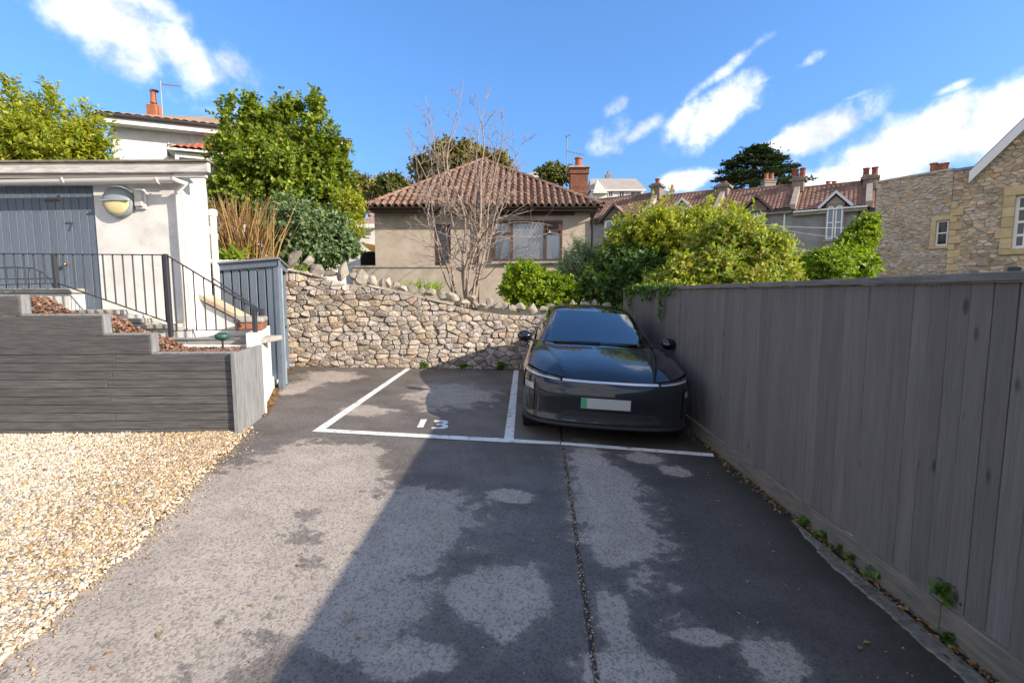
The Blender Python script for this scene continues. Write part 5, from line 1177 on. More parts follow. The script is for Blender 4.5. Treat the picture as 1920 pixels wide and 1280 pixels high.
MB().tube([in_house(316, 243) + Vector((0, -.03, 0)), in_house(316, 300) + Vector((0, -.03, 0))], .012, 5).build('cable_run', m_upvc, wh)
# red tiled bay roof
q0, q1 = in_house(322, 293), in_house(378, 270); 
MB().prism([(q0.x, -.0, q0.z), (q0.x + .1, -1.0, q0.z - .05), (HW - 1.5, -1.0, q0.z - .05), (HW - 1.5, 0, q0.z)], (0, 0, .06)).build('bay_soffit', m_upvc, wh)
bt = tiled((q0.x + .1, -1.05, q0.z), (HW - 1.5, -1.05, q0.z), (HW - 1.9, 0, q1.z), (q1.x + .2, 0, q1.z), 18, 5, .04, .03); bt.build('bay_roof', m_tilered, wh)
MB().add([(q0.x - .1, .0, q0.z), (q0.x + .1, -1.05, q0.z), (q1.x + .2, 0, q1.z + .02)], [(0, 1, 2)]).build('bay_roof_side', m_lead, wh)
bw = MB().box(q0.x + .25, HW - 1.7, -.85, -.01, q0.z - 1.3, q0.z - .06).build('bay_window', m_upvc, wh)
for i in range(4): xa = q0.x + .35 + i * .62; MB().box(xa, xa + .5, -.862, -.852, q0.z - 1.1, q0.z - .2).build('pane', m_glass, bw)

# ------------------------------------------------------------------ terrace of houses
TL, TRt = P(1100, 480, 41.0), P(1700, 480, 29.5); td = (TRt - TL); td.z = 0; td.normalize(); trz = math.atan2(td.y, td.x)
tnrm = Vector((-td.y, td.x, 0))
def on_t(x, y, back=0.0): p = on_plane(x, y, TL + tnrm * back, tnrm); return (p - TL).dot(td), p.z
def on_t0(x): return on_t(x, 480)[0]
m_tr1 = M('grey_roughcast', (.30, .285, .275), (.23, .22, .215), 1.5, .95, .4, 30, dirt=(.17, .16, .155), damt=.5, dscale=.7)
m_tr2 = M('buff_render', (.36, .305, .245), (.27, .23, .19), 1.5, .95, .3, 30, dirt=(.26, .24, .2), damt=.4)
m_pale = M('pale_wall_paint', (.62, .59, .54), (.52, .49, .45), 2, .9)
m_stack = M('sooty_stack_stone', (.25, .20, .155), (.16, .13, .105), 3, .95, .4, 20)
m_pot = M('dark_red_pot', (.27, .085, .055), (.2, .065, .045), 5, .9)
units = [dict(x=(1040, 1209), e=(1050, 414, 1205, 408), r=(1050, 379, 1205, 371), dorm=None, dx=(1135, 1172), col=m_pale),
         dict(x=(1209, 1338), e=(1209, 407, 1338, 399), r=(1212, 370, 1335, 361), dx=(1262, 1296), col=m_pale),
         dict(x=(1338, 1482), e=(1338, 399, 1482, 393.5), r=(1342, 360, 1478, 352), dx=(1397, 1434), col=m_tr2),
         dict(x=(1482, 1622), e=(1482, 393, 1622, 388.5), r=(1484, 352, 1618, 346), dx=(1544, 1578), col=m_tr2),
         dict(x=(1622, 1800), e=(1622, 388, 1800, 383), r=(1624, 346, 1800, 340), dx=None, col=m_tr2)]
lbl = ['far end terraced house with a dark gabled dormer, partly behind the bungalow', 'terraced house with a white bargeboarded dormer rising behind the rounded bush', 'terraced house with a brown gabled dormer and twin arched windows', 'terraced house with a pale gabled dormer above a rough grey wall', 'terraced house mostly hidden behind the stone house, only its roof in view']
for ui, U in enumerate(units):
    xa, xb = on_t0(U['x'][0]), on_t0(U['x'][1]); ea, eb = on_t(U['e'][0], U['e'][1], -.25)[1], on_t(U['e'][2], U['e'][3], -.25)[1]
    ra, rb = on_t(U['r'][0], U['r'][1], 2.6)[1], on_t(U['r'][2], U['r'][3], 2.6)[1]; e_ = (ea + eb) / 2; r_ = (ra + rb) / 2; base = .3
    o = TL + td * xa; h = root('terraced_house', lbl[ui], 'house', (o.x, o.y, base), trz, None); w = xb - xa; e_ -= base; r_ -= base
    MB().box(0, w - .004, 0, 6.0, -.5, e_ - .05).build('wall', m_tr1, h)
    tiled((.05, -.3, e_), (w - .05, -.3, e_), (w - .05, 2.6, r_), (.05, 2.6, r_), max(8, int(w / .25)), 14, .045, .035, 3).build('roof', m_tileold, h)
    tiled((w - .05, 5.6, e_), (.05, 5.6, e_), (.05, 2.6, r_), (w - .05, 2.6, r_), max(8, int(w / .25)), 10, .03, .03, 3).build('rear_roof', m_tileold, h)
    MB().tube([(.05, 2.6, r_ + .03), (w - .05, 2.6, r_ + .03)], .10, 8).build('ridge', m_tileold, h)
    MB().box(.05, w - .05, -.42, -.30, e_ - .12, e_ - .02).build('gutter', m_upvc if ui == 3 else m_gut, h); MB().box(.05, w - .05, -.29, -.005, e_ - .30, e_ - .1).build('eaves_board', m_tr2 if ui > 1 else m_brown, h)
    # party wall parapet and chimney at the house's right end
    MB().prism([(w - .16, -.32, e_ - .1), (w - .16, -.32, e_ + .22), (w - .16, 2.6, r_ + .25), (w - .16, 5.4, e_ + .2), (w - .16, 5.4, e_ - .1)], (.32, 0, 0)).build('parapet', m_tr2, h)
    if ui < 4:
        zt = on_t((1212, 1339, 1476, 1613)[ui], (349, 349, 337, 333)[ui], 2.6)[1]
        c = wm(h) @ Vector((w, 2.4, 0)); cc = MB().box(w - .36, w + .36, 1.9, 2.9, r_ - .6, zt - base).build('chimney', m_stack, h, bevel=.02)
        MB().box(w - .5, w + .5, 1.8, 3.0, zt - base - .28, zt - base - .12).build('oversailing_course', m_stack, cc)
        for i in range((1, 1, 2, 2)[ui]):
            px = w + (i - ((1, 1, 2, 2)[ui] - 1) / 2) * .45; hh = (.4, .2, .6, .5)[ui]; MB().lathe([(.2, 0), (.17, .1), (.16, hh - .1), (.2, hh - .08), (.2, hh), (.12, hh)], (px, 2.4, zt - base + .005), n=10).build('chimney_pot', m_pot, cc)
    MB().tube([(w - .45, -.06, e_ - .2), (w - .45, -.06, -.3)], .06, 6).build('downpipe', m_upvc if ui in (2,) else m_gut, h)
    if ui == 2: MB().tube([(w - 1.9, -.06, e_ - .2), (w - 1.9, -.06, -.3)], .05, 6).build('downpipe', m_gut, h)
    if ui == 3: MB().tube([(w - 1.35, -.06, e_ - .2), (w - 1.35, -.06, -.3)], .05, 6).build('downpipe', m_gut, h)
    if U['dx']:
        da, db = on_t0(U['dx'][0]) - xa, on_t0(U['dx'][1]) - xa; cx = (da + db) / 2; dw = (db - da) / 2
        zg = on_t((1153, 1279, 1412, 1562)[ui], (387, 376, 371, 364)[ui], -.3)[1] - base; zl = on_t((1153, 1279, 1412, 1562)[ui], (409, 397, 391, 382)[ui], -.3)[1] - base
        pk = U['col']
        MB().prism([(cx - dw, -.30, -.4), (cx + dw, -.30, -.4), (cx + dw, -.30, zl), (cx, -.30, zg - .1), (cx - dw, -.30, zl)], (0, 2.2, 0)).build('dormer', pk, h)
        fr = M('dormer_board', ((.10, .07, .06), (.7, .68, .66), (.14, .09, .07), (.66, .65, .66))[ui], rough=.7)
        for s in (-1, 1): MB().prism([(cx + s * (dw + .35), -.55, zl - .28), (cx, -.55, zg), (cx, -.55, zg + .2), (cx + s * (dw + .45), -.55, zl - .16)], (0, .08, 0)).build('bargeboard', fr, h)
        for s in (-1, 1): MB().prism([(cx + s * (dw + .4), -.52, zl - .25), (cx, -.52, zg + .06), (cx, 2.6, zg + .06), (cx + s * (dw + .4), 2.2, zl - .25)], (0, 0, .07)).build('dormer_roof', m_tileold, h)
        MB().prism([(cx - dw, -.31, zl - .02), (cx + dw, -.31, zl - .02), (cx, -.31, zg - .1)], (0, -.02, 0)).build('gable_panel', M('gable_panel', ((.16, .12, .12), (.5, .48, .45), (.2, .14, .13), (.34, .28, .24))[ui], rough=.9), h)
        ww = dw * .80; zt_ = zl - .15
        for s in (-1, 1): sash(h, cx + s * dw * .46 - ww / 2, cx + s * dw * .46 + ww / 2, zt_ - 2.0, zt_, -.375, m_upvc, 1, True, .07, .075)
        MB().box(cx - dw - .05, cx + dw + .05, -.42, -.305, zt_ - 2.15, zt_ - 2.03).build('window_sill', m_slab, h)
        if ui == 3:
            for s in (-1, 1): sash(h, cx + s * dw * .55 - .42, cx + s * dw * .55 + .42, zt_ - 5.1, zt_ - 3.6, -.375, m_upvc, 0, False, .07, .09)
    if ui in (2, 3): MB().box(.2, w - .2, -.03, -.002, e_ - 2.9, e_ - 2.75).build('string_course', m_slab, h)
# more stacks of the street behind
for i, (x0, x1, y0, y1, Y, n, lab) in enumerate(((1430, 1452, 323, 360, 48, 2, 'twin orange pots of a chimney just behind the terrace ridge'), (1546, 1570, 338, 356, 44, 2, 'short chimney with two red pots behind the pale dormer house'), (1258, 1262, 343, 372, 62, 1, 'thin far chimney left standing above the distant dark roof'))):
    a, b = P(x0, y1, Y), P(x1, y0 + 8, Y); o = root('distant_chimney', lab.replace(' left', ''), 'chimney', (a.x, Y, a.z - 3)); chimney(o, (a.x + b.x) / 2, Y, max(.4, b.x - a.x), .7, a.z - 3, b.z - .4, n, m_tr2, m_terra, .6, .2)
aerial(1567, 331, 350, 44, 'thin aerial rising behind the pale dormer terraced house', [(-4, 3, 6, 4, 3)])
# overhead lines
m_wire = M('pale_cable', (.5, .48, .46), rough=.6)
for k, (a, b, lab) in enumerate((((1428, 421, 27), (1660, 424, 27), 'upper thin cable strung level across the terrace walls'), ((1430, 424, 27), (1660, 452, 26), 'thin cable sloping down across the terrace towards the stone house'), ((1440, 445, 27), (1560, 478, 27), 'lower thin cable dipping towards the lime green hedge'))):
    p, q = P(*a), P(*b); o = MB().tube([p.lerp(q, t) + Vector((0, 0, -.5 * t * (1 - t))) for t in np.linspace(0, 1, 12)], .012, 4).build('overhead_cable', m_wire); tag(o, lab, 'cable')
# ------------------------------------------------------------------ far white house, dark roofs, pale house with the orange awning
def box_house(name, label, xa, xb, ytop, yeave, Y, depth, wallm, roofm, wins, rz=0.0, base=None, hipin=.8, ridge_y=None):
    a, b = P(xa, yeave, Y), P(xb, yeave, Y); zr = P((xa + xb) / 2, ytop, Y + depth / 2).z; base = base if base is not None else a.z - 6
    o = root(name, label, 'house', (a.x, Y, base)); w = b.x - a.x; e_ = a.z - base; r_ = zr - base
    MB().box(0, w, 0, depth, -1, e_ - .02).build('wall', wallm, o)
    MB().add([(-.25, -.3, e_), (w + .25, -.3, e_), (w + .25, depth + .3, e_), (-.25, depth + .3, e_), (hipin, depth / 2, r_), (w - hipin, depth / 2, r_)], [(0, 1, 5, 4), (1, 2, 5), (2, 3, 4, 5), (3, 0, 4), (0, 3, 2, 1)]).build('roof', roofm, o)
    MB().box(-.2, w + .2, -.34, -.29, e_ - .2, e_ - .01).build('fascia', m_upvc, o)
    for (x0, x1, y0, y1) in wins:
        p, q = P(x0, y1, Y), P(x1, y0, Y); sash(o, p.x - a.x, q.x - a.x, p.z - base, q.z - base, -.05, m_upvc, 0, False, .06, .09, vbars=1)
    return o
m_tanroof = M('pale_grey_roof', (.36, .31, .27), (.30, .26, .225), 1, .9)
fh = box_house('hilltop_house', 'white hilltop house with a broad pale grey hipped roof above the terrace', 1110, 1207, 335, 356, 62, 7, m_white, m_tanroof, [(1140, 1150, 358, 370), (1160, 1171, 358, 370), (1181, 1203, 359, 370)], hipin=.2)
a = P(1122, 337, 60); MB().prism([P(1112, 362, 61.4), P(1140, 362, 61.4), P(1120, 336, 61.4)], (0, 3, 0)).build('front_gable', m_white, fh, world=True)
c = P(1140, 335, 66); chimney(fh, c.x, c.y, .6, .6, c.z - 1, c.z + .4, 1, m_tr2, m_terra, .4, .15)
box_house('dark_roofed_house', 'distant house with a dark slate roof peeping over the terrace', 1222, 1275, 355, 371, 58, 6, m_tr2, m_lead, [], hipin=1.2)
box_house('grey_roofed_house', 'distant house with a low grey roof behind the bungalow chimney', 985, 1045, 322, 330, 58, 6, m_tr2, m_tanroof, [], hipin=1.0)
ph_ = box_house('pale_pink_house', 'pale house with a dull pink roof glimpsed beside the bungalow wall', 640, 712, 400, 421, 24, 6, m_white, M('dull_pink_roof', (.38, .24, .20), (.30, .19, .16), 2, .9), [(684, 694, 424, 445)], base=.5, hipin=1.5)
q0, q1 = P(680, 470, 20), P(712, 455, 20); aw = root('orange_awning', 'faded orange awning over a dark opening beside the bungalow', 'awning', q0)
MB().prism([P(676, 456, 20), P(712, 462, 20), P(712, 476, 19.2), P(694, 470, 19.2)], (0, .05, .03)).build('canvas', M('orange_canvas', (.62, .30, .04), (.5, .24, .04), 4, .9), aw, world=True)
MB().box(q0.x - .2, q1.x + .3, 20.3, 20.4, 0.9, q0.z).build('opening', m_dark, aw, world=True)
for i, (x, y) in enumerate(((703, 328), (731, 318))):
    q = P(x, y + 18, 68); o = root('stone_tower', ['small stone tower top among the far trees, lower of the pair', 'taller stone tower top with a parapet among the far trees'][i], 'tower', q); s = 68 / FPX
    MB().box(-5 * s, 5 * s, 0, .8, -3, 12 * s).build('shaft', m_tr2, o); 
    if i: MB().box(5 * s, 26 * s, .1, .7, -3, 6 * s).build('parapet', m_tr2, o); MB().box(-4 * s, 0, .1, .6, 12 * s, 17 * s).build('turret', m_tr2, o)
    else: MB().lathe([(4 * s, 12 * s), (2.6 * s, 14 * s), (2 * s, 18 * s), (.2 * s, 21 * s)], (0, .4, 0), n=8).build('cap', m_tr2, o)
# ------------------------------------------------------------------ far trees
L_far = leafmat('far_tree_leaf', [(.065, .085, .02), (.12, .14, .025), (.17, .18, .035), (.05, .07, .018)], trans=.25)
L_far2 = leafmat('far_autumn_leaf', [(.10, .10, .022), (.19, .17, .03), (.24, .19, .04), (.07, .085, .02)], trans=.25)
def far_tree(label, lobes, n, mat, seed, base, leaf=.35):
    return bush('broadleaf_tree', label, 'tree', lobes, n, mat, m_stem, base, leaf=leaf, width=.4, per=7, length=.7, up=.4, seed=seed, stems=16, stem_r=.10, lump=.4, part='crown')
far_tree('wide dark green tree rising behind the bungalow roof apex', [lob(860, 310, 38, 75, 34), lob(800, 325, 38, 45, 30), lob(910, 305, 38, 50, 24), lob(950, 320, 38, 28, 18), lob(850, 285, 38, 40, 16)], 1500, L_far2, 1, tuple(P(860, 400, 38)))
far_tree('small green tree between the bungalow roof and its chimney', [lob(1035, 330, 44, 26, 16), lob(1060, 328, 44, 24, 14), lob(1020, 325, 44, 12, 10)], 500, L_far, 2, tuple(P(1040, 380, 44)))
far_tree('yellow green round tree on the hill beyond the evergreen spires', [lob(672, 352, 40, 34, 26), lob(690, 372, 40, 28, 20)], 700, L_far2, 3, tuple(P(675, 420, 40)))
far_tree('green tree on the hill below the stone towers', [lob(735, 350, 46, 36, 20), lob(712, 362, 46, 26, 20), lob(762, 362, 46, 20, 16)], 800, L_far, 4, tuple(P(735, 410, 46)))
# cedar
cY = 52; cb = P(1412, 372, cY); ced = root('cedar_tree', 'broad dark cedar with flat layered boughs above the terrace roofs', 'tree', cb); s = cY / FPX
mb = MB(); mb.tube([(cb.x, cY, cb.z - 6), P(1412, 330, cY), P(1418, 282, cY)], [.5, .35, .08], 8); rng = np.random.default_rng(4); bs, tp, nr = [], [], []
tiers = ((352, 88), (340, 82), (328, 78), (316, 66), (303, 60), (291, 40), (281, 16))
for ti, (yt, half0) in enumerate(tiers):
    for k in range(9 if ti < 6 else 4):
        az = 2 * math.pi * (k + .37 * ti) / (9 if ti < 6 else 4) + rng.uniform(-.2, .2); ln_ = half0 * s * rng.uniform(.68, 1.08)
        a = Vector((cb.x + .3, cY, P(1412, yt + 7, cY).z)); b = a + Vector((math.cos(az) * ln_, math.sin(az) * ln_ * .8, rng.uniform(-.1, .55))); pts = [a.lerp(b, u) + Vector((0, 0, .25 * math.sin(u * 2.8))) for u in np.linspace(0, 1, 6)]; mb.tube(pts, [.11, .09, .07, .05, .035, .02], 5, False)
        n = 190; u = .3 + .72 * rng.random(n) ** .8; dirv = np.array(b - a); dirv /= np.linalg.norm(dirv); sidev = np.array([-dirv[1], dirv[0], 0])
        ctr = np.array([list(pts[0].lerp(pts[-1], x) + Vector((0, 0, .25 * math.sin(x * 2.8)))) for x in u]); sp = (.12 + .62 * np.sin(np.pi * np.clip((u - .25) / .8, .05, .97)))[:, None]
        c = ctr + sidev * rng.normal(0, 1, (n, 1)) * sp + rng.normal(0, .06, (n, 3)) * [1, 1, 1.3]; d = unit(rng.normal(0, .6, (n, 3)) * [1, 1, .3] + dirv + [0, 0, .12]); bs.append(c); tp.append(c + d * rng.uniform(.25, .5, (n, 1))); nr.append(unit(rng.normal(0, .4, (n, 3)) + [0, 0, 1]))
b_, t_, n_ = map(np.concatenate, (bs, tp, nr)); V, F = leaves(b_, t_, np.full(len(b_), .09), np.full(len(b_), .2), n_); link('crown', npmesh('crown', V - np.array(cb), F, L_pine), ced); mb.build('trunk', m_stem, ced, world=True)
# ------------------------------------------------------------------ stone house on the right
SY = 18.0; sc_ = P(1783, 400, SY)
m_st1 = M('house_rubble', (.54, .405, .28), (.40, .30, .21), 5, .95, .7, 26, rnd=.34, huejit=.035, dirt=(.30, .25, .19), damt=.4, dscale=3)
m_st2 = M('grey_weathered_stone', (.52, .40, .285), (.40, .31, .22), 4, .95, .6, 26, rnd=.16, huejit=.02, dirt=(.20, .175, .145), damt=.5, dscale=1.5)
m_hmortar = M('house_mortar', (.44, .34, .245), (.33, .26, .19), 9, .95, .6, 40)
m_ash = M('yellow_dressed_stone', (.58, .43, .23), (.49, .36, .20), 5, .9, .3, 30, rnd=.1)
def stone_face(h, xr, zr, hole_fn, w, hgt, mat, mort, an, seed, cap=300, gap=.012, depth=.05, extra=None, jz=.2):
    rs = random.Random(seed); sd = jitter_seeds(rs, xr[0], xr[1], zr[0], zr[1], w, hgt, .4, jz); cl = voronoi(sd, (xr[0], xr[1], zr[0], zr[1]), an); out = []
    for s, poly in zip(sd, cl):
        if extra: poly = extra(poly)
        if len(poly) < 3: continue
        a = np.array(poly); c = a.mean(0)
        if hole_fn(c[0], c[1]) or np.ptp(a[:, 0]) < .05 or np.ptp(a[:, 1]) < .04: continue
        out.append(poly)
    return out, rs
# gable house, facing the car park
gh = root('stone_gable_house', 'rubble stone house gable with a white bargeboard and tall white sash window', 'house', (sc_.x, SY, .0), R_(-50))
def gl(x, y): q = in_house(x, y, gh); return q.x, q.z
vx, vz = gl(1829, 330); ax_, az_ = gl(1920, 244); sl_ = (az_ - vz) / (ax_ - vx); GW = vx + 6.0; apx = vx + 3.0; apz = vz + sl_ * 3.0
wx0, wz0 = gl(1896, 466); wx1, wz1 = gl(1950, 362)
z_corner = gl(1783, 322)[1]
top_of = lambda x: z_corner if x < vx else (vz + sl_ * (x - vx) if x < apx else apz - sl_ * (x - apx))
mb = MB(); wall_holes(mb, 0, GW, -.3, z_corner, .03, [(wx0, wx1, wz0, wz1)], .2); mb.add([(vx, .03, z_corner), (apx + (apx - vx), .03, z_corner), (apx, .03, apz)], [(0, 1, 2)]).add([(0, .03, -.3), (0, 7, -.3), (0, 7, z_corner), (0, .03, z_corner)], [(3, 2, 1, 0)])
mb.build('wall', m_hmortar, gh)
def cut_gable(poly):
    poly = clip(poly, (0, 1), z_corner) if poly and max(p[0] for p in poly) < vx else clip(poly, (-sl_, 1), vz - sl_ * vx) if len(poly) > 2 and np.mean([p[0] for p in poly]) < apx else clip(poly, (sl_, 1), apz + sl_ * apx) if len(poly) > 2 else poly
    return poly
hole = lambda x, z: (wx0 - .32 < x < wx1 + .3 and wz0 - .22 < z < wz1 + .34) or (x < .17 and 2.2 < z < gl(1783, 383)[1]) or x > 3.0 or z < 2.0
polys, rs = stone_face(gh, (0, 3.1), (2.0, 7.6), hole, .21, .115, m_st1, m_mortar, 1.6, 4, extra=cut_gable, jz=.26)
print('gable stones', len(polys))
lay(polys, gh, .008, .03, rs, m_st1, .03)
z = 2.2; i = 0
while z < gl(1783, 383)[1]:           # quoins
    hq = .22 + .04 * (i % 2); wq = .34 if i % 2 else .18; link('quoin', chbox(wq, .12, hq - .012, .012, 'quoin', m_ash), gh, (wq / 2 - .012, .03, z + hq / 2)); z += hq; i += 1
for nm, b in (('window_head', (wx0 - .30, wx1 + .3, wz1 + .005, wz1 + .32)), ('window_sill', (wx0 - .30, wx1 + .3, wz0 - .20, wz0 - .005))): link(nm, chbox(b[1] - b[0], .16, b[3] - b[2], .012, nm, m_ash), gh, ((b[0] + b[1]) / 2, .03, (b[2] + b[3]) / 2))
nj = 5
for i in range(nj): hz = (wz1 - wz0) / nj; wj = .42 if i in (1,) else .29; link('window_jamb', chbox(wj, .15, hz - .008, .012, 'window_jamb', m_ash), gh, (wx0 - .005 - wj / 2, .03, wz0 + hz * (i + .5)))
w_ = sash(gh, wx0, wx1, wz0, wz1, .10, m_upvc, 3, False, .08, .09, vbars=1)
MB().prism([(vx - .12, -.30, vz - .25), (vx - .12, -.30, vz + .12), (apx, -.30, apz + .32), (apx, -.30, apz - .05)], (0, .05, 0)).build('bargeboard', m_upvc, gh)
MB().prism([(vx - .12, -.25, vz + .10), (apx, -.25, apz + .30), (apx, 6, apz + .30), (vx - .12, 6, vz + .10)], (0, 0, .08)).build('roof', m_lead, gh); MB().prism([(vx - .1, -.25, vz - .12), (apx, -.25, apz + .1), (apx, -.0, apz + .1), (vx - .1, -.0, vz - .12)], (0, 0, .03)).build('soffit', m_upvc, gh)
MB().box(0.0, vx, -.06, 1.2, z_corner - .02, z_corner + .07).build('lead_flashing', m_lead, gh)
MB().box(gl(1890, 504)[0], gl(1915, 504)[0], -.12, .02, gl(1890, 509)[1], gl(1890, 501)[1]).build('vent_hood', m_iron, gh)
# side wing set at an angle
wing = root('stone_wing', 'plain weathered stone wing with one small window and chimney pots on top', 'house', (sc_.x, SY, 0), R_(-60))
WLn = -in_house(1640, 400, wing).x; wing.location = wing.location + Matrix.Rotation(R_(-60), 3, 'Z') @ Vector((-WLn, 0, 0))
def wl(x, y, o=wing): q = in_house(x, y, o); return q.x, q.z
zl_, zr_ = wl(1641, 344)[1], wl(1782, 320)[1]
hx0, hz0 = wl(1752, 461); hx1, hz1 = wl(1779, 412)
mb = MB(); zt = min(zl_, zr_); wall_holes(mb, 0, WLn - .02, -.3, zt, .03, [(hx0, hx1, hz0, hz1)], .15); mb.prism([(0, .03, zt), (WLn - .02, .03, zt), (WLn - .02, .03, zr_), (0, .03, zl_)], (0, .25, 0)); mb.add([(0, .03, -.3), (0, 5, -.3), (0, 5, zl_), (0, .03, zl_)], [(3, 2, 1, 0)]); mb.build('wall', m_hmortar, wing)
hole = lambda x, z: (hx0 - .16 < x < hx1 + .12 and hz0 - .12 < z < hz1 + .16) or z < 1.9
polys, rs = stone_face(wing, (0, WLn - .02), (1.9, max(zl_, zr_)), hole, .25, .078, m_st2, m_mortar, 2.6, 9, jz=.10, extra=lambda p: clip(p, (-(zr_ - zl_) / WLn, 1), zl_))
print('wing stones', len(polys))
lay(polys, wing, .005, .022, rs, m_st2, .03)
for nm, b in (('window_head', (hx0 - .15, hx1 + .1, hz1 + .004, hz1 + .15)), ('window_sill', (hx0 - .17, hx1 + .1, hz0 - .11, hz0 - .004)), ('window_jamb', (hx0 - .15, hx0 - .004, hz0, hz1))): link(nm, chbox(b[1] - b[0], .12, b[3] - b[2], .01, nm, m_ash), wing, ((b[0] + b[1]) / 2, .03, (b[2] + b[3]) / 2))
sash(wing, hx0, hx1, hz0, hz1, .06, m_upvc, 1, False, .07, .05)
MB().box(hx0 + .06, hx1 - .06, .16, .17, hz0 + .05, (hz0 + hz1) / 2 + .1).build('yellow_blind', M('yellow_blind', (.62, .45, .12), rough=.8), wing)
mb = MB().prism([(-.05, -.03, zl_ + .003), (WLn - .02, -.03, zr_ + .003), (WLn - .02, -.03, zr_ + .08), (-.05, -.03, zl_ + .08)], (0, .4, 0)).build('wall_coping', m_st2, wing, bevel=.01)
for i, x in enumerate((1752, 1763, 1773)):
    q = in_house(x, 326, wing, .35); MB().lathe([(.14, -.2), (.13, .02), (.105, .06), (.10, .30), (.125, .31), (.125, .36), (.09, .36)], (q.x, .25 + .12 * (i % 2), q.z), n=12).build('chimney_pot', m_terra, wing)
# ------------------------------------------------------------------ the parked car
CX, CY = 0.985, 5.44
car = root('parked_car', 'dark metallic grey electric hatchback parked nose out beside the charcoal fence', 'car', (CX, CY, -SLOPE * CX))
car.rotation_euler = (0, math.atan(SLOPE), -R_(2.2))
def paint_mat():
    m, nt, b, out = new_mat('metallic_grey_paint')
    b.inputs['Base Color'].default_value = (.016, .018, .022, 1); b.inputs['Metallic'].default_value = .1; b.inputs['Roughness'].default_value = .30
    b.inputs['Coat Weight'].default_value = 1; b.inputs['Coat Roughness'].default_value = .015; b.inputs['Coat IOR'].default_value = 1.45; b.inputs['Specular IOR Level'].default_value = .12
    tc = nd(nt, 'TexCoord').outputs['Object']
    n = nd(nt, 'TexNoise', i_Scale=900.0, i_Detail=1.0); nt.links.new(tc, n.inputs[0])
    v = nd(nt, 'TexVoronoi', i_Scale=26.0); nt.links.new(tc, v.inputs[0])
    big = nd(nt, 'TexNoise', i_Scale=2.2, i_Detail=3.0); nt.links.new(tc, big.inputs[0])
    drop = mth(nt, 'MULTIPLY', mth(nt, 'MULTIPLY', smooth(nt, v.outputs['Distance'], .20, .08), smooth(nt, nd(nt, 'SeparateColor', i_0=v.outputs['Color']).outputs[0], .55, .6)), smooth(nt, big.outputs[0], .42, .56))
    sx = nd(nt, 'SeparateXYZ', i_0=tc).outputs
    drop = mth(nt, 'MULTIPLY', drop, smooth(nt, sx[1], .35, .9))
    col = mixc(nt, mth(nt, 'MULTIPLY', drop, .8), (.016, .018, .022), (.012, .012, .013)); nt.links.new(col, b.inputs['Base Color'])
    bp = nd(nt, 'Bump', i_Strength=.5, i_Distance=.004); nt.links.new(drop, bp.inputs['Height']); nt.links.new(bp.outputs[0], b.inputs['Coat Normal'])
    nt.links.new(mth(nt, 'ADD', .25, mth(nt, 'MULTIPLY', drop, .4)), b.inputs['Roughness'])
    return m
m_paint = paint_mat()
m_gloss = M('gloss_black', (.008, .008, .009), rough=.06, coat=.6)
m_plast = M('matt_black_plastic', (.018, .018, .019), rough=.6)
m_rub = M('tyre_rubber', (.02, .02, .021), (.03, .029, .028), 20, .85)
m_rim = M('dark_alloy', (.10, .10, .11), rough=.35, metal=.8)
m_bar = M('light_bar_plastic', (.50, .52, .56), rough=.15, coat=1)
m_lens = M('headlamp_lens', (.20, .21, .23), (.32, .33, .35), 25, .12, coat=1)
m_plate = M('blank_plate', (.40, .40, .39), (.36, .36, .35), 3, .5); m_green2 = M('plate_green', (.05, .28, .13), rough=.5)
m_wind = glassmat('windscreen_glass', tint=(.30, .36, .38), trans=.24, rough=.01)
m_sglass = glassmat('tinted_glass', rough=.02, interior=(.008, .009, .010))
m_cab = M('black_cabin_trim', (.015, .015, .016), rough=.7); m_seat = M('dark_seat', (.03, .03, .032), rough=.6)
def cr1(Pn, t):
    """Catmull-Rom through Pn (k,...) at parameters t"""
    k = len(Pn); i = np.clip(np.floor(t).astype(int), 0, k - 2); f = (t - i).reshape(-1, *([1] * (Pn.ndim - 1)))
    T = np.empty_like(Pn); T[1:-1] = (Pn[2:] - Pn[:-2]) / 2; T[0] = Pn[1] - Pn[0]; T[-1] = Pn[-1] - Pn[-2]
    if k > 2: T[0] = 1.5 * (Pn[1] - Pn[0]) - .5 * T[1]; T[-1] = 1.5 * (Pn[-1] - Pn[-2]) - .5 * T[-2]
    h = f * f * (3 - 2 * f)
    return Pn[i] * (1 - h) + Pn[i + 1] * h + T[i] * (f ** 3 - 2 * f * f + f) + T[i + 1] * (f ** 3 - f * f)
def patch(net, u0, u1, nu, v0, v1, nv):
    a = cr1(np.array(net, float), np.linspace(u0, u1, nu)); return cr1(a.swapaxes(0, 1), np.linspace(v0, v1, nv)).swapaxes(0, 1)
def mir(net): n = np.array(net, float); m = n[:, :0:-1].copy(); m[..., 0] *= -1; return np.concatenate([m, n], 1)      # half net whose first column is the centre line
def flipx(g): g = g.copy(); g[..., 0] *= -1; return g
OUTWARD = set('bumper light_bar headlight daytime_strip dark_upper_lens bonnet wing wing_side front_door rear_door rear_quarter roof rear_window tailgate pillar side_window cowl lower_grille lamp_recess main_beam splitter windscreen_edge'.split())
def cpart(mb, name, mat, par=None, smooth=True, **k): 
    o = mb.build(name, mat, par or car, smooth=smooth, **k)
    if name in OUTWARD: o.data.flip_normals()
    return o
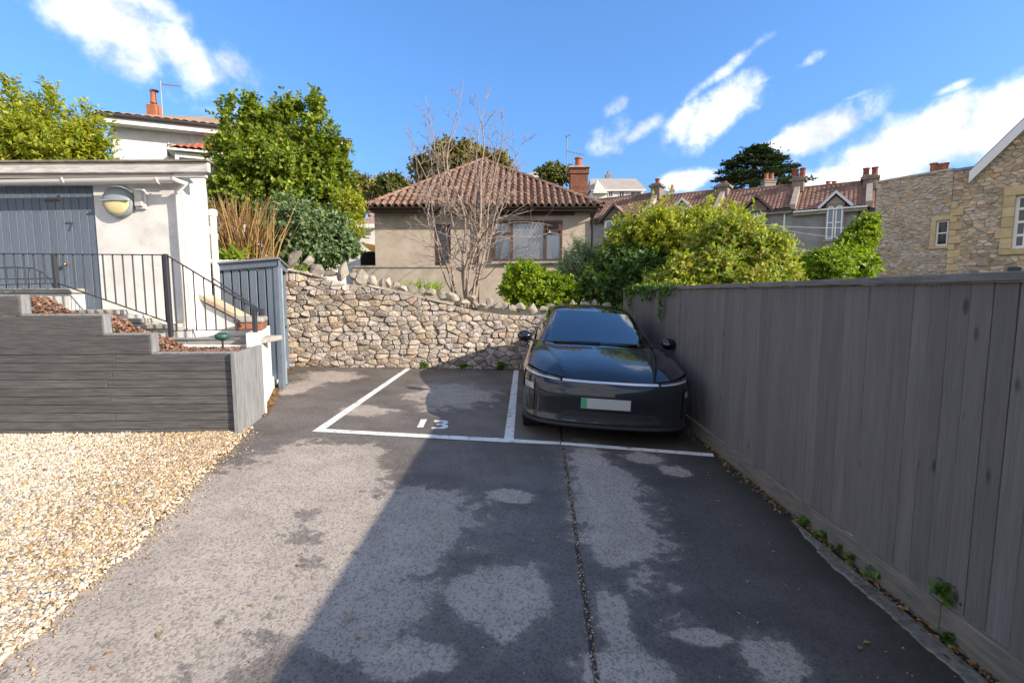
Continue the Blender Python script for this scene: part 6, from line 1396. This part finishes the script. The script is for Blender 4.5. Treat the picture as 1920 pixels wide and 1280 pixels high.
# --- bumper: rows from the under-lip up to the light bar, columns from the centre out round the corner
plan = [(0, 0), (.30, .010), (.56, .040), (.76, .115), (.91, .27), (.985, .50)]
rows = [(.185, .13, .94), (.205, .02, .985), (.245, -.005, 1), (.31, .012, 1), (.43, .012, 1), (.53, .008, 1), (.62, .022, 1), (.685, .055, .995)]
rise = [0, 0, .004, .018, .035, .05]
bump = [[(x * s, y + dy, z + (rise[i] if z > .6 else rise[i] * .5 if z > .5 else 0)) for i, (x, y) in enumerate(plan)] for z, dy, s in rows]
BN = mir(bump); NC = BN.shape[1] - 1
cpart(MB().grid(patch(BN, 0, 7, 43, 0, NC, 81), True), 'bumper', m_paint)
# under the panels: dark inner shell so that shut lines read as gaps
def light_edge(i, up):      # lamp strip lower / upper edge at column i
    x, y = plan[i]; z = .690 + rise[i]; th = [.022, .022, .024, .040, .055, .050][i]
    return (x * (.995 if not up else .985), y + (.060 if not up else .088), z + (th if up else 0))
ls = mir([[light_edge(i, 0) for i in range(6)], [light_edge(i, 1) for i in range(6)]])
lv = 5 - 2.15
cpart(MB().grid(patch(ls, 0, 1, 4, 3.05, NC - 3.05, 50), True), 'light_bar', m_bar)
for s in (0, 1):
    a, b = (.05, 2.95) if s == 0 else (NC - 2.95, NC - .05)
    hl_ = cpart(MB().grid(patch(ls, 0, 1, 6, a, b, 26), True), 'headlight', m_lens)
    g2 = patch(ls, .12, .34, 3, a + (.1 if s == 0 else .05), b - (.05 if s == 0 else .1), 24); g2[..., 1] -= .004; g2[..., 2] += .001
    cpart(MB().grid(g2, True), 'daytime_strip', m_bar, hl_)
    g2 = patch(ls, .62, .97, 3, a, b, 24); g2[..., 1] -= .002; cpart(MB().grid(g2, True), 'dark_upper_lens', m_gloss, hl_)
# --- bonnet
hx = [.50, .555, .625, .685, .725, .755]; hy = [.10, .30, .60, .95, 1.25, 1.46]; hz = [.715, .808, .885, .945, .985, 1.005]
def hrow(k):
    out = []
    for f in (0, .35, .7, .93, 1.0):
        x = hx[k] * f; yb = hy[k] + (np.interp(x, [0, .3, .56, .76], [0, .010, .04, .115]) if k == 0 else np.interp(x, [0, .4, .76], [0, .02, .075]) * (1 if k == 5 else .6 + .0 * k) if k else 0)
        z = hz[k] - .030 * f * f * (.5 if k == 0 else 1) + (.010 if f == .93 and k > 0 else 0) + (.004 if k == 0 else 0) * f
        out.append((x, yb, z))
    return out
HN = mir([hrow(k) for k in range(6)]); hc = HN.shape[1] - 1
cpart(MB().grid(patch(HN, .02, 4.97, 60, .03, hc - .03, 60), True), 'bonnet', m_paint)
# --- wings (fender top + flank in one net)
def side_x(z, y):
    w = 1.0 - .055 * max(0, (z - .68) / .3) ** 2 * 1 - .03 * max(0, (.45 - z) / .3)
    return w
sh = {0: [(.505, .165, .722), (.70, .20, .748), (.85, .33, .785), (.945, .52, .800), (.985, .56, .73)],
      1: [(hx[1] + .035, .43, .838), (.735, .48, .842), (.86, .58, .845), (.945, .68, .825), (.995, .70, .74)],
      2: [(hx[2] + .03, .79, .902), (.79, .83, .908), (.885, .88, .898), (.955, .95, .862), (1.005, .98, .77)],
      3: [(hx[3] + .025, 1.14, .950), (.81, 1.17, .952), (.890, 1.21, .938), (.952, 1.27, .895), (1.0, 1.30, .79)],
      4: [(.765, 1.50, .985), (.82, 1.52, .982), (.885, 1.54, .968), (.942, 1.56, .918), (.992, 1.58, .80)]}
for k in sh:
    hrowk = hrow(0)[-1] if k == 0 else None
for s in (1, -1):
    net = np.array([sh[k] for k in range(5)], float); net[..., 0] *= s
    w = cpart(MB().grid(patch(net, .03, 3.97, 44, .04, 4, 30), s > 0), 'wing', m_paint)
    # flank below, cut round the wheel arch
    ys_ = np.linspace(.505, 1.58, 45); g = []
    def low(y): 
        d = abs(y - .87); return .33 + math.sqrt(max(0, .405 ** 2 - d * d)) if d < .405 else .235
    edge_pts_ = patch(np.array([sh[k] for k in range(5)], float), 0, 4, 200, 4, 4, 1)[:, 0]
    for y in ys_:
        x1 = float(np.interp(y, edge_pts_[:, 1], edge_pts_[:, 0])); z1 = float(np.interp(y, edge_pts_[:, 1], edge_pts_[:, 2])); zl = low(y)
        row = []
        for t in np.linspace(0, 1, 9):
            z = z1 + (zl - z1) * t; x = x1 + .012 * math.sin(math.pi * t) - .025 * max(0, (.45 - z) / .25) - (.03 if y < .5 else 0) * t; row.append((s * x, y, z))
        g.append(row)
    cpart(MB().grid(np.array(g), s > 0), 'wing_side', m_paint, w)
    # arch lining and wheel
    MB().lathe([(.40, -.22), (.41, 0)], (s * .97, .87, .335), (s, 0, 0), 28).build('arch_liner', m_plast, w, smooth=False)
    for (yw) in (.87, 3.76):
        t = MB().lathe([(.25, -.12), (.33, -.125), (.352, -.10), (.358, -.03), (.358, .03), (.352, .10), (.33, .125), (.25, .12)], (s * .865, yw, .357), (s, 0, 0), 36)
        wheel = cpart(t, 'wheel', m_rub)
        MB().lathe([(.02, .10), (.06, .11), (.07, .09), (.235, .085), (.25, .115), (.252, .09), (.20, .0)], (s * .865, yw, .357), (s, 0, 0), 30).build('hub', m_plast, wheel)
        for k in range(5):
            a = 2 * math.pi * k / 5; c = Vector((s * .968, yw, .357)); MB().bar(c, c + Vector((0, math.cos(a) * .24, math.sin(a) * .24)), .05, .02, up=(1, 0, 0)).build('spoke', m_rim, wheel)
        for k in range(40):
            pass
    # doors, rear quarter
    for nm, (ya, yb_) in (('front_door', (1.59, 2.62)), ('rear_door', (2.63, 3.55)), ('rear_quarter', (3.56, 4.70))):
        g = []
        for y in np.linspace(ya, yb_, 14):
            zt = np.interp(y, [1.59, 3.0, 4.0, 4.7], [.955, .985, 1.0, .95]); tp = np.interp(y, [1.59, 3.2, 4.2, 4.7], [0, 0, .05, .22]); row = []
            zb = .235
            if nm == 'rear_quarter' and abs(y - 3.76) < .405: zb = .33 + math.sqrt(.405 ** 2 - (y - 3.76) ** 2)
            for t in np.linspace(0, 1, 10):
                z = zt + (zb - zt) * t; x = np.interp(z, [.2, .45, .68, .80, .90, 1.0], [.955, .988, 1.004, .992, .952, .875]) - tp * .9; row.append((s * x, y, z))
            g.append(row)
        d = cpart(MB().grid(np.array(g), s > 0), nm, m_paint)
        if 'door' in nm: MB().box(s * .97 - .02, s * .97 + .02, yb_ - .28, yb_ - .10, .83, .85).build('handle', m_gloss, d)
    MB().box(s * .965 - .03, s * .965 + .01, 1.3, 3.4, .19, .26).build('sill', m_plast, car)
# inner dark shell
cpart(MB().box(-.86, .86, .30, 4.5, .16, .64), 'underbody', m_plast, smooth=False)
sh_in = HN.copy(); sh_in[..., 2] -= .02; sh_in[..., 1] += .01; cpart(MB().grid(patch(sh_in, 0, 5, 20, 0, hc, 20), True), 'inner_panel', m_plast)
for s in (1, -1):
    net = np.array([sh[k] for k in range(5)], float); net[..., 2] -= .018; net[..., 0] = net[..., 0] * .985; net[..., 0] *= s; cpart(MB().grid(patch(net, 0, 4, 16, 0, 4, 12), s > 0), 'inner_panel', m_plast)
ins = np.array(BN); ins[..., 1] += .04; ins[..., 0] *= .97; cpart(MB().grid(patch(ins, 0, 7, 16, 0, NC, 30), True), 'inner_panel', m_plast)
# --- greenhouse
wb = [(0, 1.40, 1.005), (.40, 1.435, 1.0), (.63, 1.485, .992), (.735, 1.545, .985)]
wm_ = [(0, 1.90, 1.225), (.37, 1.93, 1.222), (.575, 1.97, 1.210), (.675, 2.02, 1.195)]
wt = [(0, 2.42, 1.415), (.34, 2.44, 1.410), (.52, 2.475, 1.398), (.61, 2.515, 1.382)]
WN = mir([wb, wm_, wt]); wc = 6
cpart(MB().grid(patch(WN, .0, 2.0, 24, 0, wc, 40), False), 'windscreen', m_wind)
band_ = patch(WN, -.0, .07, 3, .0, wc, 40); band_[..., 2] += .004; cpart(MB().grid(band_, True), 'windscreen_edge', m_gloss)
for (a, b) in ((0, .12), (wc - .12, wc)):
    g = patch(WN, .07, 1.96, 24, a, b, 4); g[..., 2] += .004; g[..., 1] -= .003; cpart(MB().grid(g, True), 'windscreen_edge', m_gloss)
RN = mir([wt, [(0, 2.95, 1.500), (.34, 2.96, 1.494), (.54, 2.98, 1.475), (.635, 3.0, 1.445)], [(0, 3.5, 1.49), (.33, 3.5, 1.485), (.52, 3.5, 1.465), (.615, 3.5, 1.43)], [(0, 4.1, 1.37), (.3, 4.1, 1.365), (.47, 4.1, 1.35), (.56, 4.1, 1.31)], [(0, 4.72, 1.06), (.35, 4.71, 1.055), (.60, 4.68, 1.04), (.74, 4.62, 1.0)]])
cpart(MB().grid(patch(RN, .02, 3.0, 40, .10, 5.9, 36), True), 'roof', m_gloss)
cpart(MB().grid(patch(RN, 3.0, 4.0, 16, .10, 5.9, 36), True), 'rear_window', m_sglass)
TN = mir([[(0, 4.73, 1.05), (.35, 4.72, 1.045), (.60, 4.69, 1.03), (.80, 4.60, .98)], [(0, 4.80, .85), (.4, 4.78, .85), (.68, 4.73, .85), (.84, 4.64, .85)], [(0, 4.79, .5), (.4, 4.78, .5), (.7, 4.74, .5), (.86, 4.62, .5)], [(0, 4.68, .25), (.4, 4.67, .25), (.7, 4.64, .25), (.84, 4.55, .25)]])
cpart(MB().grid(patch(TN, 0, 3, 16, 0, 6, 30), True), 'tailgate', m_paint)
for s in (1, -1):
    ap_ = np.array([[(.735, 1.545, .985), (.782, 1.56, .985), (.83, 1.62, .972)], [(.675, 2.02, 1.195), (.722, 2.06, 1.185), (.752, 2.12, 1.165)], [(.61, 2.515, 1.382), (.655, 2.56, 1.366), (.676, 2.62, 1.345)], [(.635, 3.0, 1.445), (.672, 3.03, 1.42), (.690, 3.06, 1.395)], [(.615, 3.5, 1.43), (.655, 3.5, 1.405), (.675, 3.5, 1.38)], [(.56, 4.1, 1.31), (.62, 4.1, 1.28), (.66, 4.1, 1.24)], [(.74, 4.62, 1.0), (.78, 4.6, .99), (.81, 4.56, .985)]], float); ap_[..., 0] *= s
    cpart(MB().grid(patch(ap_, 0, 6, 50, 0, 2, 8), s > 0), 'pillar', m_paint)
    sg_ = np.array([[(.83, 1.62, .972), (.86, 1.66, .965)], [(.752, 2.12, 1.165), (.872, 2.12, .975)], [(.676, 2.62, 1.345), (.872, 2.62, .985)], [(.690, 3.06, 1.395), (.868, 3.06, .99)], [(.675, 3.5, 1.38), (.855, 3.5, .995)], [(.66, 4.1, 1.24), (.83, 4.0, .995)], [(.81, 4.56, .985), (.80, 4.5, .98)]], float); sg_[..., 0] *= s
    cpart(MB().grid(patch(sg_, 0, 6, 36, 0, 1, 6), s > 0), 'side_window', m_sglass)
    # mirror
    mr = MB(); rows_ = []
    for t, (w_, h_) in zip(np.linspace(0, 1, 7), ((.01, .01), (.07, .055), (.095, .075), (.10, .085), (.095, .085), (.085, .075), (.07, .06))):
        c = Vector((s * (1.035 + .0 * t), 1.62 + .17 * t, 1.035)); rows_.append([tuple(c + Vector((w_ * 1.15 * math.cos(a) * (1 if math.cos(a) * s > 0 else .9), 0, h_ * math.sin(a)))) for a in np.linspace(0, 2 * math.pi, 17)])
    mo = cpart(mr.grid(np.array(rows_), False), 'door_mirror', m_gloss)
    MB().add(rows_[-1][:-1], [tuple(range(16))]).build('mirror_glass', m_sglass, mo); MB().bar((s * .86, 1.75, .965), (s * .99, 1.73, 1.0), .07, .035).build('mirror_arm', m_plast, mo)
# cowl, wipers
cpart(MB().grid(patch(mir([[(0, 1.33, .992), (.40, 1.36, .985), (.63, 1.42, .975), (.77, 1.48, .966)], [(0, 1.45, .995), (.40, 1.48, .99), (.63, 1.53, .982), (.77, 1.60, .972)]]), 0, 1, 3, 0, 6, 30), True), 'cowl', m_plast)
for (a, b) in (((-.62, 1.49, 1.012), (.02, 1.43, 1.026)), ((.0, 1.45, 1.020), (.55, 1.475, 1.020))): MB().bar(a, b, .022, .016).build('wiper', m_plast, car)
# cabin: dash, wheel, seats, rear-view mirror
MB().prism([(-.70, 1.60, .93), (.70, 1.60, .93), (.68, 1.98, 1.0), (-.68, 1.98, 1.0)], (0, .02, -.25)).build('dashboard', m_cab, car)
MB().box(-.70, .70, 1.7, 4.4, .62, .66).build('cabin_floor', m_cab, car); MB().box(-.70, .70, 4.35, 4.4, .62, 1.2).build('cabin_rear', m_cab, car)
sw_ = MB(); c = Vector((-.37, 2.02, 1.02)); nrm_ = Vector((0, -.9, .42)).normalized(); u = Vector((1, 0, 0)); v = nrm_.cross(u)
sw_.tube([c + u * (.18 * math.cos(a)) + v * (.17 * math.sin(a)) for a in np.linspace(0, 2 * math.pi, 25)], .016, 8, False); sw_.bar(c - u * .17, c + u * .17, .05, .02).build('steering_wheel', M('wheel_leather', (.06, .06, .062), rough=.4), car, smooth=True)
MB().box(-.02, .36, 1.94, 1.955, 1.0, 1.13).build('centre_screen', m_gloss, car, bevel=.01)
for s in (-1, 1):
    for yy in (2.55, 3.45):
        MB().prism([(s * .37 - .24, yy, .75), (s * .37 + .24, yy, .75), (s * .37 + .20, yy + .22, 1.15), (s * .37 - .20, yy + .22, 1.15)], (0, .11, .03)).build('seat', m_seat, car, bevel=.03, seg=2)
        MB().box(s * .37 - .12, s * .37 + .12, yy + .24, yy + .33, 1.16, 1.30).build('headrest', m_seat, car, bevel=.03, seg=2)
MB().box(-.12, .12, 2.38, 2.41, 1.27, 1.335).build('rear_view_mirror', m_gloss, car, bevel=.012); MB().prism([(-.10, 2.30, 1.365), (.10, 2.30, 1.365), (.08, 2.42, 1.405), (-.08, 2.42, 1.405)], (0, .02, -.04)).build('camera_housing', m_plast, car)
# plate, lower grille, bumper side slots, splitter
def on_bumper(x, z):       # surface depth of the bumper at x, z
    yb = np.interp(abs(x), [p[0] for p in plan], [p[1] for p in plan]); return float(yb + np.interp(z, [r[0] for r in rows], [r[1] for r in rows]))
pt = MB(); pt.prism([(-.275 - .05, -.022, .415), (.275 - .05, -.022, .415), (.275 - .05, -.016, .53), (-.275 - .05, -.016, .53)], (0, .014, 0)); pl_ = pt.build('number_plate', m_plate, car, bevel=.004)
MB().prism([(-.2735 - .05, -.0255, .417), (-.215 - .05, -.0255, .417), (-.215 - .05, -.0195, .528), (-.2735 - .05, -.0195, .528)], (0, .003, 0)).build('green_flash', m_green2, pl_)
MB().prism([(-.285 - .05, -.012, .405), (.285 - .05, -.012, .405), (.285 - .05, -.004, .54), (-.285 - .05, -.004, .54)], (0, .012, 0)).build('plate_holder', m_plast, car)
def skin(xs_, zlo, zhi, off): return np.array([[(x, on_bumper(x, z) - off, z) for x in xs_] for z in np.linspace(0, 1, 7) for z in [0]]) if False else np.array([[(x, on_bumper(x, zlo(x) + (zhi(x) - zlo(x)) * t) - off, zlo(x) + (zhi(x) - zlo(x)) * t) for x in xs_] for t in np.linspace(0, 1, 7)])
xg = np.linspace(-.66, .66, 41)
gr = cpart(MB().grid(skin(xg, lambda x: .255, lambda x: .255 + .115 * min(1, (.662 - abs(x)) / .16), .004), True), 'lower_grille', m_plast)
for k in range(3):
    zz = .275 + .03 * k; MB().grid(skin(np.linspace(-.60 + .05 * k, .60 - .05 * k, 31), lambda x: zz, lambda x: zz + .010, .012), True).build('grille_bar', m_plast, gr)
for k in range(13):
    xx = -.54 + .09 * k; MB().grid(skin(np.array([xx, xx + .008]), lambda x: .262, lambda x: .345, .010), True).build('grille_rib', m_plast, gr)
for s in (1, -1):
    u_ = np.linspace(.80, .945, 10); g = []
    sl2 = patch(BN, 3.0, 6.35, 14, (5 + 3.55) if s > 0 else (5 - 3.55), (5 + 4.72) if s > 0 else (5 - 4.72), 12)
    cen = np.array([s * .9, .25, 0]); sl2[..., 0] += s * .005; sl2[..., 1] -= .005
    so_ = cpart(MB().grid(sl2, s > 0), 'lamp_recess', m_gloss)
    sl3 = patch(BN, 5.15, 5.75, 4, (5 + 3.6) if s > 0 else (5 - 3.6), (5 + 4.6) if s > 0 else (5 - 4.6), 10); sl3[..., 0] += s * .010; sl3[..., 1] -= .010
    cpart(MB().grid(sl3, s > 0), 'main_beam', m_lens, so_)
lip = MB().grid(patch(mir([[(x * 1.0, y - .015, .19) for x, y in plan], [(x * 1.008, y - .025, .205) for x, y in plan], [(x * 1.008, y - .02, .222) for x, y in plan], [(x, y + .004, .232) for x, y in plan]]), 0, 3, 10, 0, NC, 80), True); cpart(lip, 'splitter', m_plast)
# badge-free nose: small emblem disc and parking sensors
for x in (-.70, -.42, .42, .70): MB().lathe([(.011, 0), (.010, .003)], (x, on_bumper(x, .57) + .001, .57), (0, -1, 0), 12).build('parking_sensor', m_plast, car)
# leaves dropped on the bonnet
